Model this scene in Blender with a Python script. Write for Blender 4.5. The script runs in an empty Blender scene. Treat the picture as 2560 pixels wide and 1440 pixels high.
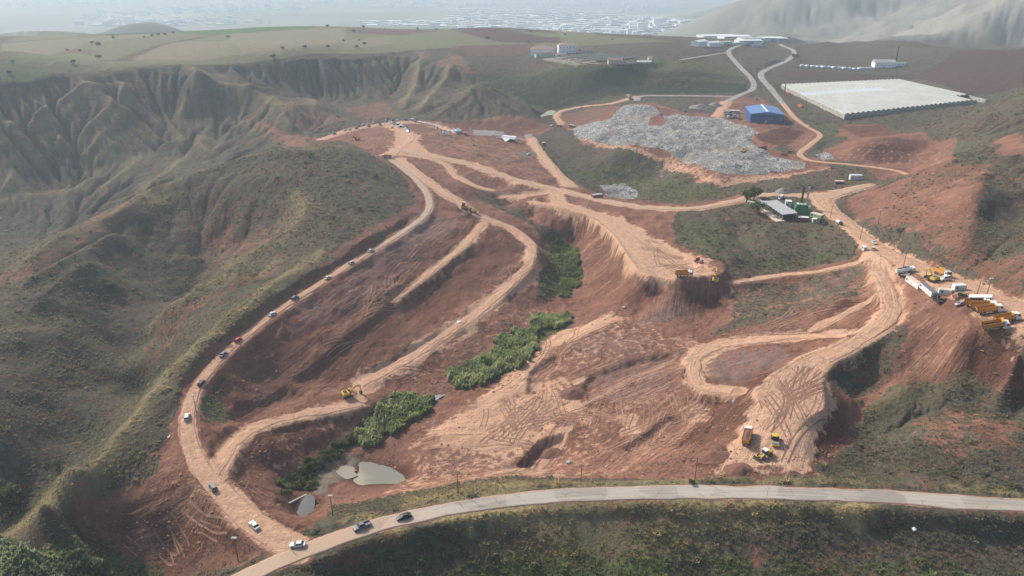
import bpy, bmesh, math, random
import numpy as np
from mathutils import Vector, Matrix

# ------------------------------------------------------------------ camera, world, sun, exposure
SC = bpy.context.scene
COL = SC.collection
F = 1762.0                      # focal length in pixels of a 2560 px wide frame
PITCH = math.radians(23.9)
CAMZ = 150.0
cam_d = bpy.data.cameras.new('camera')
cam = bpy.data.objects.new('camera', cam_d); COL.objects.link(cam)
cam_d.sensor_width = 36.0
cam_d.lens = 36.0 * F / 2560.0
cam_d.clip_start = 1.0; cam_d.clip_end = 90000.0
cam.location = (0, 0, CAMZ)
cam.rotation_euler = (math.pi/2 - PITCH, 0, 0)
SC.camera = cam

SUN_EL = math.radians(36.0)
SUN_TRAVEL = Vector((0.74, -0.67, 0)).normalized()      # where the light goes, on the ground
world = bpy.data.worlds.new('World'); SC.world = world
world.use_nodes = True
wn = world.node_tree; wn.nodes.clear()
sky = wn.nodes.new('ShaderNodeTexSky'); sky.sky_type = 'NISHITA'; sky.sun_disc = False
sky.sun_elevation = SUN_EL
# sun stands opposite to the travel direction
sky.sun_rotation = math.atan2(-SUN_TRAVEL.x, -SUN_TRAVEL.y)
sky.air_density = 1.0; sky.dust_density = 3.0; sky.ozone_density = 1.0
bg = wn.nodes.new('ShaderNodeBackground'); bg.inputs['Strength'].default_value = 0.15
wo = wn.nodes.new('ShaderNodeOutputWorld')
wn.links.new(sky.outputs[0], bg.inputs[0]); wn.links.new(bg.outputs[0], wo.inputs[0])

sun_d = bpy.data.lights.new('sun', 'SUN'); sun = bpy.data.objects.new('sun', sun_d); COL.objects.link(sun)
sun_d.energy = 4.4; sun_d.angle = math.radians(2.0); sun_d.color = (1.0, 0.93, 0.83)
ldir = Vector((SUN_TRAVEL.x*math.cos(SUN_EL), SUN_TRAVEL.y*math.cos(SUN_EL), -math.sin(SUN_EL)))
sun.rotation_euler = ldir.to_track_quat('-Z', 'Y').to_euler()
sun.location = (-200, 300, 400)

DENOISE = True
SC.render.engine = 'CYCLES'
SC.view_settings.view_transform = 'Standard'; SC.view_settings.look = 'None'
SC.view_settings.gamma = 1.0; SC.view_settings.use_curve_mapping = False
SC.view_settings.exposure = 0.22
SC.cycles.max_bounces = 6; SC.cycles.volume_bounces = 1
SC.cycles.use_denoising = DENOISE
try: SC.cycles.denoising_prefilter = 'ACCURATE'; SC.cycles.denoising_input_passes = 'RGB_ALBEDO_NORMAL'
except Exception: pass

HAZE_DENSITY = 1.9e-4

# ------------------------------------------------------------------ helpers
CP, SP = math.cos(PITCH), math.sin(PITCH)
def ray(px, py):
    a = (px-1280.0)/F; b = (py-720.0)/F
    return np.array((a, CP - b*SP, -SP - b*CP))
def at(px, py, h):
    """ground point of height h seen at a photo pixel"""
    d = ray(px, py); t = (h-CAMZ)/d[2]
    return np.array((d[0]*t, d[1]*t, h))
def rnd_hash(ix, iy, seed):
    n = (ix.astype(np.int64)*374761393 + iy.astype(np.int64)*668265263 + seed*1442695041) & 0x7fffffff
    n = ((n ^ (n >> 13))*1274126177) & 0x7fffffff
    n = n ^ (n >> 16)
    return (n & 0xffff)/65535.0
def vnoise(x, y, seed=0):
    x = np.asarray(x, float); y = np.asarray(y, float)
    fx = np.floor(x); fy = np.floor(y); tx = x-fx; ty = y-fy
    tx = tx*tx*tx*(tx*(tx*6-15)+10); ty = ty*ty*ty*(ty*(ty*6-15)+10)
    ix = fx.astype(np.int64); iy = fy.astype(np.int64)
    a = rnd_hash(ix, iy, seed); b = rnd_hash(ix+1, iy, seed); c = rnd_hash(ix, iy+1, seed); d = rnd_hash(ix+1, iy+1, seed)
    return (a+(b-a)*tx)*(1-ty) + (c+(d-c)*tx)*ty
def fbm(x, y, seed=0, octv=4, gain=.5):
    s = 0; a = 1; n = 0
    for k in range(octv):
        s = s + a*(vnoise(x, y, seed+k*17)-.5); n += a; a *= gain; x = x*2.03+11.7; y = y*2.03-5.3
    return s/n*2
def ridged(x, y, seed=0, octv=4):
    s = 0; a = 1; n = 0
    for k in range(octv):
        s = s + a*(1-np.abs(vnoise(x, y, seed+k*17)*2-1)); n += a; a *= .5; x = x*2.03+3.1; y = y*2.03+7.7
    return s/n
def sstep(a, b, x):
    t = np.clip((x-a)/(b-a), 0, 1); return t*t*(3-2*t)
def smooth_line(pts, step):
    """Catmull-Rom through pts (n,k), resampled about every `step` metres in xy"""
    P = np.asarray(pts, float)
    if len(P) < 3:
        n = max(2, int(np.linalg.norm(P[-1, :2]-P[0, :2])/step)+1)
        t = np.linspace(0, 1, n)[:, None]; return P[0]*(1-t)+P[-1]*t
    Q = np.vstack([2*P[0]-P[1], P, 2*P[-1]-P[-2]])
    out = []
    for i in range(len(P)-1):
        p0, p1, p2, p3 = Q[i:i+4]
        n = max(2, int(np.ceil(np.linalg.norm(p2[:2]-p1[:2])/step)))
        for t in np.arange(n)/n:
            out.append(.5*((2*p1)+(-p0+p2)*t+(2*p0-5*p1+4*p2-p3)*t*t+(-p0+3*p1-3*p2+p3)*t**3))
    out.append(P[-1])
    return np.array(out)
def tag(o, label=None, cat=None, group=None, kind=None):
    if label: o['label'] = label
    if cat: o['category'] = cat
    if group: o['group'] = group
    if kind: o['kind'] = kind
    return o
# ------------------------------------------------------------------ terrain: surveyed heights
# (photo column, photo row, height above the near road junction)
ASPHALT = [(500,1500,-1),(560,1470,-1),(640,1428,0),(740,1386,0),(830,1352,0),(905,1325,.5),(1010,1297,1),(1150,1268,1.5),(1300,1248,2),(1450,1238,2.5),(1600,1233,3),(1750,1231,3),(1900,1232,3.5),(2050,1235,4),(2200,1242,4),(2350,1252,4),(2560,1264,4),(2900,1290,4)]
R1 = [(745,1378,0),(640,1312,0),(560,1237,0),(508,1180,.5),(475,1110,1),(468,1050,1.5),(482,990,2),(515,935,3),(560,885,3.5),(620,835,4),(690,780,4.5),(760,735,5),(830,690,5.5),(900,645,6),(960,610,6),(1020,572,6),(1055,545,6),(1073,520,6),(1072,495,6),(1060,472,6),(1030,440,6),(990,408,6),(955,387,6)]
R1B = [(1000,398,6),(1030,425,6),(1070,455,5.5),(1110,482,4.5),(1150,505,3),(1180,530,1)]
R2 = [(1190,540,0),(1240,556,-2),(1290,578,-4),(1328,612,-5.5),(1322,660,-7),(1280,705,-8.5),(1230,752,-10),(1190,785,-11),(1100,850,-12.5),(1000,910,-14),(900,962,-15)]
R2B = [(1205,560,-1.5),(1170,605,-3),(1110,655,-4),(1050,702,-5),(985,752,-6)]
RP = [(800,352,5),(860,330,5),(930,315,5),(990,307,5),(1050,306,5),(1100,318,5),(1135,334,4.5)]
RPB = [(975,316,5),(1010,328,5),(1030,345,5),(1005,365,5.5),(985,385,6)]
R3 = [(985,372,5.5),(1060,386,5),(1150,404,4),(1230,430,3),(1310,456,2.5),(1390,474,2),(1450,488,2.5),(1550,510,3.5),(1650,521,5),(1750,520,7),(1850,500,10),(1910,488,12),(1990,488,13.5),(2050,494,15),(2105,480,16.5),(2175,463,18)]
R3B = [(1000,385,5.5),(1070,396,4.5),(1115,412,3),(1140,440,1),(1190,465,0),(1260,480,-.5),(1330,482,.5),(1380,476,2)]
R3C = [(1255,492,-4),(1320,492,-2),(1375,482,1)]
R4 = [(1328,345,2),(1348,380,2),(1385,425,2),(1425,466,2.2)]
R5 = [(1388,480,2),(1395,500,2),(1430,518,2.5),(1500,542,3),(1560,578,4),(1610,620,5),(1660,665,5)]
R5B = [(1330,505,0),(1380,512,1),(1430,520,2.5)]
R6 = [(2050,494,15),(2070,520,15.5),(2120,562,17),(2180,610,20),(2260,652,24),(2350,690,27),(2450,728,30),(2560,775,32),(2700,840,34)]
R7 = [(2190,632,21),(2196,665,21),(2215,710,20.5),(2232,755,19.5),(2222,795,18),(2175,835,15),(2110,872,12.5),(2045,900,10),(2000,940,8.5),(1975,990,7)]
R8 = [(2130,838,12),(2000,843,4),(1900,850,0),(1800,866,-4),(1745,893,-5),(1735,935,-5),(1760,968,-4),(1830,978,-2)]
R9 = [(2160,655,17),(2050,678,12),(1950,690,7),(1830,706,4)]
R9B = [(2180,752,14),(2100,790,10),(2020,830,5)]
R10 = [(535,1190,0),(580,1112,-3),(650,1066,-7),(750,1040,-10.5),(850,1020,-13.5),(900,1008,-15)]
R11 = [(1868,108,40),(1836,118,38),(1822,132,35),(1848,165,29),(1880,198,23),(1882,222,18),(1850,238,15),(1815,255,13.5)]
R11B = [(1840,241,15),(1750,240,14),(1650,239,14),(1600,241,14),(1592,252,13)]
R11C = [(1822,130,35),(1760,140,38),(1700,150,40)]
R12 = [(1950,112,34),(1985,128,33),(1970,150,29),(1915,175,25),(1903,192,23),(1930,225,18),(1960,262,15),(1988,295,13.5),(2020,318,12),(2050,338,11),(2022,365,10),(2000,385,9.5),(2030,402,10),(2130,412,11),(2230,425,12),(2280,440,13)]
R13 = [(1815,255,13.5),(1800,280,12),(1790,292,12)]
R14 = [(1590,242,13.5),(1530,258,11),(1450,268,6),(1398,280,3),(1393,295,2.5),(1405,310,2)]
ROADS_ALL = [ASPHALT,R1,R1B,R2,R2B,RP,RPB,R3,R3B,R3C,R4,R5,R5B,R6,R7,R8,R9,R9B,R10,R11,R11B,R11C,R12,R13,R14]

PTS = """
1500,1330,-2;1500,1420,-7;1300,1430,-8;1100,1380,-4.5;1200,1330,-2;900,1440,-7;2200,1330,-1.5;2200,1440,-6;1800,1330,-2;1850,1440,-7;2500,1340,-1;2500,1440,-5;1400,1560,-8;2300,1580,-7;500,1560,-10;900,1560,-9;2900,1450,-4;
560,1400,-7;640,1370,-3;520,1430,-12;420,1390,-22;100,1405,-24;300,1400,-24;0,1440,-25;-200,1400,-26;250,1500,-26;
500,1290,-5;450,1330,-14;330,1250,-11;300,1330,-20;200,1330,-19;250,1215,-8;380,1200,-5;430,1130,-2;440,1220,-3;380,1290,-13;100,1340,-16;
0,1345,-8;100,1270,-5;200,1190,-2;300,1090,0;370,1000,3;430,930,5;500,860,6;580,795,7;660,735,8;730,682,9;-200,1500,-10;
420,1030,1.5;455,965,3;440,1090,0;
345,980,-36;240,1105,-32;150,1185,-34;60,1255,-36;-20,1300,-38;-250,1400,-40;
200,1000,-25;100,1050,-22;0,1100,-18;0,900,-10;100,850,-12;200,760,-13;250,850,-21;300,920,-27;-250,1000,-5;-250,800,-2;
390,870,-30;400,820,-18;470,770,-6;560,725,0;640,690,4;745,620,9;760,540,12;
445,745,-28;480,680,-22;560,600,-11;400,640,-16;300,620,-9;600,520,6;680,560,2;420,540,-3;620,600,-5;640,480,13;
430,870,-14;500,790,-3;440,910,-8;
640,385,19;430,460,8;330,530,1;170,640,-7;0,715,-11;540,420,12;
850,372,24;760,380,24;850,450,19;900,500,15;1000,450,11;950,560,9.5;800,620,10;700,450,20;600,470,14;1025,520,8;900,620,9;980,575,8.5;940,400,14;900,380,20;1010,480,10;740,660,9;
740,345,-6;560,380,-18;450,425,-30;350,360,-17;205,395,-24;215,450,-38;100,440,-36;0,420,-25;150,520,-49;60,560,-57;0,610,-62;300,475,-38;230,560,-54;100,630,-61;-250,650,-66;-250,450,-30;350,450,-32;660,350,-8;
440,285,2;600,280,4;600,330,-10;500,320,-8;250,320,-2;100,330,-2;0,330,3;330,260,14;330,215,30;150,250,22;0,250,26;700,270,10;760,300,4;820,310,5;-250,300,12;480,200,36;480,240,20;700,200,29;150,215,35;0,225,36;600,178,40;
0,205,42;120,192,44;330,171,46;490,158,48;700,154,48;860,142,49;1000,127,50;1120,121,50;-300,220,42;
560,210,30;800,220,18;900,200,25;900,270,5;1000,200,22;1000,290,6;1060,200,25;1100,170,38;1080,260,9;950,240,10;800,185,34;900,165,40;1000,160,39;
600,150,50;300,150,47;200,130,47;0,140,43;500,110,52;800,100,54;700,67,55;850,67,54;400,82,52;550,74,54;1000,100,53;1100,82,53;200,92,46;0,112,42;1240,69,54;1400,90,50;1000,73,54;1500,97,48;-400,140,42;
1200,224,29;1130,208,23;1160,258,17;1250,248,20;1300,272,13;1340,292,5;1300,322,3;1150,335,5;1220,330,4;1280,305,6;1100,290,9;1200,300,8;1060,296,7;
1400,275,2;1360,283,1;1400,238,14;1300,205,24;1500,206,25;1700,206,25;1850,206,23;1500,245,12;1600,228,16;1700,232,15.5;1780,232,16;
1450,150,45;1500,180,37;1300,185,30;1200,170,37;1150,132,47;1250,140,44;1250,100,50;1330,85,51;1700,172,38;1750,120,43;1600,102,48;1600,150,44;1800,185,28;1920,150,32;1860,150,32;1950,200,22;1400,120,47;1760,95,42;
1450,330,7;1550,285,12;1650,300,12;1600,270,13;1750,290,13;1700,340,10.5;1600,330,10.5;1500,345,8;1560,375,8;1680,380,9;1760,420,9;1800,437,9;1900,425,9;2010,412,9;1900,345,12;1960,320,13;1850,375,9.5;1800,390,9.5;1940,385,9;1750,262,14;1900,290,13;1840,280,13;
1480,385,-1;1560,410,-4;1650,425,-4;1740,460,0;1820,466,4;1560,440,-8;1500,470,-3;1560,490,-7;1640,470,-4;1700,490,1;1400,360,0;1440,410,-3;1440,300,4;1470,290,5;1400,325,1.5;
2000,345,9;2050,372,8;1980,460,13;2080,450,13;2150,440,14;2100,430,12;
1960,220,17;2110,300,15;2460,246,16;2300,260,16;2200,240,16;2250,205,16;2110,225,16;2350,300,22;2200,305,17;
2300,182,24;2450,172,34;2560,150,40;2450,130,42;2200,130,33;2050,190,22;2050,150,28;2350,125,36;2100,115,30;2250,160,29;2560,185,36;
2560,222,58;2500,300,45;2400,330,34;2460,268,34;2300,330,22;2150,322,14;2080,345,11;2700,250,62;
2200,362,22;2120,375,16;2200,395,14;2350,360,22;2330,400,17;2100,400,11;2250,345,23;2400,395,32;2300,425,18;
2185,470,20;2300,425,34;2430,402,45;2560,392,54;2250,480,30;2350,480,40;2450,470,49;2500,480,44.5;2520,540,41;2560,470,49;2170,520,20;2250,600,28;2300,540,34;2400,600,38;2350,640,31;2480,560,40;2430,540,43;2470,640,35;2560,600,43;2560,700,37;2700,600,50;2460,690,33;2130,530,17;2220,560,25;
2100,600,15;1960,520,13;1900,500,12;2050,530,14;1850,560,9;1800,620,7;1900,620,8;2000,620,10;2050,600,12;1900,672,5;2000,670,8;1700,560,5;1750,600,6;1680,590,5;1600,560,4;1550,530,3.5;
1660,690,5;1740,650,6;1790,692,5;1700,705,4.5;1630,690,4.5;1800,660,7;
1500,640,-9;1560,700,-8;1480,580,-4;1580,650,1;1640,735,-5;1770,762,-4;1720,772,-5;1820,765,-2;1820,725,1;1520,760,-13;1430,560,-6;1400,540,-7;
1410,640,-20;1430,725,-19;1390,785,-17.5;1440,610,-18;1340,545,-11;1270,515,-9;1210,485,-7;1460,680,-17;1380,700,-18;1350,740,-15;
1150,590,-3;1200,700,-8.5;1250,640,-7;1100,760,-10;1150,810,-12;1000,860,-11.5;950,760,-5;850,800,-4;1000,640,0;1100,560,2;1050,600,2;750,820,-1;800,870,-7;700,890,-5;650,960,-8;800,960,-13;570,985,-3;600,1040,-7;700,1010,-10;880,900,-10;900,850,-7;1120,500,3;
1250,890,-17.5;1180,950,-18.5;1320,830,-17;1380,805,-17;1000,1060,-20;920,1090,-20.5;1060,1020,-19.5;880,1030,-17;980,980,-17;1100,930,-17;1200,840,-15;
930,1185,-22;850,1200,-21.5;980,1180,-22;880,1160,-21.8;820,1150,-20;720,1200,-17;700,1130,-11;760,1100,-14;760,1255,-16;680,1270,-9;660,1200,-9;800,1290,-10;640,1130,-7;850,1270,-11;950,1260,-6;780,1070,-13;
1050,1210,-9;1150,1160,-15;1200,1100,-15;1300,1040,-14;1400,1080,-13;1400,1150,-12;1300,1180,-10;1450,1185,-8;1550,1180,-6;1140,1222,-1;1300,1215,0;1450,1215,1.5;1600,1213,2;1750,1212,2;1650,1190,-1;
1500,1000,-13;1400,960,-14;1600,1080,-10;1700,1120,-5;1650,960,-9;1550,900,-8;1450,870,-10;1500,820,-10;1400,830,-15;1600,840,-6;1700,830,-6;1650,1030,-9;1550,1120,-9;1300,960,-16;1250,1000,-16;1150,1040,-16.5;1100,1100,-16;1050,1150,-17;1350,880,-15;
1850,920,-2;1900,900,1;1820,960,-3;1780,1010,-4;1800,1080,-2;1740,1050,-5;1850,800,-2;1950,770,3;2000,800,5;2080,750,10;2130,700,14;1900,740,1;2000,720,6;1950,850,2;2000,890,6;2080,830,10;1880,960,2;
1950,1050,6;1930,1100,5;1850,1100,4;1900,1160,4;2000,1100,5.5;1880,1020,5;1800,1170,3;1990,1170,4;2030,1040,6.5;1740,1180,1;1900,1195,4;2030,1185,3;2080,1010,4;
2100,1050,0;2070,1110,1;2130,1120,-1;2110,1000,4;2180,960,3;2130,940,5.5;2080,920,8.5;2190,880,11;2230,920,9;2250,860,15;2260,800,19;2330,900,13;2330,830,20;2400,850,24;2280,740,22;2450,900,19;2540,900,24;2500,960,14;
2400,760,29;2450,775,30;2500,820,29;2560,830,31;2350,740,26;2480,845,27;2320,700,26;
2140,1035,0;2250,985,5;2350,948,9;2460,938,11;2560,980,12;2300,1035,2.5;2430,1015,6;2350,1058,6;2250,1100,2;2450,1060,8;2560,1080,9;2200,1100,-3;2180,1160,-1;2300,1150,3;2450,1150,6;2250,1190,2;2400,1195,3;2560,1190,6;2100,1200,3;2350,1218,4;2550,1235,4.5;2700,1050,14;
1900,100,26;2000,104,22;1850,92,0;2050,110,28;2300,115,30;2560,125,38;2000,90,-10;2200,95,5;2560,100,25;1700,40,-80;1900,50,-10;2200,40,30;2200,0,78;2560,50,62;2560,0,100;1900,0,20;2050,20,35;2700,80,45;2380,20,70
"""
def parse(s):
    return [tuple(float(v) for v in q.split(',')) for q in s.replace('\n', '').split(';') if q.strip()]
CTRL = [at(*p) for p in parse(PTS)]
for rd in ROADS_ALL:
    CTRL += list(smooth_line([at(*p) for p in rd], 1e9)) if len(rd) < 3 else [at(*p) for p in rd]
# country beyond the frame and behind the plateau, surveyed on the plan
for u in np.arange(-1.2, .25, .18):
    CTRL += [(u*1750, 1750, 12), (u*2200, 2200, -70)]
for u in np.arange(-1.2, 1.3, .3):
    for Y in (6000, 10000, 18000, 30000):
        h = -120
        if u > .3: h = -120 + 420*min(1, (u-.3)/.4)*(1 if Y < 9000 else .6)
        CTRL.append((u*Y, Y, h))
for u in np.arange(-1.2, .5, .2):
    CTRL.append((u*3000, 3000, -118)); CTRL.append((u*4200, 4200, -120))
CTRL += [(.42*3000, 3000, -30), (.62*3500, 3500, 110), (.75*3300, 3300, 190), (.9*3500, 3500, 260), (.75*2500, 2500, 135), (.9*2400, 2400, 150), (1.1*2000, 2000, 130), (.6*2700, 2700, 85), (.5*4200, 4200, 60)]
for u, h in ((-1.1, -26), (-.5, -14), (0, -10), (.6, -9), (1.1, -8)): CTRL.append((u*105, 105, h))
CTRL = np.array(CTRL, float)

UO = 40.0                                   # plan fan: x = u (y + UO)
def uv_of(x, y): return x/(y+UO), np.log(y)
cu, cv = uv_of(CTRL[:, 0], CTRL[:, 1])
# drop near-duplicates
keep = []
for i in range(len(cu)):
    if all((cu[i]-cu[j])**2+(cv[i]-cv[j])**2 > 5e-5 for j in keep): keep.append(i)
cu, cv, ch = cu[keep], cv[keep], CTRL[keep, 2]
def tps_k(r2): return np.where(r2 > 1e-12, r2*np.log(r2+1e-20), 0)
n = len(cu)
K = tps_k((cu[:, None]-cu[None])**2+(cv[:, None]-cv[None])**2) + np.eye(n)*2e-4
P_ = np.stack([np.ones(n), cu, cv], 1)
A = np.block([[K, P_], [P_.T, np.zeros((3, 3))]])
W = np.linalg.solve(A, np.concatenate([ch, np.zeros(3)]))
# plan grid
NU = 1100
gu = np.linspace(-.98, .98, NU)
gv = np.concatenate([np.arange(math.log(105), math.log(1350), .0036), np.arange(math.log(1350), math.log(30000), .0165)])
NV = len(gv)
ku = np.linspace(gu[0], gu[-1], 220); kv = np.linspace(gv[0], gv[-1], 420)
KU, KV = np.meshgrid(ku, kv)
Hc = np.zeros(KU.size)
fu, fv = KU.ravel(), KV.ravel()
for s in range(0, len(fu), 8000):
    r2 = (fu[s:s+8000, None]-cu)**2+(fv[s:s+8000, None]-cv)**2
    Hc[s:s+8000] = tps_k(r2)@W[:n] + W[n]+W[n+1]*fu[s:s+8000]+W[n+2]*fv[s:s+8000]
Hc = Hc.reshape(KU.shape)
def grid_interp(G, a0, a1, b0, b1, u, v):
    nv, nu = G.shape
    x = np.clip((u-a0)/(a1-a0)*(nu-1), 0, nu-1.001); y = np.clip((v-b0)/(b1-b0)*(nv-1), 0, nv-1.001)
    i = x.astype(int); j = y.astype(int); tx = x-i; ty = y-j
    return (G[j, i]*(1-tx)+G[j, i+1]*tx)*(1-ty)+(G[j+1, i]*(1-tx)+G[j+1, i+1]*tx)*ty
def cubic_up(G, nu_new, v_new, b0, b1):
    """separable Catmull-Rom upsampling of G to the fine plan grid"""
    def w(t):
        return np.stack([-.5*t**3+t*t-.5*t, 1.5*t**3-2.5*t*t+1, -1.5*t**3+2*t*t+.5*t, .5*t**3-.5*t*t], -1)
    def axis0(G, pos):
        m = G.shape[0]; i = np.clip(pos.astype(int), 0, m-2); t = pos-i; ww = w(t)
        idx = [np.clip(i+k, 0, m-1) for k in (-1, 0, 1, 2)]
        return sum(G[idx[k]]*ww[:, k][:, None] for k in range(4))
    G = axis0(G, (v_new-b0)/(b1-b0)*(G.shape[0]-1))
    return axis0(G.T, np.linspace(0, G.shape[1]-1, nu_new)).T
H = cubic_up(Hc, NU, gv, kv[0], kv[-1])
GU, GV = np.meshgrid(gu, gv)
Y = np.exp(GV); X = GU*(Y+UO)
VR = np.interp                                # row lookup for uneven rows
def height(x, y, G=None):
    """height of the terrain sheet at plan points"""
    G = H if G is None else G
    u, v = uv_of(np.asarray(x, float), np.asarray(y, float))
    xx = np.clip((u-gu[0])/(gu[-1]-gu[0])*(NU-1), 0, NU-1.001)
    yy = np.clip(np.interp(v, gv, np.arange(NV)), 0, NV-1.001)
    i = xx.astype(int); j = yy.astype(int); tx = xx-i; ty = yy-j
    return (G[j, i]*(1-tx)+G[j, i+1]*tx)*(1-ty)+(G[j+1, i]*(1-tx)+G[j+1, i+1]*tx)*ty
def lift(px, py, off=0.0):
    """first terrain point seen at a photo pixel (survey helper)"""
    d = ray(px, py)
    t = np.exp(np.linspace(math.log(110), math.log(30000), 2600))
    x = d[0]*t; y = d[1]*t; z = CAMZ+d[2]*t
    ok = np.nonzero((z < height(x, y)+off) & (y > 106))[0]
    if len(ok) == 0: i = len(t)-1
    else: i = ok[0]
    if i == 0: return np.array((x[0], y[0], z[0]))
    a, b = t[i-1], t[i]
    for _ in range(14):
        m = .5*(a+b)
        if CAMZ+d[2]*m < float(height(d[0]*m, d[1]*m))+off: b = m
        else: a = m
    return np.array((d[0]*b, d[1]*b, CAMZ+d[2]*b))
def line_dist(L, pad):
    """plan window, distance to a polyline, nearest index/param, signed side"""
    x0, y0 = L[:, 0].min()-pad, L[:, 1].min()-pad; x1, y1 = L[:, 0].max()+pad, L[:, 1].max()+pad
    y0 = max(y0, 105.0)
    j0 = max(0, np.searchsorted(gv, math.log(y0))-1); j1 = min(NV, np.searchsorted(gv, math.log(max(y1, 106)))+1)
    us = [x0/(y0+UO), x0/(y1+UO), x1/(y0+UO), x1/(y1+UO)]
    i0 = max(0, int(np.searchsorted(gu, min(us)))-1); i1 = min(NU, int(np.searchsorted(gu, max(us)))+1)
    if j1 <= j0 or i1 <= i0: return None
    sl = (slice(j0, j1), slice(i0, i1))
    x, y = X[sl], Y[sl]
    D = np.full(x.shape, 1e18); I = np.zeros(x.shape); S = np.zeros(x.shape)
    for k in range(len(L)-1):
        ax, ay = L[k, :2]; bx, by = L[k+1, :2]; dx, dy = bx-ax, by-ay; q = dx*dx+dy*dy
        if q < 1e-9: continue
        t = np.clip(((x-ax)*dx+(y-ay)*dy)/q, 0, 1)
        ex = x-ax-t*dx; ey = y-ay-t*dy; d = ex*ex+ey*ey
        m = d < D
        D = np.where(m, d, D); I = np.where(m, k+t, I); S = np.where(m, np.sign(dx*ey-dy*ex), S)
    return sl, np.sqrt(D), I, S
def poly_sd(P):
    """signed distance (inside positive) to a plan polygon over its window"""
    pad = 30
    L = np.vstack([P, P[:1]])
    r = line_dist(L, pad)
    if r is None: return None
    sl, D, _, _ = r
    x, y = X[sl], Y[sl]
    ins = np.zeros(x.shape, bool)
    for k in range(len(P)):
        ax, ay = L[k, :2]; bx, by = L[k+1, :2]
        c = ((ay > y) != (by > y))
        with np.errstate(divide='ignore', invalid='ignore'):
            xi = (bx-ax)*(y-ay)/(by-ay)+ax
        ins ^= c & (x < xi)
    return sl, np.where(ins, D, -D)
# ------------------------------------------------------------------ relief: spurs, gullies, cuts, road beds
H0 = H.copy()
dist_scale = np.clip(Y/300.0, .5, 6)
def px_line(pts, step=None, off=0.0):
    L = np.array([lift(p[0], p[1], off) for p in pts])
    if step is None: step = max(3.0, np.median(L[:, 1])/60)
    return smooth_line(L, step)
def crest(pts, amp, w, sharp=1.2, taper=.18):
    L = px_line(pts, off=max(0, amp)*.8)
    r = line_dist(L, w*4.5)
    if r is None: return
    sl, D, I, S = r
    m = I/(len(L)-1)
    e = sharp
    wob = 1+.25*fbm(X[sl]/(w*1.6), Y[sl]/(w*1.6), 5, 3)
    pr = np.exp(-(np.sqrt(D*D+e*e)-e)/(w*wob))
    H[sl] += amp*pr*sstep(0, taper, m)*sstep(0, taper, 1-m)
SPURS = [
 [(235,191),(202,215),(161,242),(118,265),(74,286),(20,306),(-30,325)],
 [(255,188),(228,215),(208,238),(175,265),(134,292),(91,316)],
 [(322,181),(309,215),(279,252),(249,286),(215,316),(175,343)],
 [(320,235),(302,269),(289,302),(249,336),(215,380),(198,396)],
 [(507,178),(487,215),(464,252),(443,284)],
 [(454,160),(504,178),(554,206),(605,222),(658,242),(699,259),(739,275),(773,288)],
 [(551,190),(621,210),(672,217),(722,232),(783,249),(793,269)],
 [(638,258),(672,277),(712,299),(749,318)],
 [(571,279),(621,302),(665,322),(715,339),(783,347)],
 [(400,300),(450,335),(497,343),(540,360)],
 [(380,350),(420,353),(470,356),(531,380)],
 [(470,383),(443,403),(417,430),(380,453),(356,468)],
 [(131,333),(101,356),(67,376),(40,393),(0,410)],
 [(60,316),(40,333),(13,349),(-30,370)],
 [(114,366),(84,400),(44,423),(10,460),(-30,490)],
 [(131,333),(161,349),(188,366),(200,390)],
 [(296,336),(269,366),(249,386),(228,408)],
 [(349,390),(322,417),(289,440),(262,467)],
 [(242,430),(215,453),(198,467),(150,480)],
 [(120,480),(70,490),(20,500),(-30,520)],
 [(1051,130),(1045,168),(1038,208),(1018,242),(1008,262)],
 [(1142,141),(1119,188),(1085,228),(1051,265)],
]
SP_AMP = [9,7,9,6,8,14,9,7,8,4,4.5,6,5,4,5,4,4,5,4,3,9,10]
for i, s in enumerate(SPURS): crest(s, SP_AMP[i], 7+SP_AMP[i]*.7)
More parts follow.
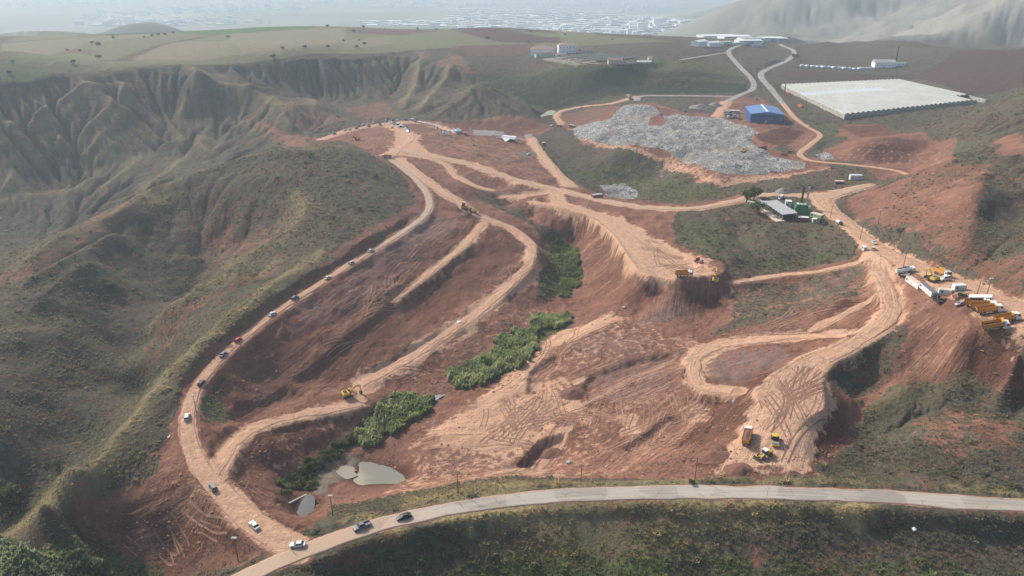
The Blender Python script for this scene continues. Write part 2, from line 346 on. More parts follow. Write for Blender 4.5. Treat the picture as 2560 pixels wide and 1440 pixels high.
for s, a, w in (
 ([(1186,210),(1172,235),(1135,255),(1102,279),(1051,297)], 6, 14),
 ([(1219,210),(1270,242),(1320,265),(1348,284)], 6, 14),
 ([(850,362),(760,374),(640,385),(540,415),(430,460),(356,485),(322,517),(282,540),(242,557),(202,577),(161,594),(111,614),(60,661),(20,678)], 6, 11),
 ([(309,557),(279,581),(242,604),(215,628),(175,655),(134,678),(101,695),(50,715),(0,729)], 6.5, 9),
 ([(255,638),(215,668),(175,688),(141,715),(101,745),(67,765)], 5, 12),
 ([(739,483),(756,514),(752,547),(726,574),(692,598),(658,618),(618,638),(584,658),(558,671)], 3.2, 7),
 ([(690,650),(601,688),(517,712),(477,735),(447,755),(413,779),(393,799),(373,836),(363,876),(353,917)], 7.5, 9),
 ([(0,1335),(100,1262),(200,1182),(300,1082),(370,995),(430,922),(500,855),(580,790),(660,730),(730,678),(800,630)], 2.2, 5),
 ([(534,638),(497,661),(480,695),(447,722),(440,745)], -6, 8),
 ([(330,530),(250,585),(180,625),(100,665),(40,700)], -4, 7),
 ([(520,480),(500,560),(490,640)], -2.6, 5),
 ([(580,490),(560,570),(520,640)], -2.6, 5),
 ([(640,500),(610,580),(560,640)], -2.4, 5),
 ([(700,510),(660,590),(600,645)], -2.2, 5),
 ([(440,500),(420,580),(430,660)], -3.0, 7),
 ([(380,540),(360,630),(390,720)], -2.6, 8),
 ([(150,760),(140,860),(180,960)], 3.0, 9),
 ([(40,800),(40,900),(90,1000)], 3.0, 10),
 ([(640,560),(600,590),(560,620),(520,640)], -2, 6),
 ([(250,700),(270,780),(310,860),(330,930)], -4.5, 12),
 ([(100,760),(170,850),(230,930),(290,980)], -4.0, 12),
 ([(0,850),(80,960),(150,1060),(190,1130)], -3.5, 12),
 ([(690,600),(640,610),(590,640),(550,660)], 2.5, 6),
 ([(620,530),(560,560),(510,610),(490,650)], -3, 7),
 ([(2300,428),(2430,402),(2560,392)], 3, 9),
 ([(2465,415),(2445,500),(2420,590)], 2.5, 9),
 ([(2140,1035),(2250,985),(2350,948),(2460,935)], 1.2, 5),
 ([(1848,742),(1950,765),(2050,770),(2150,735)], 2.5, 5),
 ([(2040,700),(2080,735),(2150,720)], 2.0, 5),
 ([(1720,560),(1780,620),(1860,665)], 2.2, 6),
 ([(1900,560),(1930,620),(1960,665)], 1.8, 6),
 ([(1830,550),(1850,600),(1900,650)], -1.8, 6),
 ([(2000,570),(2030,610),(2060,640)], -1.6, 6),
 ([(2120,480),(2200,520),(2300,560),(2380,600)], 1.5, 4),
 ([(2200,470),(2290,510),(2380,545),(2440,580)], 1.5, 4),
 ([(2280,455),(2360,480),(2450,520)], 1.5, 4)):
    crest(s, a, w)
# erosion texture on steep natural slopes
gy, gx = np.gradient(H)
slope = np.hypot(gx/(gu[1]-gu[0])/(Y+UO), gy/np.gradient(gv)[:, None]/Y)
nat = sstep(.12, .4, slope)*sstep(200, 420, Y)*(Y < 1500)
H += nat*(ridged(X/70, Y/70, 3, 4)-.55)*5.0
far_r = sstep(1300, 2000, Y)*sstep(.35, .55, GU)*sstep(20000, 6000, Y)
H += far_r*(ridged((X+.5*Y)/260, (Y-.4*X)/520, 9, 5)-.5)*60
H += far_r*(ridged(X/170, Y/230, 19, 4)-.5)*22
H += sstep(1500, 2500, Y)*fbm(X/900, Y/900, 4, 4)*8
for (px, py, yy, hh, rx, ry) in ((400,62,2250,70,170,120),(300,70,2150,45,200,120),(130,98,1750,20,160,60)):
    d = ray(px, py); c = d[:2]/d[1]*yy
    H += hh*np.exp(-((X-c[0])/rx)**2-((Y-c[1])/ry)**2)

for (px, py, hh, rr) in ((1590,276,6,26),(1700,320,2.5,30),(1560,325,2.5,30),(1840,400,2,25)):
    c = lift(px, py); H += hh*np.exp(-((X-c[0])**2+(Y-c[1])**2)/rr**2)
def step_cut(pts, drop, width, reach):
    """bank along a line: ground to the right of the line (in travel order) is lowered"""
    L = px_line(pts)
    r = line_dist(L, reach+width)
    if r is None: return
    sl, D, I, S = r
    m = I/(len(L)-1)
    sd = -D*S
    H[sl] -= drop*sstep(-width*.5, width*.5, sd)*sstep(reach, reach*.3, D)*sstep(0, .12, m)*sstep(0, .12, 1-m)

def erode(u0, u1, y0, y1, nu, nv, amt, K, iters, diff, mexp=.5, ns=9.0, na=.9):
    """streams cut gullies into a window of the terrain (stream-power incision plus soil creep)"""
    eu = np.linspace(u0, u1, nu); ev = np.linspace(math.log(y0), math.log(y1), nv)
    EU, EV = np.meshgrid(eu, ev); ey = np.exp(EV); ex = EU*(ey+UO)
    h0 = height(ex, ey); h = h0+fbm(ex/ns, ey/ns, 61, 4)*na*np.clip(ey/400, .5, 2)
    dx = (eu[1]-eu[0])*(ey+UO); dy = (ev[1]-ev[0])*ey
    area = (dx*dy)
    nb = [(-1,-1),(-1,0),(-1,1),(0,-1),(0,1),(1,-1),(1,0),(1,1)]
    N = nu*nv; ids = np.arange(N).reshape(nv, nu)
    for it in range(iters):
        best = np.zeros((nv, nu)); rec = ids.copy(); dist = np.ones((nv, nu))
        for a, b in nb:
            hs = np.full((nv, nu), 1e9); sy = slice(max(0, -a), nv-max(0, a)); sx = slice(max(0, -b), nu-max(0, b))
            ty = slice(max(0, a), nv-max(0, -a)); tx = slice(max(0, b), nu-max(0, -b))
            hs[sy, sx] = h[ty, tx]
            dd = np.hypot(a*dy, b*dx); s_ = (h-hs)/dd
            m = s_ > best
            best = np.where(m, s_, best); rec = np.where(m, ids+a*nu+b, rec); dist = np.where(m, dd, dist)
        order = np.argsort(-h.ravel()); ol = order.tolist(); rl = rec.ravel().tolist(); al = area.ravel().tolist()
        for i in ol:
            r = rl[i]
            if r != i: al[r] += al[i]
        Fk = (K*np.power(np.array(al), mexp)*amt.ravel()/dist.ravel()).tolist()
        hl = h.ravel().tolist()
        for i in reversed(ol):
            r = rl[i]
            if r != i: hl[i] = (hl[i]+Fk[i]*hl[r])/(1+Fk[i])
        h = np.array(hl).reshape(nv, nu)
        p = np.pad(h, 1, mode='edge')
        h = h+diff*((p[:-2, 1:-1]+p[2:, 1:-1]+p[1:-1, :-2]+p[1:-1, 2:])/4-h)
    edge = sstep(0, .06, np.minimum(np.minimum((EU-u0)/(u1-u0), (u1-EU)/(u1-u0)), np.minimum((EV-ev[0])/(ev[-1]-ev[0]), (ev[-1]-EV)/(ev[-1]-ev[0]))))
    d = (h-h0)*edge*np.clip(amt*3, 0, 1)
    sel = (GU > u0) & (GU < u1) & (Y > y0) & (Y < y1)
    H[sel] += grid_interp(d, u0, u1, ev[0], ev[-1], GU[sel], GV[sel])
    return d
def plan_mask(u0, u1, y0, y1, nu, nv, polys, soft):
    eu = np.linspace(u0, u1, nu); ev = np.linspace(math.log(y0), math.log(y1), nv)
    EU, EV = np.meshgrid(eu, ev); ey = np.exp(EV); ex = EU*(ey+UO)
    out = np.zeros(ex.shape)
    for P in polys:
        P = np.array([lift(*p)[:2] for p in P]); L = np.vstack([P, P[:1]])
        ins = np.zeros(ex.shape, bool); D = np.full(ex.shape, 1e18)
        for k in range(len(P)):
            ax, ay = L[k]; bx, by = L[k+1]; q = (bx-ax)**2+(by-ay)**2+1e-9
            t = np.clip(((ex-ax)*(bx-ax)+(ey-ay)*(by-ay))/q, 0, 1)
            D = np.minimum(D, (ex-ax-t*(bx-ax))**2+(ey-ay-t*(by-ay))**2)
            with np.errstate(divide='ignore', invalid='ignore'): ins ^= ((ay > ey) != (by > ey)) & (ex < (bx-ax)*(ey-ay)/(by-ay)+ax)
        out = np.maximum(out, sstep(0, soft, np.where(ins, np.sqrt(D), -1)))
    return out
W1 = (-.98, .12, 190, 1130, 400, 470)
m_ = plan_mask(*W1, [[(-300,240),(0,212),(330,176),(490,163),(700,158),(860,147),(1000,131),(1120,126),(1180,190),(1290,230),(1340,282),(1280,320),(1180,320),(1090,300),(1000,295),(880,315),(790,350),(700,385),(820,420),(760,560),(740,640),(600,770),(480,860),(400,950),(290,1080),(190,1180),(0,1320),(-300,1500)]], 12)
ey_ = np.exp(np.linspace(math.log(W1[2]), math.log(W1[3]), W1[5]))[:, None]
erode(*W1, m_*(.10+.90*sstep(415, 650, ey_)), .040, 24, .075, ns=14.0, na=1.2)
W2 = (.28, .98, 190, 700, 260, 320)
m_ = plan_mask(*W2, [[(2090,520),(2180,470),(2300,425),(2430,402),(2600,390),(2900,380),(2900,840),(2560,745),(2300,640),(2150,560)],[(2150,1030),(2250,985),(2460,940),(2700,1000),(2800,1220),(2500,1225),(2140,1190),(2130,1100)],[(2300,320),(2460,268),(2600,215),(2900,260),(2900,350),(2500,340),(2400,330)]], 6)
erode(*W2, m_*.5, .02, 16, .16)
W3 = (.25, .98, 1250, 6500, 260, 220)
erode(*W3, np.ones((220, 260))*.9, .016, 16, .10, ns=90.0, na=9.0)

H += (1-sstep(420, 600, Y))*sstep(.03, .12, slope)*fbm(X/24, Y/24, 63, 3)*1.1
for s, d_, w_, r_ in (
 ([(700,970),(830,880),(940,790),(1050,712),(1190,600)], 2.6, 4, 26), ([(1990,905),(1900,960),(1800,1050),(1700,1130)], 2.2, 3, 22), ([(1290,1170),(1350,1105),(1420,1085)], 3.0, 2.5, 18),
 ([(480,920),(600,805),(760,695),(900,612),(1040,530)], 2.0, 3, 9), ([(1480,1000),(1460,960),(1500,930),(1600,900),(1700,880)], 1.6, 2.5, 16), ([(560,1050),(600,1010),(660,1000),(720,960)], 2.0, 3, 14),
 ([(1320,990),(1330,930),(1400,880)], 1.8, 3, 12), ([(1550,1130),(1620,1080),(1700,1030)], 1.5, 3, 14), ([(2420,780),(2350,830),(2280,900)], 1.5, 4, 16), ([(2140,1000),(2100,960),(2070,930)], 2, 4, 12)):
    step_cut(s, d_, w_, r_)
def pad(pts, blend=6.0, flat=False):
    """levelled yard: the ground inside becomes one plane"""
    P = np.array([lift(p[0], p[1])[:2] for p in pts]); sl, sd = poly_sd(P)
    x, y, h = X[sl], Y[sl], H[sl]; m = sd > 0
    A_ = np.stack([np.ones(m.sum()), x[m], y[m]], 1); c = np.linalg.lstsq(A_, h[m], rcond=None)[0]
    if flat: c = np.array((h[m].mean(), 0, 0))
    k = sstep(-blend, 0, sd); H[sl] = h*(1-k)+(c[0]+c[1]*x+c[2]*y)*k
pad([(2252,688),(2300,672),(2420,712),(2480,745),(2575,800),(2575,850),(2480,835),(2400,778),(2335,752),(2258,712)], 5)
pad([(1590,610),(1680,625),(1760,640),(1805,662),(1805,700),(1700,706),(1625,695),(1585,650)], 4)
pad([(1860,500),(1990,492),(2050,520),(2062,556),(1970,556),(1900,522)], 7)
pad([(1320,132),(1490,128),(1640,145),(1640,162),(1510,168),(1430,160),(1330,148)], 14)
pad([(1945,222),(2110,302),(2470,252),(2260,197)], 10, True)
pad([(1865,308),(1965,310),(1960,285),(1875,283)], 8, True)
pad([(1800,282),(1860,280),(1865,302),(1805,304)], 6)
pad([(2140,178),(2270,168),(2270,160),(2140,165)], 10)
pad([(1090,322),(1180,328),(1180,340),(1095,336)], 5)
# road beds
ROADS = {}
def bed(key, pts, hw, shoulder, extra=.8):
    L = smooth_line([at(*p) for p in pts], 2.5)
    # soften the profile
    z = L[:, 2].copy()
    for _ in range(30): z[1:-1] = (z[:-2]+2*z[1:-1]+z[2:])/4
    L[:, 2] = z
    w = np.interp(np.linspace(0, 1, len(L)), np.linspace(0, 1, len(hw)), hw) if hasattr(hw, '__len__') else np.full(len(L), float(hw))
    ROADS[key] = (L, w)
    wm = w.max()
    r = line_dist(L, wm+shoulder+6)
    sl, D, I, S = r
    zi = np.interp(I, np.arange(len(L)), L[:, 2]); wi = np.interp(I, np.arange(len(L)), w)
    sh = shoulder*(1+.35*fbm(X[sl]/14, Y[sl]/14, 31, 3))
    k = 1-sstep(0, 1, (D-wi-extra)/sh)
    H[sl] = H[sl]*(1-k)+zi*k
bed('landfill road', R11B, 3.5, 6); bed('r11c', R11C, 2.5, 5)
bed('r13', R13, 4, 5); bed('r14', R14, 3, 5)
bed('r11', R11, 3.6, 8); bed('r12', R12, [3.6,3.6,3.8,4,4,3,2.6,2.6,2.6], 8)
bed('rp', RP, 3.4, 5); bed('rpb', RPB, 3, 5); bed('r3b', R3B, 1.9, 4); bed('r3c', R3C, 1.9, 4)
bed('r4', R4, 3.2, 5); bed('r3', R3, [3,2.8,3.2,3.2,3.4,2.8,2.6,2.5,2.5,2.5,3.4,5,3], 5)
bed('r5b', R5B, 2, 4); bed('r5', R5, [3,3.5,5,7.5,11,15], 4)
bed('r2b', R2B, [2.4,1.9,1.4], 2.5); bed('r2', R2, [2.2,2.2,2.2,2.6,2.6,2.6,2.6], 2.5); bed('r1b', R1B, [3.6,3.6,3], 4)
bed('r9', R9, 1.8, 3); bed('r9b', R9B, 1.8, 3); bed('r8', R8, [1.8,2.4,2.9,3.1,2.8,2.8,2.6], 4)
bed('r10', R10, [2.6,1.9,1.8,2.0,2.4], 4)
bed('r7', R7, [2.6,2.4,2.6,2.9,2.9,2.8,3.4,5.5,11], 4)
bed('r6', R6, [6,4.2,4.2,5,6,6,6], 5)
bed('r1', R1, [4.2,2.7,2.2,2.0,1.9,1.9,2.0,2.1,2.2,2.5], 4.0)
bed('asphalt', ASPHALT, [2.9,2.9,3.0,3.1,3.1], 4.0, 2.0)
H_ROAD = H.copy()
# ------------------------------------------------------------------ land cover painted on the plan
def lift_poly(pts): return np.array([lift(p[0], p[1])[:2] for p in pts])
shape = H.shape
veg = np.full(shape, .80); pale = np.zeros(shape); dark = np.zeros(shape); gold = np.zeros(shape); lush = np.zeros(shape)
rutA = np.zeros(shape); rutB = np.zeros(shape); rutW = np.zeros(shape); trash = np.zeros(shape); shale = np.zeros(shape); rough = np.zeros(shape)
tint = np.zeros(shape+(4,))
N1 = fbm(X/9, Y/9, 41, 4); N2 = fbm(X/35, Y/35, 42, 4); N3 = fbm(X/3.0, Y/3.0, 43, 3)
def region(pts, soft=1.5, ragged=3.0, ground=None):
    P = lift_poly(pts) if ground is None else np.array([at(p[0], p[1], ground)[:2] for p in pts])
    r = poly_sd(P)
    if r is None: return None
    sl, sd = r
    return sl, sstep(-soft, soft, sd+ragged*(.6*N1[sl]+.4*N3[sl]+.5*N2[sl]))
def paint(arr, pts, val, soft=1.5, ragged=3.0):
    r = region(pts, soft, ragged)
    if r is None: return
    sl, k = r
    arr[sl] = arr[sl]*(1-k)+val*k
def field(pts, col, w=1.0, soft=7.0, ragged=9.0):
    r = region(pts, soft, ragged)
    if r is None: return
    sl, k = r
    k = k*w
    for c in range(3): tint[sl][..., c] = tint[sl][..., c]*(1-k)+col[c]*k
    tint[sl][..., 3] = np.maximum(tint[sl][..., 3]*(1-k)+k, k)
SITE = [(640,1345),(590,1330),(540,1330),(470,1400),(380,1385),(230,1350),(195,1300),(200,1240),(330,1190),(420,1110),(440,1050),(460,960),(520,880),(600,810),(760,702),(900,622),(1030,545),(1052,505),(1010,440),(950,402),(900,368),(850,350),(795,358),(790,345),(900,312),(1000,300),(1100,303),(1180,325),(1330,300),(1385,318),(1335,345),(1400,440),(1480,478),(1700,512),(1850,488),(1870,505),(1700,530),(1680,560),(1690,610),(1800,650),(1830,700),(2000,675),(2150,640),(2130,585),(2040,515),(1990,482),(2110,470),(2180,460),(2090,500),(2130,550),(2300,640),(2560,745),(2660,800),(2660,960),(2560,1000),(2500,965),(2460,935),(2400,920),(2300,950),(2220,975),(2150,1025),(2130,1110),(2040,1192),(1850,1198),(1700,1198),(1400,1194),(1280,1195),(1150,1222),(1000,1245),(950,1258),(850,1288),(760,1320),(720,1340)]
paint(veg, SITE, .0, 1.5, 3)
rough_sl = region(SITE, 3, 3); rough[rough_sl[0]] = rough_sl[1]
for pts, v in (
 ([(500,1000),(555,940),(565,1000),(560,1060),(500,1060)], .9),
 ([(690,1200),(760,1150),(860,1100),(900,1060),(980,985),(1060,990),(1100,1000),(900,1110),(830,1150),(770,1220),(700,1240)], .95),
 ([(1120,940),(1200,890),(1300,830),(1430,785),(1430,805),(1340,860),(1230,950),(1160,975)], 1.0),
 ([(1330,560),(1400,590),(1450,640),(1460,690),(1400,740),(1340,740),(1360,680),(1380,620)], .9),
 ([(1200,470),(1260,505),(1340,560),(1390,590),(1350,585),(1260,530),(1190,490)], .75),
 ([(1070,870),(1180,820),(1300,770),(1330,800),(1200,870),(1100,930),(960,985)], .3),
 ([(1830,735),(1900,700),(2050,690),(2140,690),(2160,730),(2060,780),(1950,790),(1830,800)], .6),
 ([(1850,760),(1950,775),(2050,760),(2100,775),(1900,810),(1780,840)], .6),
 ([(2000,690),(2150,660),(2175,720),(2060,740)], .55),
 ([(2240,790),(2270,850),(2230,960),(2130,1010),(2080,980),(2060,930),(2140,870)], .62),
 ([(1060,315),(1180,340),(1330,400),(1350,430),(1250,410),(1120,370)], .35),
 ([(1690,560),(1690,610),(1800,650),(1830,690),(1900,680),(2000,670),(2140,620),(2130,580),(2080,560),(1950,540),(1850,520),(1720,540)], .74),
 ([(1690,540),(1800,530),(1830,600),(1790,640),(1700,600)], .9),
 ([(1850,620),(2000,640),(2130,600),(2140,620),(2000,675),(1880,685)], .9),
 ([(880,590),(1040,510),(1050,530),(980,590),(880,650),(760,720)], .4),
 ([(200,1240),(330,1170),(420,1130),(400,1190),(300,1220),(250,1260)], .6),
 ([(850,1262),(1100,1215),(1300,1190),(1300,1215),(1100,1250),(850,1310),(790,1310)], .8),
 ([(2090,560),(2300,650),(2560,750),(2560,735),(2300,625),(2150,540),(2110,500),(2085,510)], .85)):
    paint(veg, pts, v, 1.5, 4)
# natural slopes with red soil showing through
for pts, v in (
 ([(2120,490),(2300,430),(2480,410),(2460,520),(2420,640),(2560,640),(2560,740),(2380,650),(2200,560)], .42),
 ([(2110,500),(2180,470),(2230,500),(2200,560),(2130,540)], .1),
 ([(2250,500),(2330,470),(2440,440),(2440,520),(2400,560),(2300,560)], .3),
 ([(2300,1050),(2400,1040),(2560,1060),(2560,1120),(2400,1130),(2280,1090)], .5),
 ([(2480,350),(2560,330),(2560,400),(2500,390)], .2),
 ([(1120,306),(1250,286),(1330,298),(1360,312),(1300,332),(1130,332)], .2),
 ([(430,540),(560,500),(740,500),(740,570),(640,630),(540,680),(470,650)], .66),
 ([(500,560),(560,540),(660,600),(560,640)], .5),
 ([(430,760),(560,720),(640,690),(700,660),(620,720),(480,800),(400,900),(360,950),(370,860)], .58),
 ([(300,500),(330,520),(200,620),(60,700),(0,715),(0,690),(100,640),(200,580)], .55),
 ([(620,300),(720,330),(800,345),(780,370),(680,350)], .4),
 ([(700,240),(800,270),(880,300),(800,320),(720,290)], .55),
 ([(860,270),(960,250),(1000,290),(900,305)], .5),
 ([(1130,130),(1180,170),(1190,190),(1120,200),(1090,160)], .55),
 ([(60,180),(400,175),(460,240),(420,340),(200,380),(0,330),(0,220)], .68),
 ([(1850,1380),(2560,1300),(2560,1440),(1900,1440)], .62),
 ([(1250,1290),(1700,1280),(1900,1330),(1700,1440),(1300,1400)], .8),
 ([(760,1410),(900,1370),(1000,1350),(960,1380),(860,1430)], .35),
 ([(560,1360),(650,1370),(610,1440),(400,1440),(470,1380)], .3),
 ([(300,1300),(330,1240),(560,1290),(600,1340),(460,1400),(330,1380)], .08),
 ([(2000,440),(2120,470),(2200,440),(2130,420)], .7)):
    paint(veg, pts, v, 3, 7)
# bare ground away from the works
for pts in (
 [(2060,375),(2120,345),(2200,335),(2300,330),(2330,345),(2390,350),(2385,400),(2340,425),(2260,440),(2150,405),(2060,400)],
 [(2110,312),(2200,310),(2260,335),(2150,345),(2090,340)],
 [(1420,325),(1480,300),(1560,262),(1630,258),(1700,280),(1800,285),(1900,300),(1990,330),(1930,375),(2060,400),(2070,425),(1960,445),(1800,465),(1740,455),(1660,400),(1560,370),(1460,360)],
 [(1390,290),(1480,270),(1560,262),(1480,300),(1420,325)],
 [(1790,240),(1900,245),(2000,300),(1880,305),(1790,290)],
 [(1990,300),(2060,335),(2010,390),(1960,360)]):
    paint(veg, pts, .06, 2, 4); paint(rough, pts, .85, 3, 4)
# trash heap on the landfill
for pts in ([(1425,325),(1455,312),(1520,300),(1540,278),(1560,262),(1640,270),(1650,285),(1720,292),(1800,295),(1880,318),(1900,330),(1870,352),(1900,372),(1940,392),(2010,408),(2012,422),(1960,428),(1880,438),(1810,436),(1760,418),(1700,395),(1650,372),(1560,362),(1480,352),(1440,340)],
            [(1500,465),(1560,460),(1600,480),(1590,500),(1520,490)], [(2040,388),(2060,380),(2085,398),(2060,402)],
            [(1340,275),(1380,272),(1385,284),(1345,286)]):
    paint(trash, pts, 1.0, 1.0, 2.5)
paint(trash, [(1625,292),(1650,285),(1668,300),(1660,314),(1620,312)], 0, 1, 1)
# pale driven dust round the roads
def halo(key, extra, val, fall):
    L, w = ROADS[key]
    r = line_dist(L[::2] if len(L) > 40 else L, w.max()+extra+fall*3)
    sl, D, I, S = r
    wi = np.interp(I*(2 if len(L) > 40 else 1), np.arange(len(w)), w)
    aw = np.exp(-np.maximum(0, D-wi)/4.0)*((I > .01) & (I < len(L[::2] if len(L) > 40 else L)-1.01))
    mk = aw > rutW[sl]
    rutA[sl] = np.where(mk, I*(5.0 if len(L) > 40 else 2.5), rutA[sl]); rutB[sl] = np.where(mk, D*S, rutB[sl]); rutW[sl] = np.where(mk, aw, rutW[sl])
    nn = (.5+.9*N1[sl]+.6*N3[sl])
    pale[sl] = np.maximum(pale[sl], val*np.exp(-np.maximum(0, D-wi-extra*nn)/fall))
    k = 1-(sstep(.5, 2.5, D-wi+1.5*N3[sl]) if key not in ('asphalt', 'r11', 'r12', 'r11c', 'landfill road') else sstep(-.3, .5, D-wi+.5*N3[sl]))
    veg[sl] = veg[sl]*(1-k)
for k_, e, v, f in (('r1',.6,.7,.9),('r1b',2,.9,2),('r2',3.2,.85,2.6),('r2b',2.2,.8,1.8),('rp',3,.85,3),('rpb',6,.9,5),('r3',2.5,.9,2.5),('r3b',1.5,.8,2),('r3c',2,.8,2),
                    ('r4',3,.9,3),('r5',3,.95,2.5),('r5b',2,.9,3),('r6',2,.9,2),('r7',2.8,.85,2.4),('r8',3.2,.8,2.6),('r9',1,.5,1.5),('r9b',1.5,.5,2),('r10',2.2,.8,2),
                    ('r13',3,.7,3),('r14',1.5,.8,2),('r12',.3,.3,.8),('r11',.2,.15,.6),('asphalt',.3,.5,.7),('landfill road',.3,.15,1),('r11c',.3,.2,.6)):
    halo(k_, e, v, f)
for pts, v in (
 ([(2050,905),(2080,1000),(2050,1060),(2040,1190),(1760,1192),(1840,1110),(1860,1060),(1930,960),(1990,900)], 1.0),
 ([(1560,570),(1640,600),(1720,640),(1760,650),(1800,690),(1740,700),(1620,692),(1600,640)], .95),
 ([(2200,640),(2300,650),(2560,770),(2660,830),(2660,900),(2560,870),(2440,790),(2300,700)], .85),
 ([(1130,1040),(1250,1000),(1400,960),(1460,1000),(1400,1070),(1300,1110),(1150,1100),(1050,1090)], .7),
 ([(1350,860),(1400,830),(1520,785),(1560,800),(1500,830),(1400,860),(1280,980),(1180,1010)], .7),
 ([(1545,1040),(1615,1038),(1608,1080),(1552,1090)], .85),
 ([(1340,1110),(1440,1030),(1640,1040),(1600,1050),(1450,1070),(1330,1180),(1270,1190)], .6),
 ([(870,1005),(1130,830),(1180,830),(1150,855),(960,960),(880,1010)], .95),
 ([(1240,740),(1330,640),(1350,660),(1340,710),(1260,760),(1190,800)], .9),
 ([(1040,380),(980,360),(1000,320),(1040,350),(1080,385)], .8),
 ([(540,1140),(620,1260),(700,1340),(560,1290),(480,1210)], .7),
 ([(200,1280),(420,1200),(520,1200),(560,1270),(300,1290)], .35),
 ([(1420,945),(1500,930),(1470,965),(1430,970)], .9),
 ([(1720,1000),(1800,1000),(1760,1060),(1700,1050)], .6),
 ([(1000,1200),(1300,1150),(1400,1190),(1100,1230),(860,1290)], .4),
 ([(2010,480),(2070,480),(2080,520),(2030,520)], .9)):
    paint(pale, pts, v, 3, 6)
def lift_pale(pts, v):
    sl, k = region(pts, 5, 8); pale[sl] = np.maximum(pale[sl], v*k)
for pts, v in (
 ([(1000,1110),(1180,1000),(1350,860),(1520,780),(1700,840),(1900,835),(1750,890),(1720,1000),(1800,1000),(1600,1185),(1300,1190),(1040,1205)], .36),
 ([(1100,1080),(1250,960),(1420,930),(1480,1010),(1400,1090),(1280,1150),(1120,1140)], .62),
 ([(860,740),(1060,530),(1160,560),(1000,700),(900,760)], .30), ([(600,960),(760,830),(900,760),(960,800),(780,950),(650,1040)], .22),
 ([(1400,530),(1520,550),(1610,650),(1620,700),(1520,750),(1450,650)], .30), ([(2230,760),(2440,830),(2400,950),(2280,960),(2200,860)], .32),
 ([(300,1300),(420,1190),(560,1200),(640,1320),(520,1370),(380,1380)], .30), ([(1800,720),(2170,650),(2190,760),(2000,840),(1800,860)], .30),
 ([(1060,330),(1330,340),(1400,460),(1250,430),(1080,390)], .30), ([(850,350),(980,330),(1000,380),(940,385)], .25), ([(900,990),(1180,830),(1340,760),(1420,780),(1200,880),(1000,990)], .30),
 ([(2060,400),(2200,350),(2390,350),(2380,410),(2250,440)], .25), ([(1440,335),(1600,370),(1700,400),(1800,445),(2000,430),(2070,420),(1960,450),(1800,470),(1700,440),(1560,385),(1440,350)], .62),
 ([(2120,490),(2300,430),(2460,420),(2420,620),(2200,560)], .18), ([(620,1100),(760,1060),(860,1050),(800,1110),(690,1190)], .35), ([(860,1290),(1000,1235),(1300,1165),(1420,1190),(1100,1230)], .55)):
    lift_pale(pts, v)
def ruts(poly, line, w=1.0):
    """wheel and blade marks running along a line, inside a region"""
    r = region(poly, 2, 4)
    sl, k = r
    L = px_line(line, 6)
    q = line_dist(L, 90)
    x, y = X[sl], Y[sl]
    D = np.full(x.shape, 1e18); I = np.zeros(x.shape); S = np.zeros(x.shape)
    acc = 0
    for i in range(len(L)-1):
        ax, ay = L[i, :2]; bx, by = L[i+1, :2]; dx, dy = bx-ax, by-ay; ln = math.hypot(dx, dy)
        if ln < 1e-6: continue
        t = ((x-ax)*dx+(y-ay)*dy)/ln/ln
        tc = np.clip(t, 0 if i else -1e3, 1 if i < len(L)-2 else 1e3)
        d = (x-ax-tc*dx)**2+(y-ay-tc*dy)**2
        m = d < D
        D = np.where(m, d, D); I = np.where(m, acc+tc*ln, I); S = np.where(m, np.sign(dx*(y-ay)-dy*(x-ax)), S); acc += ln
    m = k*w > rutW[sl]
    rutA[sl] = np.where(m, I, rutA[sl]); rutB[sl] = np.where(m, np.sqrt(D)*S, rutB[sl]); rutW[sl] = np.where(m, k*w, rutW[sl])
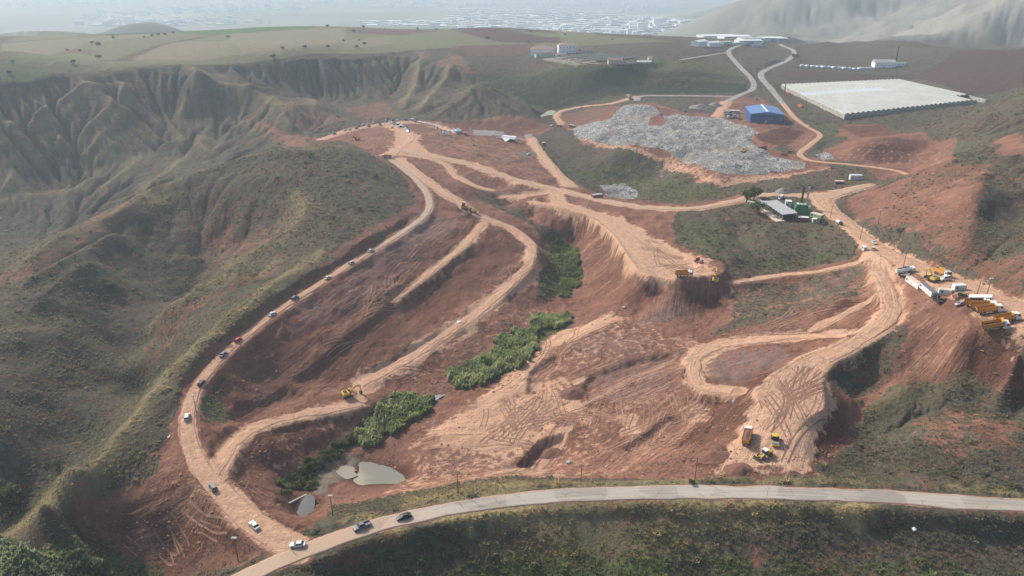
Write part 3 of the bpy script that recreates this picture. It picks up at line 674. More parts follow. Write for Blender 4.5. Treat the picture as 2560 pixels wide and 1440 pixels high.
for poly, line in (
 ([(2050,905),(2080,1000),(2050,1060),(2040,1190),(1760,1192),(1840,1110),(1860,1060),(1930,960),(1990,900)], [(2020,905),(1965,1010),(1900,1185)]),
 ([(1040,1075),(1240,1055),(1300,1070),(1270,1120),(1060,1135)], [(1050,1105),(1290,1085)]),
 ([(1545,1040),(1615,1038),(1608,1080),(1552,1090)], [(1548,1064),(1612,1060)]),
 ([(1150,1040),(1290,930),(1400,835),(1530,785),(1540,810),(1430,870),(1340,960),(1230,1040)], [(1180,1010),(1290,950),(1400,850),(1520,795)]),
 ([(1260,1195),(1350,1090),(1440,1010),(1640,1035),(1600,1060),(1450,1070),(1340,1190)], [(1290,1190),(1400,1070),(1450,1020),(1620,1045)]),
 ([(1400,530),(1520,550),(1600,640),(1630,700),(1560,760),(1480,740),(1450,640)], [(1600,600),(1470,700)]),
 ([(230,1350),(330,1240),(560,1200),(640,1340),(460,1400)], [(560,1220),(500,1290),(420,1385)]),
 ([(560,1050),(600,850),(800,710),(1040,540),(1190,545),(1100,720),(950,860),(850,960),(650,1050)], [(600,990),(800,860),(1000,710),(1150,580)]),
 ([(1440,1195),(1500,1090),(1700,960),(1800,1000),(1760,1110),(1650,1190)], [(1480,1190),(1720,1000)]),
 ([(2240,830),(2330,790),(2440,840),(2400,950),(2270,960)], [(2400,830),(2290,960)]),
 ([(1780,820),(1830,720),(2180,650),(2200,760),(2080,850),(1850,870)], [(1800,790),(2000,760),(2190,690)]),
 ([(1730,890),(1960,860),(2060,890),(1900,960),(1780,980)], [(1750,930),(2000,880)]),
 ([(1400,930),(1700,870),(1720,960),(1480,1010)], [(1420,1000),(1700,890)]),
 ([(1620,690),(1700,700),(1820,700),(1820,790),(1600,800)], [(1680,700),(1660,800)]),
 ([(640,1270),(800,1290),(1000,1240),(1300,1150),(1290,1190),(1000,1250),(840,1300),(740,1330)], [(740,1310),(1000,1235),(1290,1170)]),
 ([(1060,330),(1330,330),(1400,460),(1250,430),(1100,390)], [(1100,350),(1250,390),(1390,440)]),
 ([(1690,1110),(1800,1010),(1980,910),(2040,900),(1860,1070),(1740,1180)], [(1700,1150),(1990,920)])):
    ruts(poly, line)
# freshly dug dark earth and grey marl
for pts, v in (
 ([(1730,1150),(1800,1120),(1870,1130),(1910,1165),(1880,1190),(1780,1188)], 1.0),
 ([(1690,735),(1820,725),(1810,775),(1730,775)], .9),
 ([(1140,520),(1170,528),(1205,540),(1150,548)], 1.0),
 ([(1980,920),(2060,885),(2040,905),(1960,960),(1880,1040),(1750,1110),(1690,1110),(1800,1010),(1900,930)], .8),
 ([(2055,950),(2110,990),(2130,1080),(2070,1180),(2030,1180),(2010,1080),(2060,1000)], .85),
 ([(2100,880),(2200,830),(2260,820),(2230,960),(2130,1000),(2070,930)], .55),
 ([(2440,840),(2560,860),(2560,1000),(2480,960),(2380,960),(2400,900)], .7),
 ([(1220,560),(1310,590),(1290,660),(1200,720),(1120,790),(990,820),(1080,720),(1190,620)], .75),
 ([(820,880),(960,800),(1100,800),(960,900),(860,960),(780,960)], .6),
 ([(1130,300),(1300,300),(1360,315),(1290,335),(1140,335)], .6),
 ([(560,1010),(610,900),(720,850),(830,800),(860,870),(760,960),(640,1040)], .55),
 ([(700,860),(880,720),(1050,600),(1180,560),(1120,660),(960,790),(820,890)], .3),
 ([(640,1090),(760,1050),(880,1030),(820,1100),(700,1180),(650,1160)], .5),
 ([(230,1350),(330,1250),(560,1280),(600,1350),(460,1400)], .45),
 ([(1400,520),(1500,550),(1590,650),(1600,700),(1520,740),(1450,640)], .3)):
    paint(dark, pts, v, 3, 5)
paint(dark, [(1885,338),(1955,316),(2010,332),(1965,366),(1900,352)], .9, 2, 3)
paint(dark, [(2100,318),(2200,312),(2260,335),(2160,345)], .7, 2, 4)
paint(dark, [(2120,380),(2200,345),(2330,350),(2300,400),(2180,410)], .45, 3, 8)
for pts, v in (
 ([(1760,900),(1950,870),(1960,900),(1880,950),(1800,960),(1750,940)], .8),
 ([(1500,900),(1680,880),(1700,960),(1600,1000),(1480,1000)], .5),
 ([(1650,760),(1730,735),(1740,790),(1600,810)], .7),
 ([(760,760),(900,720),(860,800),(700,850)], .55),
 ([(600,930),(700,900),(700,1000),(600,1040)], .4),
 ([(1090,1060),(1200,1000),(1240,1020),(1120,1070)], .5),
 ([(860,740),(940,620),(1060,530),(1160,560),(1000,700),(900,760)], .75),
 ([(1150,1130),(1300,1110),(1290,1180),(1100,1190)], .4),
 ([(1800,700),(2150,660),(2150,740),(1850,800)], .4),
 ([(1400,850),(1640,840),(1600,890),(1450,900)], .5)):
    paint(shale, pts, v, 5, 8)
# lush and golden growth; crest lines get sunlight painted in as gold
for pts, v in (
 ([(690,1200),(900,1060),(980,985),(1100,1000),(900,1110),(770,1220),(700,1240)], .6),
 ([(1120,940),(1300,830),(1430,785),(1430,805),(1230,950),(1160,975)], 1.0),
 ([(1350,600),(1440,620),(1450,690),(1400,740),(1360,730)], .8),
 ([(0,1380),(200,1350),(420,1370),(400,1440),(0,1440)], 1.0),
 ([(850,1440),(1000,1395),(1400,1390),(1900,1395),(2560,1440)], .85),
 ([(1400,420),(1560,400),(1700,450),(1850,480),(1700,505),(1600,500),(1500,460)], .55),
 ([(1140,200),(1500,150),(1860,170),(1860,230),(1400,270),(1200,220)], .55),
 ([(1690,550),(1690,610),(1800,640),(1800,560)], .35), ([(1860,640),(2140,610),(2100,640),(1900,680)], .3),
 ([(1700,130),(1850,140),(1860,180),(1700,190)], .4),
 ([(500,1000),(555,940),(565,1000),(560,1060),(500,1060)], .5),
 ([(2000,300),(2120,320),(2100,345),(2060,335)], .6)):
    paint(lush, pts, v, 4, 8)
for pts, v in (
 ([(1150,1275),(1500,1255),(1760,1252),(2180,1262),(2180,1300),(1800,1330),(1500,1350),(1250,1340)], .55),
 ([(880,1300),(1100,1255),(1300,1262),(1700,1250),(2050,1255),(2180,1265),(2150,1290),(1800,1290),(1500,1310),(1250,1310),(1000,1330)], .9),
 ([(2000,1240),(2200,1255),(2180,1280),(2050,1270)], 1.0),
 ([(1700,1195),(2100,1195),(2560,1215),(2560,1240),(2100,1215),(1700,1212)], .7),
 ([(1000,1250),(1300,1200),(1700,1200),(1700,1215),(1300,1235),(1000,1280)], .5),
 ([(1200,1330),(1700,1320),(1900,1380),(1500,1390),(1200,1380)], .35),
 ([(1400,1240),(1700,1260),(1760,1300),(1500,1340),(1350,1300)], .35)):
    paint(gold, pts, v, 3, 7)
r_ = line_dist(px_line([(0,1335),(100,1262),(200,1182),(300,1082),(370,995),(430,922),(500,855),(580,790),(660,730),(730,678),(800,630)]), 14)
gold[r_[0]] = np.maximum(gold[r_[0]], .5*np.exp(-(r_[1]/4.5)**2))  # sunlit ridge crest put into the colour as a gold band
for s_ in SPURS+[[(850,365),(760,376),(640,385),(540,415),(430,460),(356,485),(282,540),(202,577),(111,614),(20,678)],[(739,483),(756,514),(752,547),(726,574),(692,598),(618,638),(558,671)],[(2140,1035),(2250,985),(2350,948),(2460,938)],[(690,650),(601,688),(517,712),(447,755),(393,799)]]:
    r_ = line_dist(px_line(s_, 8), 25)
    w_ = 3+np.median(Y[r_[0]])/170
    gold[r_[0]] = np.maximum(gold[r_[0]], .34*np.exp(-(r_[1]/w_)**2))  # bright sunlit edge of each spur painted in gold along its crest
field([(800,1150),(860,1125),(900,1140),(920,1160),(880,1165),(850,1200),(830,1230),(790,1235),(770,1210)], (.33,.29,.23), .75, 2, 6)
field([(1180,325),(1260,328),(1262,340),(1185,338)], (.36,.345,.32), .9, 1, 1)
field([(1308,336),(1332,334),(1334,344),(1312,344)], (.36,.345,.32), .9, 1, 1)
field([(1290,380),(1340,378),(1345,392),(1300,394)], (.25,.225,.205), .8, 1, 2)
field([(1345,142),(1480,140),(1500,160),(1440,165),(1360,152)], (.42,.385,.33), .8, 2, 2)
field([(1395,290),(1520,262),(1560,264),(1480,300),(1420,322)], (.26,.16,.115), .6, 2, 3)
# dark evergreen scrub on the terrace bank
field([(1200,212),(1300,208),(1600,208),(1865,212),(1860,232),(1700,236),(1560,236),(1450,262),(1370,272),(1290,240)], (.046,.056,.036), .75, 4, 6)
field([(1150,190),(1400,172),(1700,180),(1860,190),(1860,203),(1500,204),(1200,206)], (.075,.082,.046), .55, 4, 6)
# plateau fields (real crop colours)
TAN=(.235,.205,.138); STUB=(.215,.19,.125); GREEN=(.085,.14,.055); PGREEN=(.165,.18,.095); PLOUGH=(.135,.085,.065); DPL=(.10,.062,.05); OLIVE=(.17,.16,.095)
field([(0,205),(330,170),(700,152),(1120,120),(1180,125),(1400,120),(1700,105),(1500,88),(1240,66),(850,62),(450,80),(0,108)], OLIVE, 1, 6, 2)
field([(0,180),(110,178),(125,195),(0,206)], GREEN, .8)
field([(120,180),(480,155),(330,170),(130,192)], PLOUGH)
field([(240,152),(420,105),(560,85),(450,105),(330,152)], DPL)
field([(0,130),(150,118),(230,125),(240,150),(120,160),(0,160)], PLOUGH, .7)
field([(0,165),(180,132),(240,140),(250,155),(0,178)], PGREEN, .8)
field([(450,82),(600,68),(800,64),(780,72),(520,90)], GREEN)
field([(560,86),(860,72),(860,105),(700,140),(600,135)], TAN, .9)
field([(320,150),(430,105),(560,102),(600,135),(480,152)], STUB)
field([(860,68),(1110,74),(1010,88),(870,82)], PLOUGH)
field([(860,100),(980,90),(985,108),(860,125)], STUB)
field([(980,95),(1080,80),(1150,105),(1120,120),(980,118)], PGREEN, .7)
field([(1130,75),(1240,66),(1400,92),(1400,108),(1240,104)], DPL)
field([(1260,72),(1400,85),(1480,98),(1360,92)], PGREEN, .9)
field([(1130,115),(1330,108),(1340,128),(1300,140),(1160,140)], PLOUGH)
field([(0,112),(220,88),(440,84),(230,104),(0,128)], STUB, .8)
field([(0,108),(100,82),(240,80),(200,92)], OLIVE)
field([(2380,130),(2560,122),(2560,215),(2430,238),(2330,205),(2290,190),(2370,150)], DPL, 1, 2, 2)
field([(2000,142),(2320,150),(2280,158),(2020,150)], OLIVE, .7)
field([(1950,178),(2280,186),(2300,193),(1960,196)], PLOUGH, .8)
field([(1990,98),(2350,92),(2380,108),(2000,115)], (.16,.125,.11), .7, 6, 4)
field([(2080,112),(2360,118),(2330,140),(2100,138)], TAN, .5, 6, 4)
# far country: thin grey-tan grassland, and pale marl on the mountain
k_ = sstep(1350, 1700, Y)*(1-tint[..., 3])
far_col = np.array((.25,.242,.208))
pat = vnoise(X/420, Y/700, 77)
pat = pat+.35*sstep(.3, .5, GU)
fc = far_col*(.65+.7*pat)[..., None]
for c in range(3): tint[..., c] = tint[..., c]*(1-k_)+fc[..., c]*k_
tint[..., 3] = np.maximum(tint[..., 3], k_)
# ground roughness of the works: heaps, ruts, hummocks
near_ = np.clip(900/np.maximum(Y, 300), .2, 1)
road_mask = np.zeros(shape)
for key, (L, w) in ROADS.items():
    r_ = line_dist(L[::2] if len(L) > 40 else L, w.max()+3)
    if r_ is None: continue
    wi = np.interp(r_[2]*(2 if len(L) > 40 else 1), np.arange(len(w)), w)
    road_mask[r_[0]] = np.maximum(road_mask[r_[0]], 1-sstep(0, 2.2, r_[1]-wi))
off = 1-road_mask
dug = rough*(1-veg)*(1-.8*np.clip(pale, 0, 1))*off
H += dug*(fbm(X/6, Y/6, 51, 4)*.9+ (ridged(X/11, Y/17, 52, 3)-.5)*1.3)
H += off*veg*(fbm(X/5, Y/5, 53, 3)*.45)*np.clip(Y/250, .6, 2)*(Y < 1300)
H += rutW*(1-veg)*off*rough*fbm(rutB/1.7, rutA/26, 56, 3)*.30*np.clip(.5+1.5*N2, 0, 1.2)
H += trash*off*(fbm(X/6, Y/6, 54, 4)*1.3 + fbm(X/22, Y/22, 55, 3)*2.4)

# ponds are dug into the ground
PONDS = {}
for nm_, pts_ in (('main', [(905,1160),(925,1158),(945,1166),(975,1166),(1005,1171),(1015,1182),(995,1195),(950,1203),(905,1204),(890,1196),(900,1180)]),
                  ('mud', [(846,1176),(862,1168),(880,1172),(878,1180),(888,1188),(868,1192),(858,1186)]),
                  ('small', [(738,1262),(765,1245),(785,1250),(780,1266),(752,1272)]),
                  ('green', [(1345,275),(1378,273),(1388,279),(1380,285),(1350,285)])):
    Pp = lift_poly(pts_); r_ = poly_sd(Pp); sl, sd = r_
    zz = float(np.percentile(H[sl][sd > 0], 25)) if (sd > 0).any() else float(height(*Pp[0]))
    k = sstep(-7, 1.2, sd+1.2*N1[sl]); H[sl] = H[sl]*(1-k)+np.minimum(H[sl], zz-.5+.55*sstep(1.5, -3, sd+1.2*N1[sl]))*k
    veg[sl] *= 1-sstep(-3, 0, sd); dark[sl] = np.maximum(dark[sl], .8*sstep(-4.5, -1, sd)); pale[sl] *= 1-.8*sstep(-5, -1, sd); PONDS[nm_] = (Pp, zz)
# ------------------------------------------------------------------ ground mesh
me = bpy.data.meshes.new('ground')
verts = np.stack([X, Y, H], -1).reshape(-1, 3).astype(np.float32)
idx = np.arange(NU*NV, dtype=np.int32).reshape(NV, NU)
quads = np.stack([idx[:-1, :-1], idx[:-1, 1:], idx[1:, 1:], idx[1:, :-1]], -1).reshape(-1, 4)
me.vertices.add(len(verts)); me.vertices.foreach_set('co', verts.ravel())
me.loops.add(quads.size); me.loops.foreach_set('vertex_index', quads.ravel())
me.polygons.add(len(quads))
me.polygons.foreach_set('loop_start', np.arange(0, quads.size, 4, dtype=np.int32))
me.update(calc_edges=True)
me.polygons.foreach_set('use_smooth', np.ones(len(quads), bool))
def cattr(name, r, g, b, a=None):
    at_ = me.attributes.new(name, 'FLOAT_COLOR', 'POINT')
    a = np.ones(shape) if a is None else a
    at_.data.foreach_set('color', np.stack([r, g, b, a], -1).astype(np.float32).ravel())
cattr('cover', veg, pale, dark); cattr('growth', gold, lush, trash)
cattr('tint', tint[..., 0], tint[..., 1], tint[..., 2], tint[..., 3])
cattr('soil', shale, rough, road_mask)
cattr('rut', rutA, rutB, rutW)

class NT:
    """small node-tree writer"""
    def __init__(s, name):
        s.m = bpy.data.materials.new(name); s.m.use_nodes = True; s.t = s.m.node_tree; s.t.nodes.clear()
    def n(s, typ, **kw):
        nd = s.t.nodes.new(typ)
        ins = kw.pop('ins', {})
        for k, v in kw.items(): setattr(nd, k, v)
        for k, v in ins.items(): s.put(nd, k, v)
        return nd
    def put(s, nd, k, v):
        sock = nd.inputs[k]
        if isinstance(v, bpy.types.NodeSocket): s.t.links.new(v, sock)
        elif hasattr(v, '__len__') and len(v) == 3 and sock.type == 'RGBA': sock.default_value = (*v, 1)
        else: sock.default_value = v
    def mix(s, f, a, b, mode='MIX'):
        nd = s.n('ShaderNodeMix', data_type='RGBA', blend_type=mode)
        s.put(nd, 0, f); s.put(nd, 6, a); s.put(nd, 7, b); return nd.outputs[2]
    def math(s, op, a, b=0.0, clamp=False):
        nd = s.n('ShaderNodeMath', operation=op, use_clamp=clamp); s.put(nd, 0, a); s.put(nd, 1, b); return nd.outputs[0]
    def ramp(s, v, lo, hi, a=0.0, b=1.0):
        nd = s.n('ShaderNodeMapRange', interpolation_type='SMOOTHSTEP'); s.put(nd, 0, v)
        for i, q in enumerate((lo, hi, a, b)): s.put(nd, i+1, q)
        return nd.outputs[0]
    def noise(s, vec, scale, detail=4, rough=.55, dist=0.0):
        nd = s.n('ShaderNodeTexNoise'); s.put(nd, 'Vector', vec); s.put(nd, 'Scale', scale); s.put(nd, 'Detail', detail); s.put(nd, 'Roughness', rough); s.put(nd, 'Distortion', dist)
        return nd.outputs['Fac']
    def out(s, col, rough=.95, normal=None, spec=.1, metal=0.0):
        b = s.n('ShaderNodeBsdfPrincipled'); s.put(b, 'Base Color', col); s.put(b, 'Roughness', rough); s.put(b, 'Specular IOR Level', spec); s.put(b, 'Metallic', metal)
        if normal is not None: s.put(b, 'Normal', normal)
        o = s.n('ShaderNodeOutputMaterial'); s.t.links.new(b.outputs[0], o.inputs[0]); s.b = b
        return s.m
    def bump(s, h, dist, strength=1.0):
        b = s.n('ShaderNodeBump'); s.put(b, 'Height', h); s.put(b, 'Distance', dist); s.put(b, 'Strength', strength); return b.outputs[0]
RED=(.195,.094,.066); RED2=(.26,.132,.092); DRED=(.098,.047,.034); PALE=(.56,.355,.24); MARL=(.205,.15,.138)
def soil_nodes(g, pos):
    n_a = g.noise(pos, .055, 5, .6); n_b = g.noise(pos, .35, 5, .65); n_c = g.noise(pos, 1.6, 4, .7)
    c = g.mix(g.ramp(n_a, .38, .62), RED, RED2)
    c = g.mix(g.ramp(n_b, .5, .70, 0, .6), c, (.32,.175,.12))
    c = g.mix(g.ramp(n_c, .45, .7, 0, .45), c, DRED)
    n_d = g.noise(pos, .018, 4, .6)
    c = g.mix(g.ramp(n_d, .44, .64, 0, .5), c, (.14,.073,.055))
    return c, n_a, n_b, n_c
def ground_material():
    g = NT('ground_cover')
    pos = g.n('ShaderNodeNewGeometry').outputs['Position']
    def attr(nm):
        a = g.n('ShaderNodeAttribute', attribute_name=nm); sp = g.n('ShaderNodeSeparateColor'); g.put(sp, 0, a.outputs['Color'])
        return sp.outputs[0], sp.outputs[1], sp.outputs[2], a
    veg, pale, dark, _ = attr('cover'); gold, lush, trash, _ = attr('growth'); shale, rough, roadm, _ = attr('soil')
    ta = g.n('ShaderNodeAttribute', attribute_name='tint')
    soil, n_a, n_b, n_c = soil_nodes(g, pos)
    soil = g.mix(g.math('MULTIPLY', shale, g.ramp(n_b, .3, .6)), soil, MARL)
    soil = g.mix(g.math('MULTIPLY', dark, g.ramp(n_a, .2, .6, .6, 1)), soil, DRED)
    # streaked dust left by wheels
    ra, rb, rw, ratt = attr('rut')
    rv = g.n('ShaderNodeCombineXYZ'); g.put(rv, 0, g.math('MULTIPLY', ra, .035)); g.put(rv, 1, g.math('MULTIPLY', rb, .62)); g.put(rv, 2, g.math('MULTIPLY', n_a, .8))
    st = g.noise(rv.outputs[0], 1.0, 5, .62, .35)
    rv2 = g.n('ShaderNodeCombineXYZ'); g.put(rv2, 0, g.math('MULTIPLY', ra, .05)); g.put(rv2, 1, g.math('MULTIPLY', rb, 2.0))
    st2 = g.noise(rv2.outputs[0], 1.0, 3, .6, .3)
    rwc = g.math('MINIMUM', rw, 1.0)
    sm = g.mix(rwc, n_b, g.math('ADD', g.math('MULTIPLY', st, .65), g.math('MULTIPLY', st2, .35)))
    pf = g.math('ADD', pale, g.math('MULTIPLY', g.math('SUBTRACT', g.math('ADD', g.math('MULTIPLY', sm, .7), g.math('MULTIPLY', n_b, .3)), .5), 2.4))
    soil = g.mix(g.math('MULTIPLY', g.math('MULTIPLY', rwc, rough), g.math('MULTIPLY', g.ramp(sm, .5, .66, 0, .45), g.ramp(n_a, .35, .6, .3, 1))), soil, (.40,.225,.15))
    soil = g.mix(g.math('MULTIPLY', g.math('MULTIPLY', rwc, rough), g.math('MULTIPLY', g.ramp(sm, .48, .34, 0, .5), g.ramp(n_a, .6, .4, .3, 1))), soil, DRED)
    pcol = g.mix(g.ramp(n_b, .35, .65), PALE, (.46,.275,.18))
    soil = g.mix(g.math('MULTIPLY', g.ramp(pf, .3, .75), g.ramp(pale, .0, .3)), soil, pcol)
    soil = g.mix(g.math('MULTIPLY', g.math('MULTIPLY', rwc, pale), g.math('MULTIPLY', g.ramp(sm, .46, .30, 0, .55), g.ramp(n_a, .35, .6, .15, 1))), soil, (.34,.19,.125))
    # grass cover
    h_a = g.noise(pos, .03, 4, .6); h_b = g.noise(pos, .16, 5, .65); h_c = g.noise(pos, .75, 4, .7)
    gr = g.mix(g.ramp(h_b, .35, .65), (.067,.066,.045), (.122,.111,.076))
    gr = g.mix(g.ramp(h_a, .4, .62, 0, .6), gr, (.102,.078,.062))
    gr = g.mix(g.ramp(h_c, .5, .68, 0, .6), gr, (.045,.048,.032))
    gr = g.mix(g.math('MULTIPLY', lush, g.ramp(h_b, .3, .6, .4, 1)), gr, g.mix(g.ramp(h_c, .4, .6), (.058,.080,.032), (.135,.155,.056)))
    gr = g.mix(g.math('MULTIPLY', gold, g.ramp(h_c, .25, .6, .35, 1)), gr, (.36,.285,.14))
    vf = g.math('ADD', veg, g.math('MULTIPLY', g.math('SUBTRACT', g.math('ADD', g.math('MULTIPLY', h_b, .6), g.math('MULTIPLY', h_c, .4)), .5), 3.0))
    c = g.mix(g.math('MULTIPLY', g.ramp(vf, .35, .75), g.ramp(veg, .0, .2)), soil, gr)
    fl = g.mix(.5, ta.outputs['Color'], ta.outputs['Color'])
    fl = g.mix(g.ramp(h_b, .35, .7, 0, .4), fl, g.mix(.5, fl, (.05,.05,.03)))
    c = g.mix(ta.outputs['Alpha'], c, fl)
    # refuse
    t1 = g.n('ShaderNodeTexVoronoi', feature='F1'); g.put(t1, 'Vector', pos); g.put(t1, 'Scale', 1.3); 
    tsep = g.n('ShaderNodeSeparateColor'); g.put(tsep, 0, t1.outputs['Color'])
    tc = g.mix(g.ramp(tsep.outputs[0], .2, .85), (.12,.112,.104), (.46,.45,.42))
    tc = g.mix(g.ramp(n_a, .44, .58), tc, g.mix(.5, tc, (.13,.125,.12)))
    tc = g.mix(g.ramp(h_a, .5, .64, 0, .5), tc, (.34,.27,.21))
    tc = g.mix(g.ramp(tsep.outputs[1], .9, .95, 0, .5), tc, (.2,.3,.42))
    c = g.mix(g.ramp(g.math('ADD', trash, g.math('MULTIPLY', g.math('SUBTRACT', h_c, .5), .8)), .4, .7), c, tc)
    hh = g.math('ADD', g.math('MULTIPLY', n_b, .9), g.math('ADD', g.math('MULTIPLY', n_c, .35), g.math('MULTIPLY', h_c, g.math('MULTIPLY', veg, .8))))
    hh = g.math('ADD', hh, g.math('MULTIPLY', g.math('MULTIPLY', g.math('ADD', st, g.math('MULTIPLY', st2, .4)), rwc), g.math('MULTIPLY', g.math('SUBTRACT', 1.0, veg), g.math('SUBTRACT', 1.1, g.math('MULTIPLY', pale, .55)))))
    return g.out(c, .96, g.bump(hh, 1.1), .05)
ground = bpy.data.objects.new('ground', me); COL.objects.link(ground)
me.materials.append(ground_material())
tag(ground, 'red earth and dry grass hills around the works', kind='structure')
# ------------------------------------------------------------------ roads laid as sheets on their beds
GROUND_MAT = me.materials[0]
def samp(G, x, y): return height(x, y, G)
def asphalt_material():
    g = NT('worn_asphalt')
    pos = g.n('ShaderNodeNewGeometry').outputs['Position']
    a = g.n('ShaderNodeAttribute', attribute_name='rut'); sp = g.n('ShaderNodeSeparateColor'); g.put(sp, 0, a.outputs['Color'])
    edge = sp.outputs[2]                       # 0 in the middle, 1 at the road's edge
    v = g.n('ShaderNodeCombineXYZ'); g.put(v, 0, g.math('MULTIPLY', sp.outputs[0], .03)); g.put(v, 1, g.math('MULTIPLY', sp.outputs[1], .9))
    st = g.noise(v.outputs[0], 1.0, 4, .6, .2); nb = g.noise(pos, .25, 4, .6); nc = g.noise(pos, 2.2, 3, .6); na = g.noise(pos, .06, 3, .5)
    c = g.mix(g.ramp(na, .42, .58), (.37,.325,.275), (.43,.375,.31))
    c = g.mix(g.ramp(st, .42, .60, 0, .75), c, (.26,.235,.205))
    vp = g.n('ShaderNodeTexVoronoi', feature='F1'); g.put(vp, 'Vector', pos); g.put(vp, 'Scale', .07); vs = g.n('ShaderNodeSeparateColor'); g.put(vs, 0, vp.outputs['Color'])
    c = g.mix(g.ramp(vs.outputs[0], .62, .66, 0, .5), c, (.46,.41,.35)); c = g.mix(g.ramp(vs.outputs[1], .74, .78, 0, .6), c, (.22,.205,.185))
    c = g.mix(g.ramp(nc, .5, .75, 0, .3), c, (.20,.185,.165))
    vo = g.n('ShaderNodeTexVoronoi', feature='DISTANCE_TO_EDGE'); g.put(vo, 'Vector', pos); g.put(vo, 'Scale', .09)
    c = g.mix(g.math('MULTIPLY', g.ramp(vo.outputs[0], .016, .0, 0, .7), g.ramp(nb, .45, .6)), c, (.12,.11,.10))
    c = g.mix(g.ramp(g.math('ADD', edge, g.math('MULTIPLY', g.math('SUBTRACT', nb, .5), .9)), .7, 1.05, 0, .8), c, (.40,.27,.19))
    jp = at(760, 1375, 0); vd = g.n('ShaderNodeVectorMath', operation='DISTANCE'); g.put(vd, 0, pos); vd.inputs[1].default_value = tuple(jp)
    c = g.mix(g.ramp(g.math('ADD', vd.outputs['Value'], g.math('MULTIPLY', g.math('SUBTRACT', nb, .5), 40)), 48, 10, 0, .85), c, (.47,.325,.225))
    return g.out(c, .9, g.bump(nc, .06), .15)
ASPH = asphalt_material()
def far_asphalt():
    g = NT('grey_asphalt'); pos = g.n('ShaderNodeNewGeometry').outputs['Position']; n1 = g.noise(pos, .12, 3, .6)
    return g.out(g.mix(g.ramp(n1, .4, .6), (.26,.25,.235), (.34,.325,.30)), .9, None, .1)
ASPH2 = far_asphalt()
def ribbon(name, key, label, mat, prio, pale_v=.95, i0=0.0, i1=1.0, jit=.5):
    L, w = ROADS[key]
    a, b = int(i0*(len(L)-1)), int(i1*(len(L)-1)); L = L[a:b+1]; w = w[a:b+1]
    T = np.gradient(L[:, :2], axis=0); T /= np.linalg.norm(T, axis=1)[:, None]+1e-9
    Nn = np.stack([-T[:, 1], T[:, 0]], 1)
    cols = np.array([-1.06, -1, -.8, -.5, -.2, .1, .4, .7, .9, 1, 1.06])
    V = []; at_r = []; at_c = []
    s_ = np.concatenate([[0], np.cumsum(np.linalg.norm(np.diff(L[:, :2], axis=0), axis=1))])
    jl = fbm(s_/9+prio*7, s_*0+3, 71, 3)*jit; jr = fbm(s_/9+prio*7, s_*0+9, 72, 3)*jit
    for ci, t in enumerate(cols):
        off = t*w + (jl if t < 0 else jr)*abs(t)
        x = L[:, 0]+Nn[:, 0]*off; y = L[:, 1]+Nn[:, 1]*off
        edge = ci in (0, len(cols)-1)
        z = height(x, y)+(-.25 if edge else .08+.010*prio)
        V.append(np.stack([x, y, z], 1)); at_r.append(np.stack([s_, off, np.full(len(L), abs(t) if mat is ASPH else 1.0), np.ones(len(L))], 1))
    n_, m_ = len(L), len(cols)
    V = np.stack(V, 1).reshape(-1, 3); at_r = np.stack(at_r, 1).reshape(-1, 4)
    fs = [(i*m_+j, i*m_+j+1, (i+1)*m_+j+1, (i+1)*m_+j) for i in range(n_-1) for j in range(m_-1)]
    rm = bpy.data.meshes.new(name); rm.from_pydata(V.tolist(), [], fs); rm.polygons.foreach_set('use_smooth', [True]*len(fs))
    def put(nm, arr):
        q = rm.attributes.new(nm, 'FLOAT_COLOR', 'POINT'); q.data.foreach_set('color', np.asarray(arr, np.float32).ravel())
    nV = len(V)
    put('rut', at_r)
    ed = np.abs(at_r[:, 1])/np.repeat(w, m_)
    put('cover', np.stack([np.zeros(nV), pale_v*(1-.35*sstep(.7, 1.05, ed)), np.zeros(nV), np.ones(nV)], 1))
    put('growth', np.zeros((nV, 4))); tn_ = np.zeros((nV, 4))
    if key == 'r1': tn_[:] = (.43,.36,.295, 0); tn_[:, 3] = np.repeat(.75*sstep(.42, .6, np.linspace(0, 1, n_)), m_)
    if key == 'r3': tn_[:] = (.46,.36,.28, 0); tn_[:, 3] = .45
    put('tint', tn_); put('soil', np.stack([np.zeros(nV), np.ones(nV), np.ones(nV), np.ones(nV)], 1))
    o = bpy.data.objects.new(name, rm); COL.objects.link(o); rm.materials.append(mat)
    tag(o, label, kind='structure'); return o
k_ = 0
for key, nm, lab in (('r13','dirt_road','dirt lane beside the scrap yard of the blue hall'),('r14','dirt_road','dirt track curling round the foot of the landfill'),
    ('r9','dirt_road','narrow haul track across the grassy bank'),('r9b','dirt_road','rutted haul track joining the pit from the truck yard'),
    ('r3c','dirt_road','short dirt track below the crossroads'),('r5b','dirt_road','dirt track meeting the crossroads from the stream'),('r3b','dirt_road','winding dirt track above the stream gully'),
    ('rpb','dirt_road','dirt road from the car park to the junction'),('rp','dirt_road','dirt road lined with parked cars'),('r4','dirt_road','straight dirt road climbing past the landfill'),
    ('r3','dirt_road','long dirt road linking junction, crossroads and power station'),('r8','dirt_road','looping haul road on the pit floor'),
    ('r10','dirt_road','haul road leaving the convoy road for the excavator bench'),('r2b','dirt_road','upper bench track on the left slope'),('r2','dirt_road','lower bench track on the left slope'),
    ('r1b','dirt_road','broad haul road running down to the digger'),('r7','dirt_road','haul road dropping from the truck yard to the fill platform'),('r6','dirt_road','wide gravel road past the truck yard'),
    ('r1','dirt_road','convoy road curving along the ridge')):
    k_ += 1
    ribbon(nm, key, lab, GROUND_MAT, k_*.35, jit=1.8 if key in ('r2','r2b','r5b','r8','r7','r10','r9','r9b','r1b') else .6, i1=.80 if key == 'r7' else 1.0)
ribbon('asphalt_road', 'landfill road', 'grey service road behind the landfill', ASPH2, 2)
ribbon('asphalt_road', 'r11c', 'pale lane to the livestock farm', ASPH2, 1)
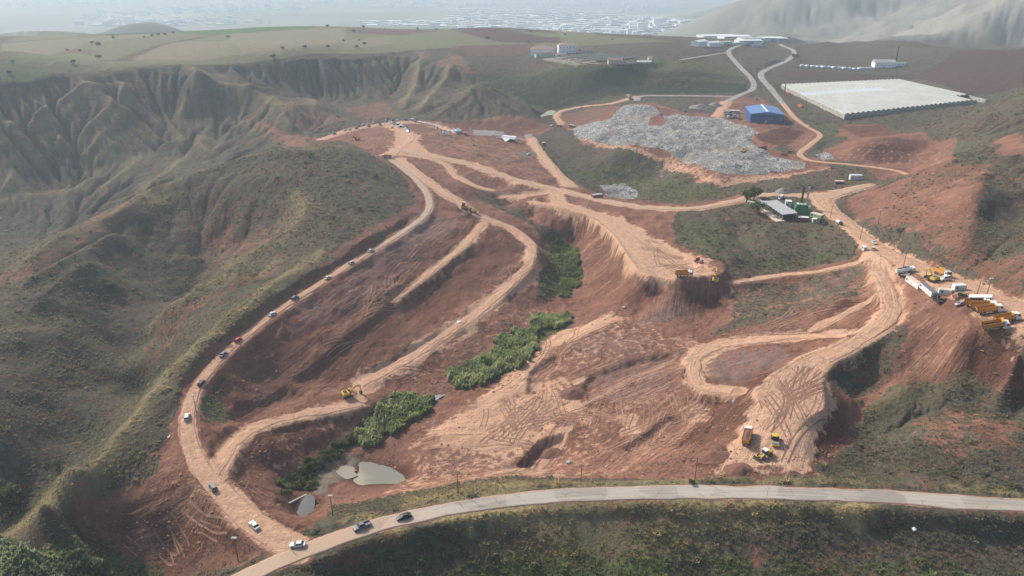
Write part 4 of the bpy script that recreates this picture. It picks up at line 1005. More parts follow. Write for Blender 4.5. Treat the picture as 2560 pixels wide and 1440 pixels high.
ribbon('asphalt_road', 'r11', 'grey asphalt road winding down beside the landfill', ASPH2, 3)
ribbon('asphalt_road', 'r12', 'grey asphalt road bending past the greenhouse', ASPH2, 4, i1=.62)
ribbon('dirt_road', 'r12', 'pale dirt road below the red spoil mound', GROUND_MAT, 4.5, i0=.615)
ribbon('asphalt_road', 'asphalt', 'pale asphalt road crossing in front of the pit', ASPH, 8, jit=.7)

# wheel tracks pressed into the soil
def inside_poly(P, x, y):
    r = False; n_ = len(P)
    for i in range(n_):
        ax, ay = P[i]; bx, by = P[(i+1) % n_]
        if (ay > y) != (by > y) and x < (bx-ax)*(y-ay)/(by-ay)+ax: r = not r
    return r
def wheel_tracks(n, seed):
    r = random.Random(seed); V = []; Fs = []; C = []; Z = []
    zones = [([(1060,1100),(1250,1000),(1400,950),(1500,1010),(1400,1090),(1280,1180),(1080,1200)], 46), ([(1180,1000),(1380,840),(1530,790),(1540,820),(1400,880),(1260,1020)], 16),
             ([(1990,910),(2060,920),(2070,1000),(2030,1180),(1800,1185),(1900,1000)], 40), ([(1560,580),(1650,600),(1790,680),(1640,692)], 16), ([(2200,650),(2330,690),(2560,790),(2560,870),(2430,790)], 22),
             ([(620,1000),(720,880),(880,760),(1060,600),(1170,580),(1060,720),(880,880),(700,1020)], 34), ([(900,980),(1100,850),(1180,800),(1190,830),(1000,960)], 16),
             ([(1450,880),(1900,800),(2150,700),(2180,760),(1900,870),(1650,900)], 26), ([(1450,1010),(1720,960),(1780,1010),(1650,1170),(1420,1180)], 40), ([(250,1320),(420,1220),(560,1220),(620,1330),(480,1380)], 22),
             ([(980,340),(1060,380),(1350,450),(1420,500),(1300,480),(1080,420)], 22), ([(700,1290),(1000,1230),(1300,1170),(1300,1190),(1000,1255),(800,1320)], 18), ([(540,1200),(640,1130),(700,1180),(640,1260)], 8), ([(1230,680),(1340,640),(1340,700),(1200,790)], 10)]
    for poly, cnt in zones:
        P = lift_poly(poly); c0 = P.mean(0); e_ = P-c0; ang0 = 0.5*math.atan2(2*(e_[:, 0]*e_[:, 1]).sum(), (e_[:, 0]**2).sum()-(e_[:, 1]**2).sum())
        for _ in range(int(cnt*.6)):
            w = np.array([r.random() for _ in P]); w = w**2/ (w**2).sum(); p = (P*w[:, None]).sum(0)
            a = ang0+r.gauss(0, .45); cv = r.gauss(0, .018); ln = r.uniform(14, 60); ps = []
            for k in range(int(ln/1.2)):
                if not inside_poly(P, p[0], p[1]): break
                ps.append((p[0], p[1], a)); p = p+np.array((math.cos(a), math.sin(a)))*1.2; a += cv*1.2; cv += r.gauss(0, .002)
            if len(ps) < 5: continue
            ps = np.array(ps); tone = r.random()
            for off in (-1.0, 1.0):
                lv = .0007*(len(Fs)//20 % 200)
                k0 = len(V)
                for q, (x, y, aa) in enumerate(ps):
                    for e in (-.2, .2):
                        xx = x-math.sin(aa)*(off+e); yy = y+math.cos(aa)*(off+e); V.append((xx, yy)); C.append(tone); Z.append(lv)
                Fs += [(k0+2*q, k0+2*q+1, k0+2*q+3, k0+2*q+2) for q in range(len(ps)-1)]
    A2 = np.array(V); z = height(A2[:, 0], A2[:, 1])+.06+np.array(Z)
    tm = bpy.data.meshes.new('wheel_tracks'); tm.from_pydata(np.column_stack([A2, z]).tolist(), [], Fs)
    q = tm.attributes.new('tone', 'FLOAT', 'POINT'); q.data.foreach_set('value', np.array(C, np.float32))
    g = NT('track_soil'); pos = g.n('ShaderNodeNewGeometry').outputs['Position']; t_ = g.n('ShaderNodeAttribute', attribute_name='tone').outputs['Fac']; nz = g.noise(pos, .5, 3, .6)
    c = g.mix(g.ramp(t_, .35, .65), (.25,.138,.097), (.36,.21,.145)); c = g.mix(g.ramp(nz, .4, .6, 0, .75), c, (.27,.15,.105))
    o = bpy.data.objects.new('wheel_tracks', tm); COL.objects.link(o); tm.materials.append(g.out(c, .96, None, .05)); tag(o, 'criss-crossing wheel tracks pressed into the red soil', kind='stuff')
wheel_tracks(0, 8)
# ------------------------------------------------------------------ plants
rng = np.random.default_rng(7)
def leaf_material(name, attr_type='INSTANCER', base=None):
    g = NT(name)
    if base is None:
        a = g.n('ShaderNodeAttribute', attribute_name='hue', attribute_type=attr_type); col = a.outputs['Color']
    else: col = base
    pos = g.n('ShaderNodeNewGeometry').outputs['Position']
    nz = g.noise(pos, 1.1, 3, .6)
    c = g.mix(g.ramp(nz, .35, .7, 0, .45), col, g.mix(.5, col, (.02,.022,.012)))
    d_ = g.n('ShaderNodeBsdfDiffuse'); g.put(d_, 'Color', c); t_ = g.n('ShaderNodeBsdfTranslucent'); g.put(t_, 'Color', c)
    mx = g.n('ShaderNodeMixShader'); g.put(mx, 0, .5); g.t.links.new(d_.outputs[0], mx.inputs[1]); g.t.links.new(t_.outputs[0], mx.inputs[2])
    o_ = g.n('ShaderNodeOutputMaterial'); g.t.links.new(mx.outputs[0], o_.inputs[0]); return g.m
TUFT_MAT = leaf_material('shrub_leaf')
def leaf_cluster(name, n, spread, up, size, mat, seed, shell=.55):
    r = np.random.default_rng(seed); V = []; Fs = []
    for i in range(n):
        th = r.uniform(0, 2*math.pi); ph = math.acos(r.uniform(0, 1)); rad = r.uniform(shell, 1)
        c = np.array((math.sin(ph)*math.cos(th)*rad*spread, math.sin(ph)*math.sin(th)*rad*spread, math.cos(ph)*rad*up))
        d = np.array((math.cos(th)*.5, math.sin(th)*.5, .8))+r.normal(0, .35, 3); d /= np.linalg.norm(d)
        s = np.cross(d, r.normal(0, 1, 3)); s /= np.linalg.norm(s)+1e-9
        q = size*r.uniform(.7, 1.3); k = len(V)
        V += [tuple(c-s*q*.5), tuple(c+s*q*.5), tuple(c+d*q*1.1)]; Fs.append((k, k+1, k+2))
    m = bpy.data.meshes.new(name); m.from_pydata(V, [], Fs); m.materials.append(mat); return m
def scatter(name, label, P, sc, hue, mesh, squash=1.0):
    """many small plants on one object, instanced from its points"""
    pm = bpy.data.meshes.new(name); pm.from_pydata(P.tolist(), [], [])
    q = pm.attributes.new('size', 'FLOAT', 'POINT'); q.data.foreach_set('value', sc.astype(np.float32))
    q = pm.attributes.new('hue', 'FLOAT_COLOR', 'POINT'); q.data.foreach_set('color', np.concatenate([hue, np.ones((len(P), 1))], 1).astype(np.float32).ravel())
    q = pm.attributes.new('spin', 'FLOAT', 'POINT'); q.data.foreach_set('value', (np.arange(len(P))*2.399 % 6.283).astype(np.float32))
    o = bpy.data.objects.new(name, pm); COL.objects.link(o)
    src = bpy.data.objects.new(name+'_plant', mesh)
    ng = bpy.data.node_groups.new(name+'_spread', 'GeometryNodeTree')
    ng.interface.new_socket('Geometry', in_out='INPUT', socket_type='NodeSocketGeometry'); ng.interface.new_socket('Geometry', in_out='OUTPUT', socket_type='NodeSocketGeometry')
    N = ng.nodes; gi = N.new('NodeGroupInput'); go = N.new('NodeGroupOutput')
    io = N.new('GeometryNodeInstanceOnPoints'); oi = N.new('GeometryNodeObjectInfo'); oi.inputs['Object'].default_value = src; oi.inputs['As Instance'].default_value = True
    na = N.new('GeometryNodeInputNamedAttribute'); na.data_type = 'FLOAT'; na.inputs['Name'].default_value = 'size'
    ns = N.new('GeometryNodeInputNamedAttribute'); ns.data_type = 'FLOAT'; ns.inputs['Name'].default_value = 'spin'
    cx = N.new('ShaderNodeCombineXYZ'); cr = N.new('ShaderNodeCombineXYZ')
    mu = N.new('ShaderNodeMath'); mu.operation = 'MULTIPLY'; mu.inputs[1].default_value = squash
    lk = ng.links.new
    lk(na.outputs[0], cx.inputs[0]); lk(na.outputs[0], cx.inputs[1]); lk(na.outputs[0], mu.inputs[0]); lk(mu.outputs[0], cx.inputs[2]); lk(ns.outputs[0], cr.inputs[2])
    lk(gi.outputs[0], io.inputs['Points']); lk(oi.outputs['Geometry'], io.inputs['Instance']); lk(cx.outputs[0], io.inputs['Scale']); lk(cr.outputs[0], io.inputs['Rotation']); lk(io.outputs[0], go.inputs[0])
    md = o.modifiers.new('spread', 'NODES'); md.node_group = ng
    tag(o, label, kind='stuff'); return o
def plan_points(n, y0, y1, umax=.93, power=1.0):
    """random plan points; denser near the viewer's side of the valley when power > 0"""
    v = rng.uniform(math.log(y0), math.log(y1), n); u = rng.uniform(-umax, umax, n)
    y = np.exp(v); return u*(y+UO), y
def cover_at(x, y): return samp(veg, x, y), samp(gold, x, y), samp(lush, x, y), samp(road_mask, x, y), samp(tint[..., 3], x, y)
def grow(n, y0, y1, lo, hi, dens_noise, seed):
    x, y = plan_points(n, y0, y1)
    vg, gd, lu, rd, tn = cover_at(x, y)
    cl = fbm(x/dens_noise, y/dens_noise, seed, 3)
    p = np.clip(vg*1.2-.25, 0, 1)*np.clip(.45+.9*cl+.35*lu, .05, 1)*(rd < .3)*(tn < .85)*(samp(trash, x, y) < .3)
    k = rng.uniform(0, 1, n) < p
    x, y, gd, lu = x[k], y[k], gd[k], lu[k]
    m = len(x)
    sc = rng.uniform(lo, hi, m)*(.7+.6*rng.uniform(0, 1, m)**2)*np.where(rng.uniform(0, 1, m) < .035, rng.uniform(1.6, 2.6, m), 1)
    b = rng.uniform(.75, 1.3, m)[:, None]
    hue = np.array((.185,.17,.112))*(1-lu[:, None])+np.array((.18,.225,.085))*lu[:, None]
    gd2 = np.clip(gd*1.3, 0, 1)[:, None]*rng.uniform(.5, 1, m)[:, None]
    hue = hue*(1-gd2)+np.array((.47,.38,.19))*gd2
    hue = hue*b*(1.5 if y1 < 400 else 1.05)
    tn_ = rng.uniform(0, 1, m)[:, None] < .22; hue = np.where(tn_, hue*.4+np.array((.36,.31,.20))*.6, hue)
    return np.stack([x, y, height(x, y)-.05], 1), sc, hue
TUFT = leaf_cluster('tuft', 34, 1.0, .8, .55, TUFT_MAT, 1)
SHRUB = leaf_cluster('shrub', 60, 1.0, .9, .5, TUFT_MAT, 2)
P_, s_, h_ = grow(230000, 118, 330, .28, .62, 14, 81); scatter('scrub', 'low scrub and dry weeds on the near banks', P_, s_, h_, TUFT, .9)
print('near scrub', len(P_))
P_, s_, h_ = grow(150000, 330, 1150, .40, .90, 30, 82); scatter('scrub', 'scrub dotting the far grass slopes', P_, s_, h_, TUFT, .8)
print('far scrub', len(P_))
def inside(P, x, y):
    ins = np.zeros(x.shape, bool); L = np.vstack([P, P[:1]])
    for k in range(len(P)):
        ax, ay = L[k]; bx, by = L[k+1]
        with np.errstate(divide='ignore', invalid='ignore'): ins ^= ((ay > y) != (by > y)) & (x < (bx-ax)*(y-ay)/(by-ay)+ax)
    return ins
def bed_of(name, label, poly, n, lo, hi, hue0, hue1, mesh, squash):
    P = lift_poly(poly); x = rng.uniform(P[:, 0].min(), P[:, 0].max(), n); y = rng.uniform(P[:, 1].min(), P[:, 1].max(), n)
    w = fbm(x/4, y/4, 91, 3)*3.6
    k = inside(P, x+w, y-w); x, y = x[k], y[k]; m = len(x)
    t = np.clip(.5+.8*fbm(x/6, y/6, 92, 3)+rng.normal(0, .2, m), 0, 1)[:, None]
    hue = np.array(hue0)*(1-t)+np.array(hue1)*t
    sc = rng.uniform(lo*.75, hi*1.1, m)*(1+.5*fbm(x/5, y/5, 93, 2))
    print(name, m)
    return scatter(name, label, np.stack([x, y, height(x, y)-.1], 1), sc, hue, mesh, squash)
REED = leaf_cluster('reed_tuft', 40, .8, 1.0, .75, TUFT_MAT, 3, .2)
RG0, RG1 = (.19,.25,.10), (.50,.53,.27)
bed_of('reed_bed', 'long green reed bed beside the stream in the pit', [(1120,942),(1160,915),(1210,895),(1250,850),(1300,828),(1342,835),(1345,865),(1290,920),(1240,950),(1190,975),(1135,972)], 12000, .42, .72, RG0, RG1, REED, 2.5)
bed_of('reed_bed', 'small reed bed at the stream bend below the bench', [(1325,805),(1350,790),(1425,787),(1428,805),(1390,822),(1330,835)], 4500, .42, .7, RG0, RG1, REED, 2.5)
bed_of('reed_bed', 'reed bed above the pale pond', [(890,1085),(930,1045),(1000,1000),(1075,992),(1090,1005),(1040,1045),(970,1090),(930,1122),(895,1110)], 8000, .42, .72, RG0, RG1, REED, 2.5)
bed_of('reed_bed', 'broad reed thicket in the bottom corner below the fill', [(-150,1400),(40,1372),(200,1372),(255,1400),(280,1500),(-150,1500)], 14000, .38, .7, (.18,.24,.12), (.38,.43,.24), REED, 2.0)
bed_of('thicket', 'leafy green thicket in the stream gully under the bench', [(1375,600),(1405,595),(1440,620),(1452,665),(1440,720),(1405,745),(1400,690),(1410,650),(1380,625)], 2200, .7, 1.3, (.12,.17,.07), (.27,.32,.13), SHRUB, 1.2)
bed_of('thicket', 'dark scrub along the stream below the lower bench', [(690,1205),(760,1160),(830,1120),(880,1090),(890,1110),(830,1150),(770,1215),(710,1238)], 1300, .6, 1.1, (.11,.135,.065), (.22,.24,.105), SHRUB, 1.0)
# clods and stones on the dug soil, rubbish on the heap
def stone_mesh(name, seed, flat=1.0):
    b = bmesh.new(); bmesh.ops.create_icosphere(b, subdivisions=1, radius=1.0); r = random.Random(seed)
    for v in b.verts: v.co *= r.uniform(.6, 1.25); v.co.z *= .65*flat
    m = bpy.data.meshes.new(name); b.to_mesh(m); b.free()
    g = NT(name+'_soil'); g.put
    a = g.n('ShaderNodeAttribute', attribute_name='hue', attribute_type='INSTANCER'); m.materials.append(g.out(a.outputs['Color'], .95, None, .05)); return m
x, y = plan_points(150000, 150, 640)
d_ = samp(dug, x, y)*np.clip(.35+1.2*fbm(x/16, y/16, 95, 3), 0, 1); kk = rng.uniform(0, 1, len(x)) < d_*.9; x, y = x[kk], y[kk]; m_ = len(x)
t_ = rng.uniform(0, 1, m_)[:, None]; hu = np.array((.15,.075,.053))*(1-t_)+np.array((.34,.19,.13))*t_
scatter('soil_clods', 'loose clods and stones strewn over the dug red soil', np.stack([x, y, height(x, y)], 1), rng.uniform(.12, .34, m_)*(1+1.6*rng.uniform(0, 1, m_)**8), hu, stone_mesh('clod', 4))
print('clods', m_)
x, y = plan_points(240000, 450, 900, .75); tq = samp(trash, x, y); kk = rng.uniform(0, 1, len(x)) < np.where(tq > .5, .85, np.clip(tq*.35, 0, .2)+.012*(samp(rough, x, y) > .5)*(samp(pale, x, y) < .9)*(x > 60)*(y > 560)); x, y = x[kk], y[kk]; m_ = len(x)
pal = np.array([(.50,.49,.465),(.44,.43,.405),(.37,.36,.335),(.27,.255,.235),(.18,.172,.162),(.42,.36,.29),(.30,.42,.55),(.5,.2,.16)]); hu = pal[rng.choice(8, m_, p=[.24,.2,.17,.13,.12,.1,.025,.015])]
scatter('rubbish', 'grey rubbish bags and scraps covering the landfill heap', np.stack([x, y, height(x, y)], 1), rng.uniform(.15, .45, m_), hu, stone_mesh('scrap_bit', 6, .6))
print('rubbish', m_)
# single bushes and trees
BARK = NT('bark'); _p = BARK.n('ShaderNodeNewGeometry').outputs['Position']; BARK = BARK.out(BARK.mix(BARK.noise(_p, 3, 3), (.06,.045,.03), (.13,.10,.075)), .95)
def tree_mesh(seed, col):
    g = leaf_material('tree_leaf_%d' % seed, base=col)
    r = np.random.default_rng(seed)
    V = []; Fs = []
    lobes = [(r.normal(0, .42, 2).tolist()+[r.uniform(.75, 1.55)], r.uniform(.35, .62)) for _ in range(9)]
    for c, rad in lobes:
        for _ in range(46):
            d = r.normal(0, 1, 3); d /= np.linalg.norm(d); p = np.array(c)+d*rad*r.uniform(.6, 1)*np.array((1, 1, .85))
            s = r.normal(0, 1, 3); s -= d*s.dot(d); s /= np.linalg.norm(s); t = np.cross(d, s); q = .17*r.uniform(.7, 1.3); k = len(V)
            V += [tuple(p-s*q), tuple(p+s*q), tuple(p+t*q*1.3+d*.05)]; Fs.append((k, k+1, k+2))
    m = bpy.data.meshes.new('crown'); m.from_pydata(V, [], Fs); m.materials.append(g)
    b = bmesh.new()
    def limb(a, c, r0, r1):
        a, c = Vector(a), Vector(c); d = c-a
        bmesh.ops.create_cone(b, cap_ends=True, segments=6, radius1=r0, radius2=r1, depth=d.length, matrix=Matrix.Translation((a+c)/2)@d.to_track_quat('Z', 'Y').to_matrix().to_4x4())
    limb((0,0,-.15), (.02,.0,.7), .09, .06)
    for c, rad in lobes[:5]: limb((.02,0,.62), (c[0]*.8, c[1]*.8, c[2]-.1), .045, .015)
    tm = bpy.data.meshes.new('trunk'); b.to_mesh(tm); b.free(); tm.materials.append(BARK)
    return m, tm
TREES = [tree_mesh(11, (.06,.08,.045)), tree_mesh(12, (.08,.10,.05)), tree_mesh(13, (.15,.175,.09)), tree_mesh(14, (.19,.18,.06))]
def place_tree(px, py, h, kind, label, name='field_tree', group=None, wide=1.0):
    p = lift(px, py)
    if group: h = h*.62
    e = bpy.data.objects.new(name, None); COL.objects.link(e); e.location = p; s = h/2.0
    e.scale = (s*wide, s*wide, s); e.rotation_euler = (0, 0, px*.7 % 6.28)
    for nm, m in zip(('crown', 'trunk'), TREES[kind]):
        o = bpy.data.objects.new(nm, m); COL.objects.link(o); o.parent = e
    tag(e, label, 'bush' if 'bush' in name else 'tree', group); return e
PT = [(606,64,9),(672,61,11),(726,60,6),(788,61,6),(818,66,9),(284,95,7),(282,90,6),(380,90,8),(396,87,8),(413,86,8),(434,82,6),(360,92,5),(232,108,9),(246,113,11),(169,125,5),(200,127,6),(182,157,8),(246,145,10),(570,94,10),(683,143,9),(708,121,7),(763,119,8),(820,118,7),(885,79,9),(908,68,9),(1006,69,8),(1043,72,7),(1090,74,7),(891,119,8),(911,110,8),(898,101,6),(860,102,6),(1217,66,7),(1327,79,8),(1218,97,9),(1412,86,5),(23,183,7),(30,155,5),(1322,106,6),(1530,98,5)]
for i, (a, b_, h) in enumerate(PT):
    place_tree(a, b_+2, h, (0, 1, 0)[i % 3], '%s dark tree %s' % ('small' if h < 8 else 'round', 'on the plateau skyline, seen against the haze' if b_ < 80 else 'in the loose row along the ploughed strip' if 270 < a < 450 else 'at the edge of the stubble field' if 550 < a < 830 else 'among the brown fields beyond the valley' if a < 300 else 'on the slope above the gullies behind the cars' if a < 1000 else 'near the dark ploughed hilltop'), group='trees scattered over the plateau fields', wide=1.25)
place_tree(32,1262,10.5,2,'tall pale green tree at the foot of the ridge',wide=.8)
place_tree(2,1288,8,2,'grey green willow at the photo edge below the ridge',name='willow_tree',wide=1.0)
place_tree(145,1168,3.4,2,'lone light green bush on the dark slope beside the ridge',name='round_bush',wide=1.1)
place_tree(283,722,5,2,'olive bush on the valley hillside',name='round_bush',wide=1.4)
place_tree(1866,506,9,3,'olive yellow tree beside the white cabin of the power station',wide=1.0)
place_tree(1884,500,10,3,'tall yellowing tree behind the white cabin',wide=1.0)
place_tree(1893,534,8,2,'green tree in front of the grey shed',wide=1.3)
place_tree(942,446,2.6,0,'dark bush on the grassy hilltop beside the haul road',name='round_bush',wide=1.6)
place_tree(2051,560,4,3,'yellowish bush below the power station containers',name='round_bush',wide=1.2)
place_tree(1730,1209,1.7,1,'dark green bush on the verge beside a pole',name='round_bush',wide=1.3)
place_tree(1985,148,9,2,'pale tree at the bend of the asphalt road',wide=1.1)
# ------------------------------------------------------------------ object kit
def paint_mat(name, col, rough=.45, metal=0.0, spec=.4, wear=.25, dirt=(.30,.19,.13)):
    g = NT(name); tc = g.n('ShaderNodeTexCoord').outputs['Object']
    n1 = g.noise(tc, 1.3, 4, .6); n2 = g.noise(tc, 6, 3, .6)
    c = g.mix(g.ramp(n1, .45, .75, 0, wear), col, dirt)
    c = g.mix(g.ramp(n2, .5, .8, 0, wear*.6), c, tuple(v*.7 for v in col))
    return g.out(c, rough, None, spec, metal)
M = {}
for nm, col, kw in (
 ('white', (.66,.66,.64), dict(wear=.2, rough=.5)), ('silver', (.42,.44,.46), dict(metal=.4, rough=.35, wear=.1)), ('grey', (.15,.16,.17), dict(rough=.5, wear=.15)), ('black', (.018,.02,.023), dict(rough=.5, wear=.2)),
 ('red', (.42,.03,.03), dict(wear=.1)), ('bluegrey', (.13,.17,.22), dict(metal=.3, wear=.2)), ('navy', (.03,.05,.10), dict()), ('beige', (.52,.46,.36), dict()),
 ('rubber', (.022,.021,.020), dict(rough=.85, wear=.45)), ('rim', (.32,.32,.33), dict(metal=.6, rough=.4)), ('dark', (.035,.033,.032), dict(rough=.7, wear=.35)),
 ('truck_orange', (.58,.27,.045), dict(wear=.55, rough=.6)), ('cat_yellow', (.62,.42,.06), dict(wear=.5, rough=.6)), ('roller_orange', (.70,.13,.03), dict(wear=.2)), ('steel', (.45,.46,.48), dict(metal=.7, rough=.4, wear=.3)),
 ('lamp', (.45,.45,.43), dict(rough=.3)), ('tail', (.4,.02,.02), dict(rough=.2)), ('container_white', (.70,.71,.70), dict(wear=.2)), ('rust_red', (.20,.055,.04), dict(rough=.8, wear=.3)),
 ('dust_roof', (.62,.50,.40), dict(rough=.8)), ('green_box', (.045,.20,.09), dict(wear=.15)), ('lime_box', (.38,.62,.30), dict(wear=.1)), ('grey_roof', (.36,.37,.37), dict(rough=.6, wear=.2)),
 ('blue_wall', (.028,.075,.24), dict(rough=.5, wear=.08)), ('blue_roof', (.11,.20,.42), dict(rough=.5, wear=.1)), ('pale_strip', (.68,.70,.66), dict(rough=.5)),
 ('concrete', (.40,.385,.36), dict(rough=.9, wear=.3, dirt=(.22,.20,.18))), ('wall_white', (.84,.84,.82), dict(rough=.85, wear=.1)), ('wall_pink', (.62,.46,.40), dict(rough=.85)), ('wall_green', (.45,.60,.48), dict(rough=.85)),
 ('tile_roof', (.33,.21,.18), dict(rough=.85, wear=.2)), ('hall_white', (.72,.74,.74), dict(rough=.7, wear=.06)), ('hall_grey', (.40,.43,.45), dict(rough=.7, wear=.1)), ('hall_blue', (.30,.40,.50), dict(rough=.7, wear=.1)), ('hall_tan', (.55,.50,.42), dict(rough=.7, wear=.1)),
 ('wood', (.16,.11,.075), dict(rough=.9)), ('tent_white', (.80,.82,.84), dict(rough=.8, wear=.05)), ('tent_blue', (.25,.48,.70), dict(rough=.8, wear=.05)), ('panel_orange', (.60,.24,.10), dict(rough=.8)), ('tractor_green', (.05,.15,.06), dict()), ('skin', (.40,.25,.18), dict(rough=.7)), ('cloth_black', (.02,.02,.022), dict(rough=.9)),
 ('soil_load', (.15,.07,.048), dict(rough=.98)), ('feed', (.06,.075,.065), dict(rough=.95)), ('gravel_heap', (.22,.20,.185), dict(rough=.98)), ('plastic_film', (.62,.63,.63), dict(rough=.45)), ('cooler_blue', (.06,.06,.35), dict())):
    M[nm] = paint_mat(nm, col, **kw)
def glass_mat():
    g = NT('vehicle_glass'); return g.out((.025,.032,.038), .08, None, .6)
M['glass'] = glass_mat()
M['window'] = paint_mat('house_window', (.06,.07,.08), .2, wear=.05)

class MB:
    """collects shapes of one part into one mesh"""
    def __init__(s): s.v = []; s.f = []
    def box(s, x0, x1, y0, y1, z0, z1, tx=0, ty=0):
        k = len(s.v)
        s.v += [(x0,y0,z0),(x1,y0,z0),(x1,y1,z0),(x0,y1,z0),(x0+tx,y0+ty,z1),(x1-tx,y0+ty,z1),(x1-tx,y1-ty,z1),(x0+tx,y1-ty,z1)]
        s.f += [(k,k+3,k+2,k+1),(k+4,k+5,k+6,k+7),(k,k+1,k+5,k+4),(k+1,k+2,k+6,k+5),(k+2,k+3,k+7,k+6),(k+3,k,k+4,k+7)]
        return s
    def hull8(s, P):
        k = len(s.v); s.v += [tuple(p) for p in P]
        s.f += [(k,k+3,k+2,k+1),(k+4,k+5,k+6,k+7),(k,k+1,k+5,k+4),(k+1,k+2,k+6,k+5),(k+2,k+3,k+7,k+6),(k+3,k,k+4,k+7)]; return s
    def prof(s, pts, w):
        """side profile (x,z) across the width; w = half width or list of half widths"""
        n = len(pts); ws = [w]*n if not hasattr(w, '__len__') else w; k = len(s.v)
        s.v += [(p[0], -q, p[1]) for p, q in zip(pts, ws)]+[(p[0], q, p[1]) for p, q in zip(pts, ws)]
        s.f += [tuple(range(k, k+n)), tuple(range(k+2*n-1, k+n-1, -1))]
        s.f += [(k+(i+1) % n, k+i, k+n+i, k+n+(i+1) % n) for i in range(n)]; return s
    def cyl(s, c, axis, r, h, n=10, r2=None):
        r2 = r if r2 is None else r2
        a = Vector(axis).normalized(); b = a.orthogonal().normalized(); d = a.cross(b); c = Vector(c); k = len(s.v)
        for e, q in ((-.5, r), (.5, r2)):
            s.v += [tuple(c+a*h*e+(b*math.cos(t)+d*math.sin(t))*q) for t in [2*math.pi*i/n for i in range(n)]]
        s.f += [tuple(range(k+n-1, k-1, -1)), tuple(range(k+n, k+2*n))]
        s.f += [(k+i, k+(i+1) % n, k+n+(i+1) % n, k+n+i) for i in range(n)]; return s
    def bar(s, a, b, r, n=6): a, b = Vector(a), Vector(b); return s.cyl((a+b)/2, b-a, r, (b-a).length, n)
    def beam(s, a, b, wa, ha, wb=None, hb=None):
        """rectangular arm from a to b in a vertical plane"""
        wb = wa if wb is None else wb; hb = ha if hb is None else hb
        a, b = Vector(a), Vector(b); d = (b-a).normalized(); side = d.cross(Vector((0,0,1)))
        side = Vector((0,1,0)) if side.length < 1e-4 else side.normalized(); up = side.cross(d)
        P = [a-side*wa/2-up*ha/2, b-side*wb/2-up*hb/2, b+side*wb/2-up*hb/2, a+side*wa/2-up*ha/2, a-side*wa/2+up*ha/2, b-side*wb/2+up*hb/2, b+side*wb/2+up*hb/2, a+side*wa/2+up*ha/2]
        return s.hull8(P)
    def gable(s, x0, x1, y0, y1, z0, z1, over=0.0, th=0.0):
        """roof with its ridge along x"""
        ym = (y0+y1)/2; x0 -= over; x1 += over; y0 -= over; y1 += over; k = len(s.v)
        s.v += [(x0,y0,z0),(x1,y0,z0),(x1,y1,z0),(x0,y1,z0),(x0,ym,z1),(x1,ym,z1)]
        s.f += [(k,k+1,k+5,k+4),(k+2,k+3,k+4,k+5),(k,k+4,k+3),(k+1,k+2,k+5),(k,k+3,k+2,k+1)]; return s
    def hip(s, x0, x1, y0, y1, z0, z1, over=0.0, inset=.35):
        x0 -= over; x1 += over; y0 -= over; y1 += over; ym = (y0+y1)/2; d = (x1-x0)*inset; k = len(s.v)
        s.v += [(x0,y0,z0),(x1,y0,z0),(x1,y1,z0),(x0,y1,z0),(x0+d,ym,z1),(x1-d,ym,z1)]
        s.f += [(k,k+1,k+5,k+4),(k+2,k+3,k+4,k+5),(k,k+4,k+3),(k+1,k+2,k+5),(k,k+3,k+2,k+1)]; return s
    def mesh(s, name, mat):
        m = bpy.data.meshes.new(name); m.from_pydata(s.v, [], s.f); m.materials.append(M[mat] if isinstance(mat, str) else mat); return m
    def build(s, name, mat, parent=None, bevel=0.0):
        o = bpy.data.objects.new(name, s.mesh(name, mat)); COL.objects.link(o)
        if parent: o.parent = parent
        if bevel:
            b = o.modifiers.new('edge', 'BEVEL'); b.width = bevel; b.segments = 2
        return o
def part(parent, name, mesh, loc=(0,0,0), rot=(0,0,0)):
    o = bpy.data.objects.new(name, mesh); COL.objects.link(o); o.parent = parent; o.location = loc; o.rotation_euler = rot; return o
def empty(name):
    e = bpy.data.objects.new(name, None); COL.objects.link(e); return e
def copy_tree(o, parent=None):
    c = o.copy(); COL.objects.link(c); c.parent = parent
    for ch_ in o.children: copy_tree(ch_, c)
    return c
def ground_frame(p, fwd, span=2.0):
    """rotation that stands a thing on the slope, facing fwd"""
    f = Vector((fwd[0], fwd[1], 0)).normalized(); s = Vector((-f.y, f.x, 0))
    hf = float(height(p[0]+f.x*span, p[1]+f.y*span)-height(p[0]-f.x*span, p[1]-f.y*span))/(2*span)
    hs = float(height(p[0]+s.x*span, p[1]+s.y*span)-height(p[0]-s.x*span, p[1]-s.y*span))/(2*span)
    hf = max(-.25, min(.25, hf)); hs = max(-.18, min(.18, hs))
    fx = Vector((f.x, f.y, hf)).normalized(); sx = Vector((s.x, s.y, hs)); up = fx.cross(sx).normalized(); sx = up.cross(fx)
    return Matrix((fx, sx, up)).transposed().to_euler()
def stand(o, px, py, tx, ty, dz=.14, flat=False, span=2.0):
    """stand a thing on the ground at a surveyed spot, facing a second spot"""
    p = lift(px, py); q = lift(tx, ty)
    o.location = (p[0], p[1], float(height(p[0], p[1]))+dz)
    fwd = (q[0]-p[0], q[1]-p[1])
    o.rotation_euler = (0, 0, math.atan2(fwd[1], fwd[0])) if flat else ground_frame(p, fwd, span)
    return o
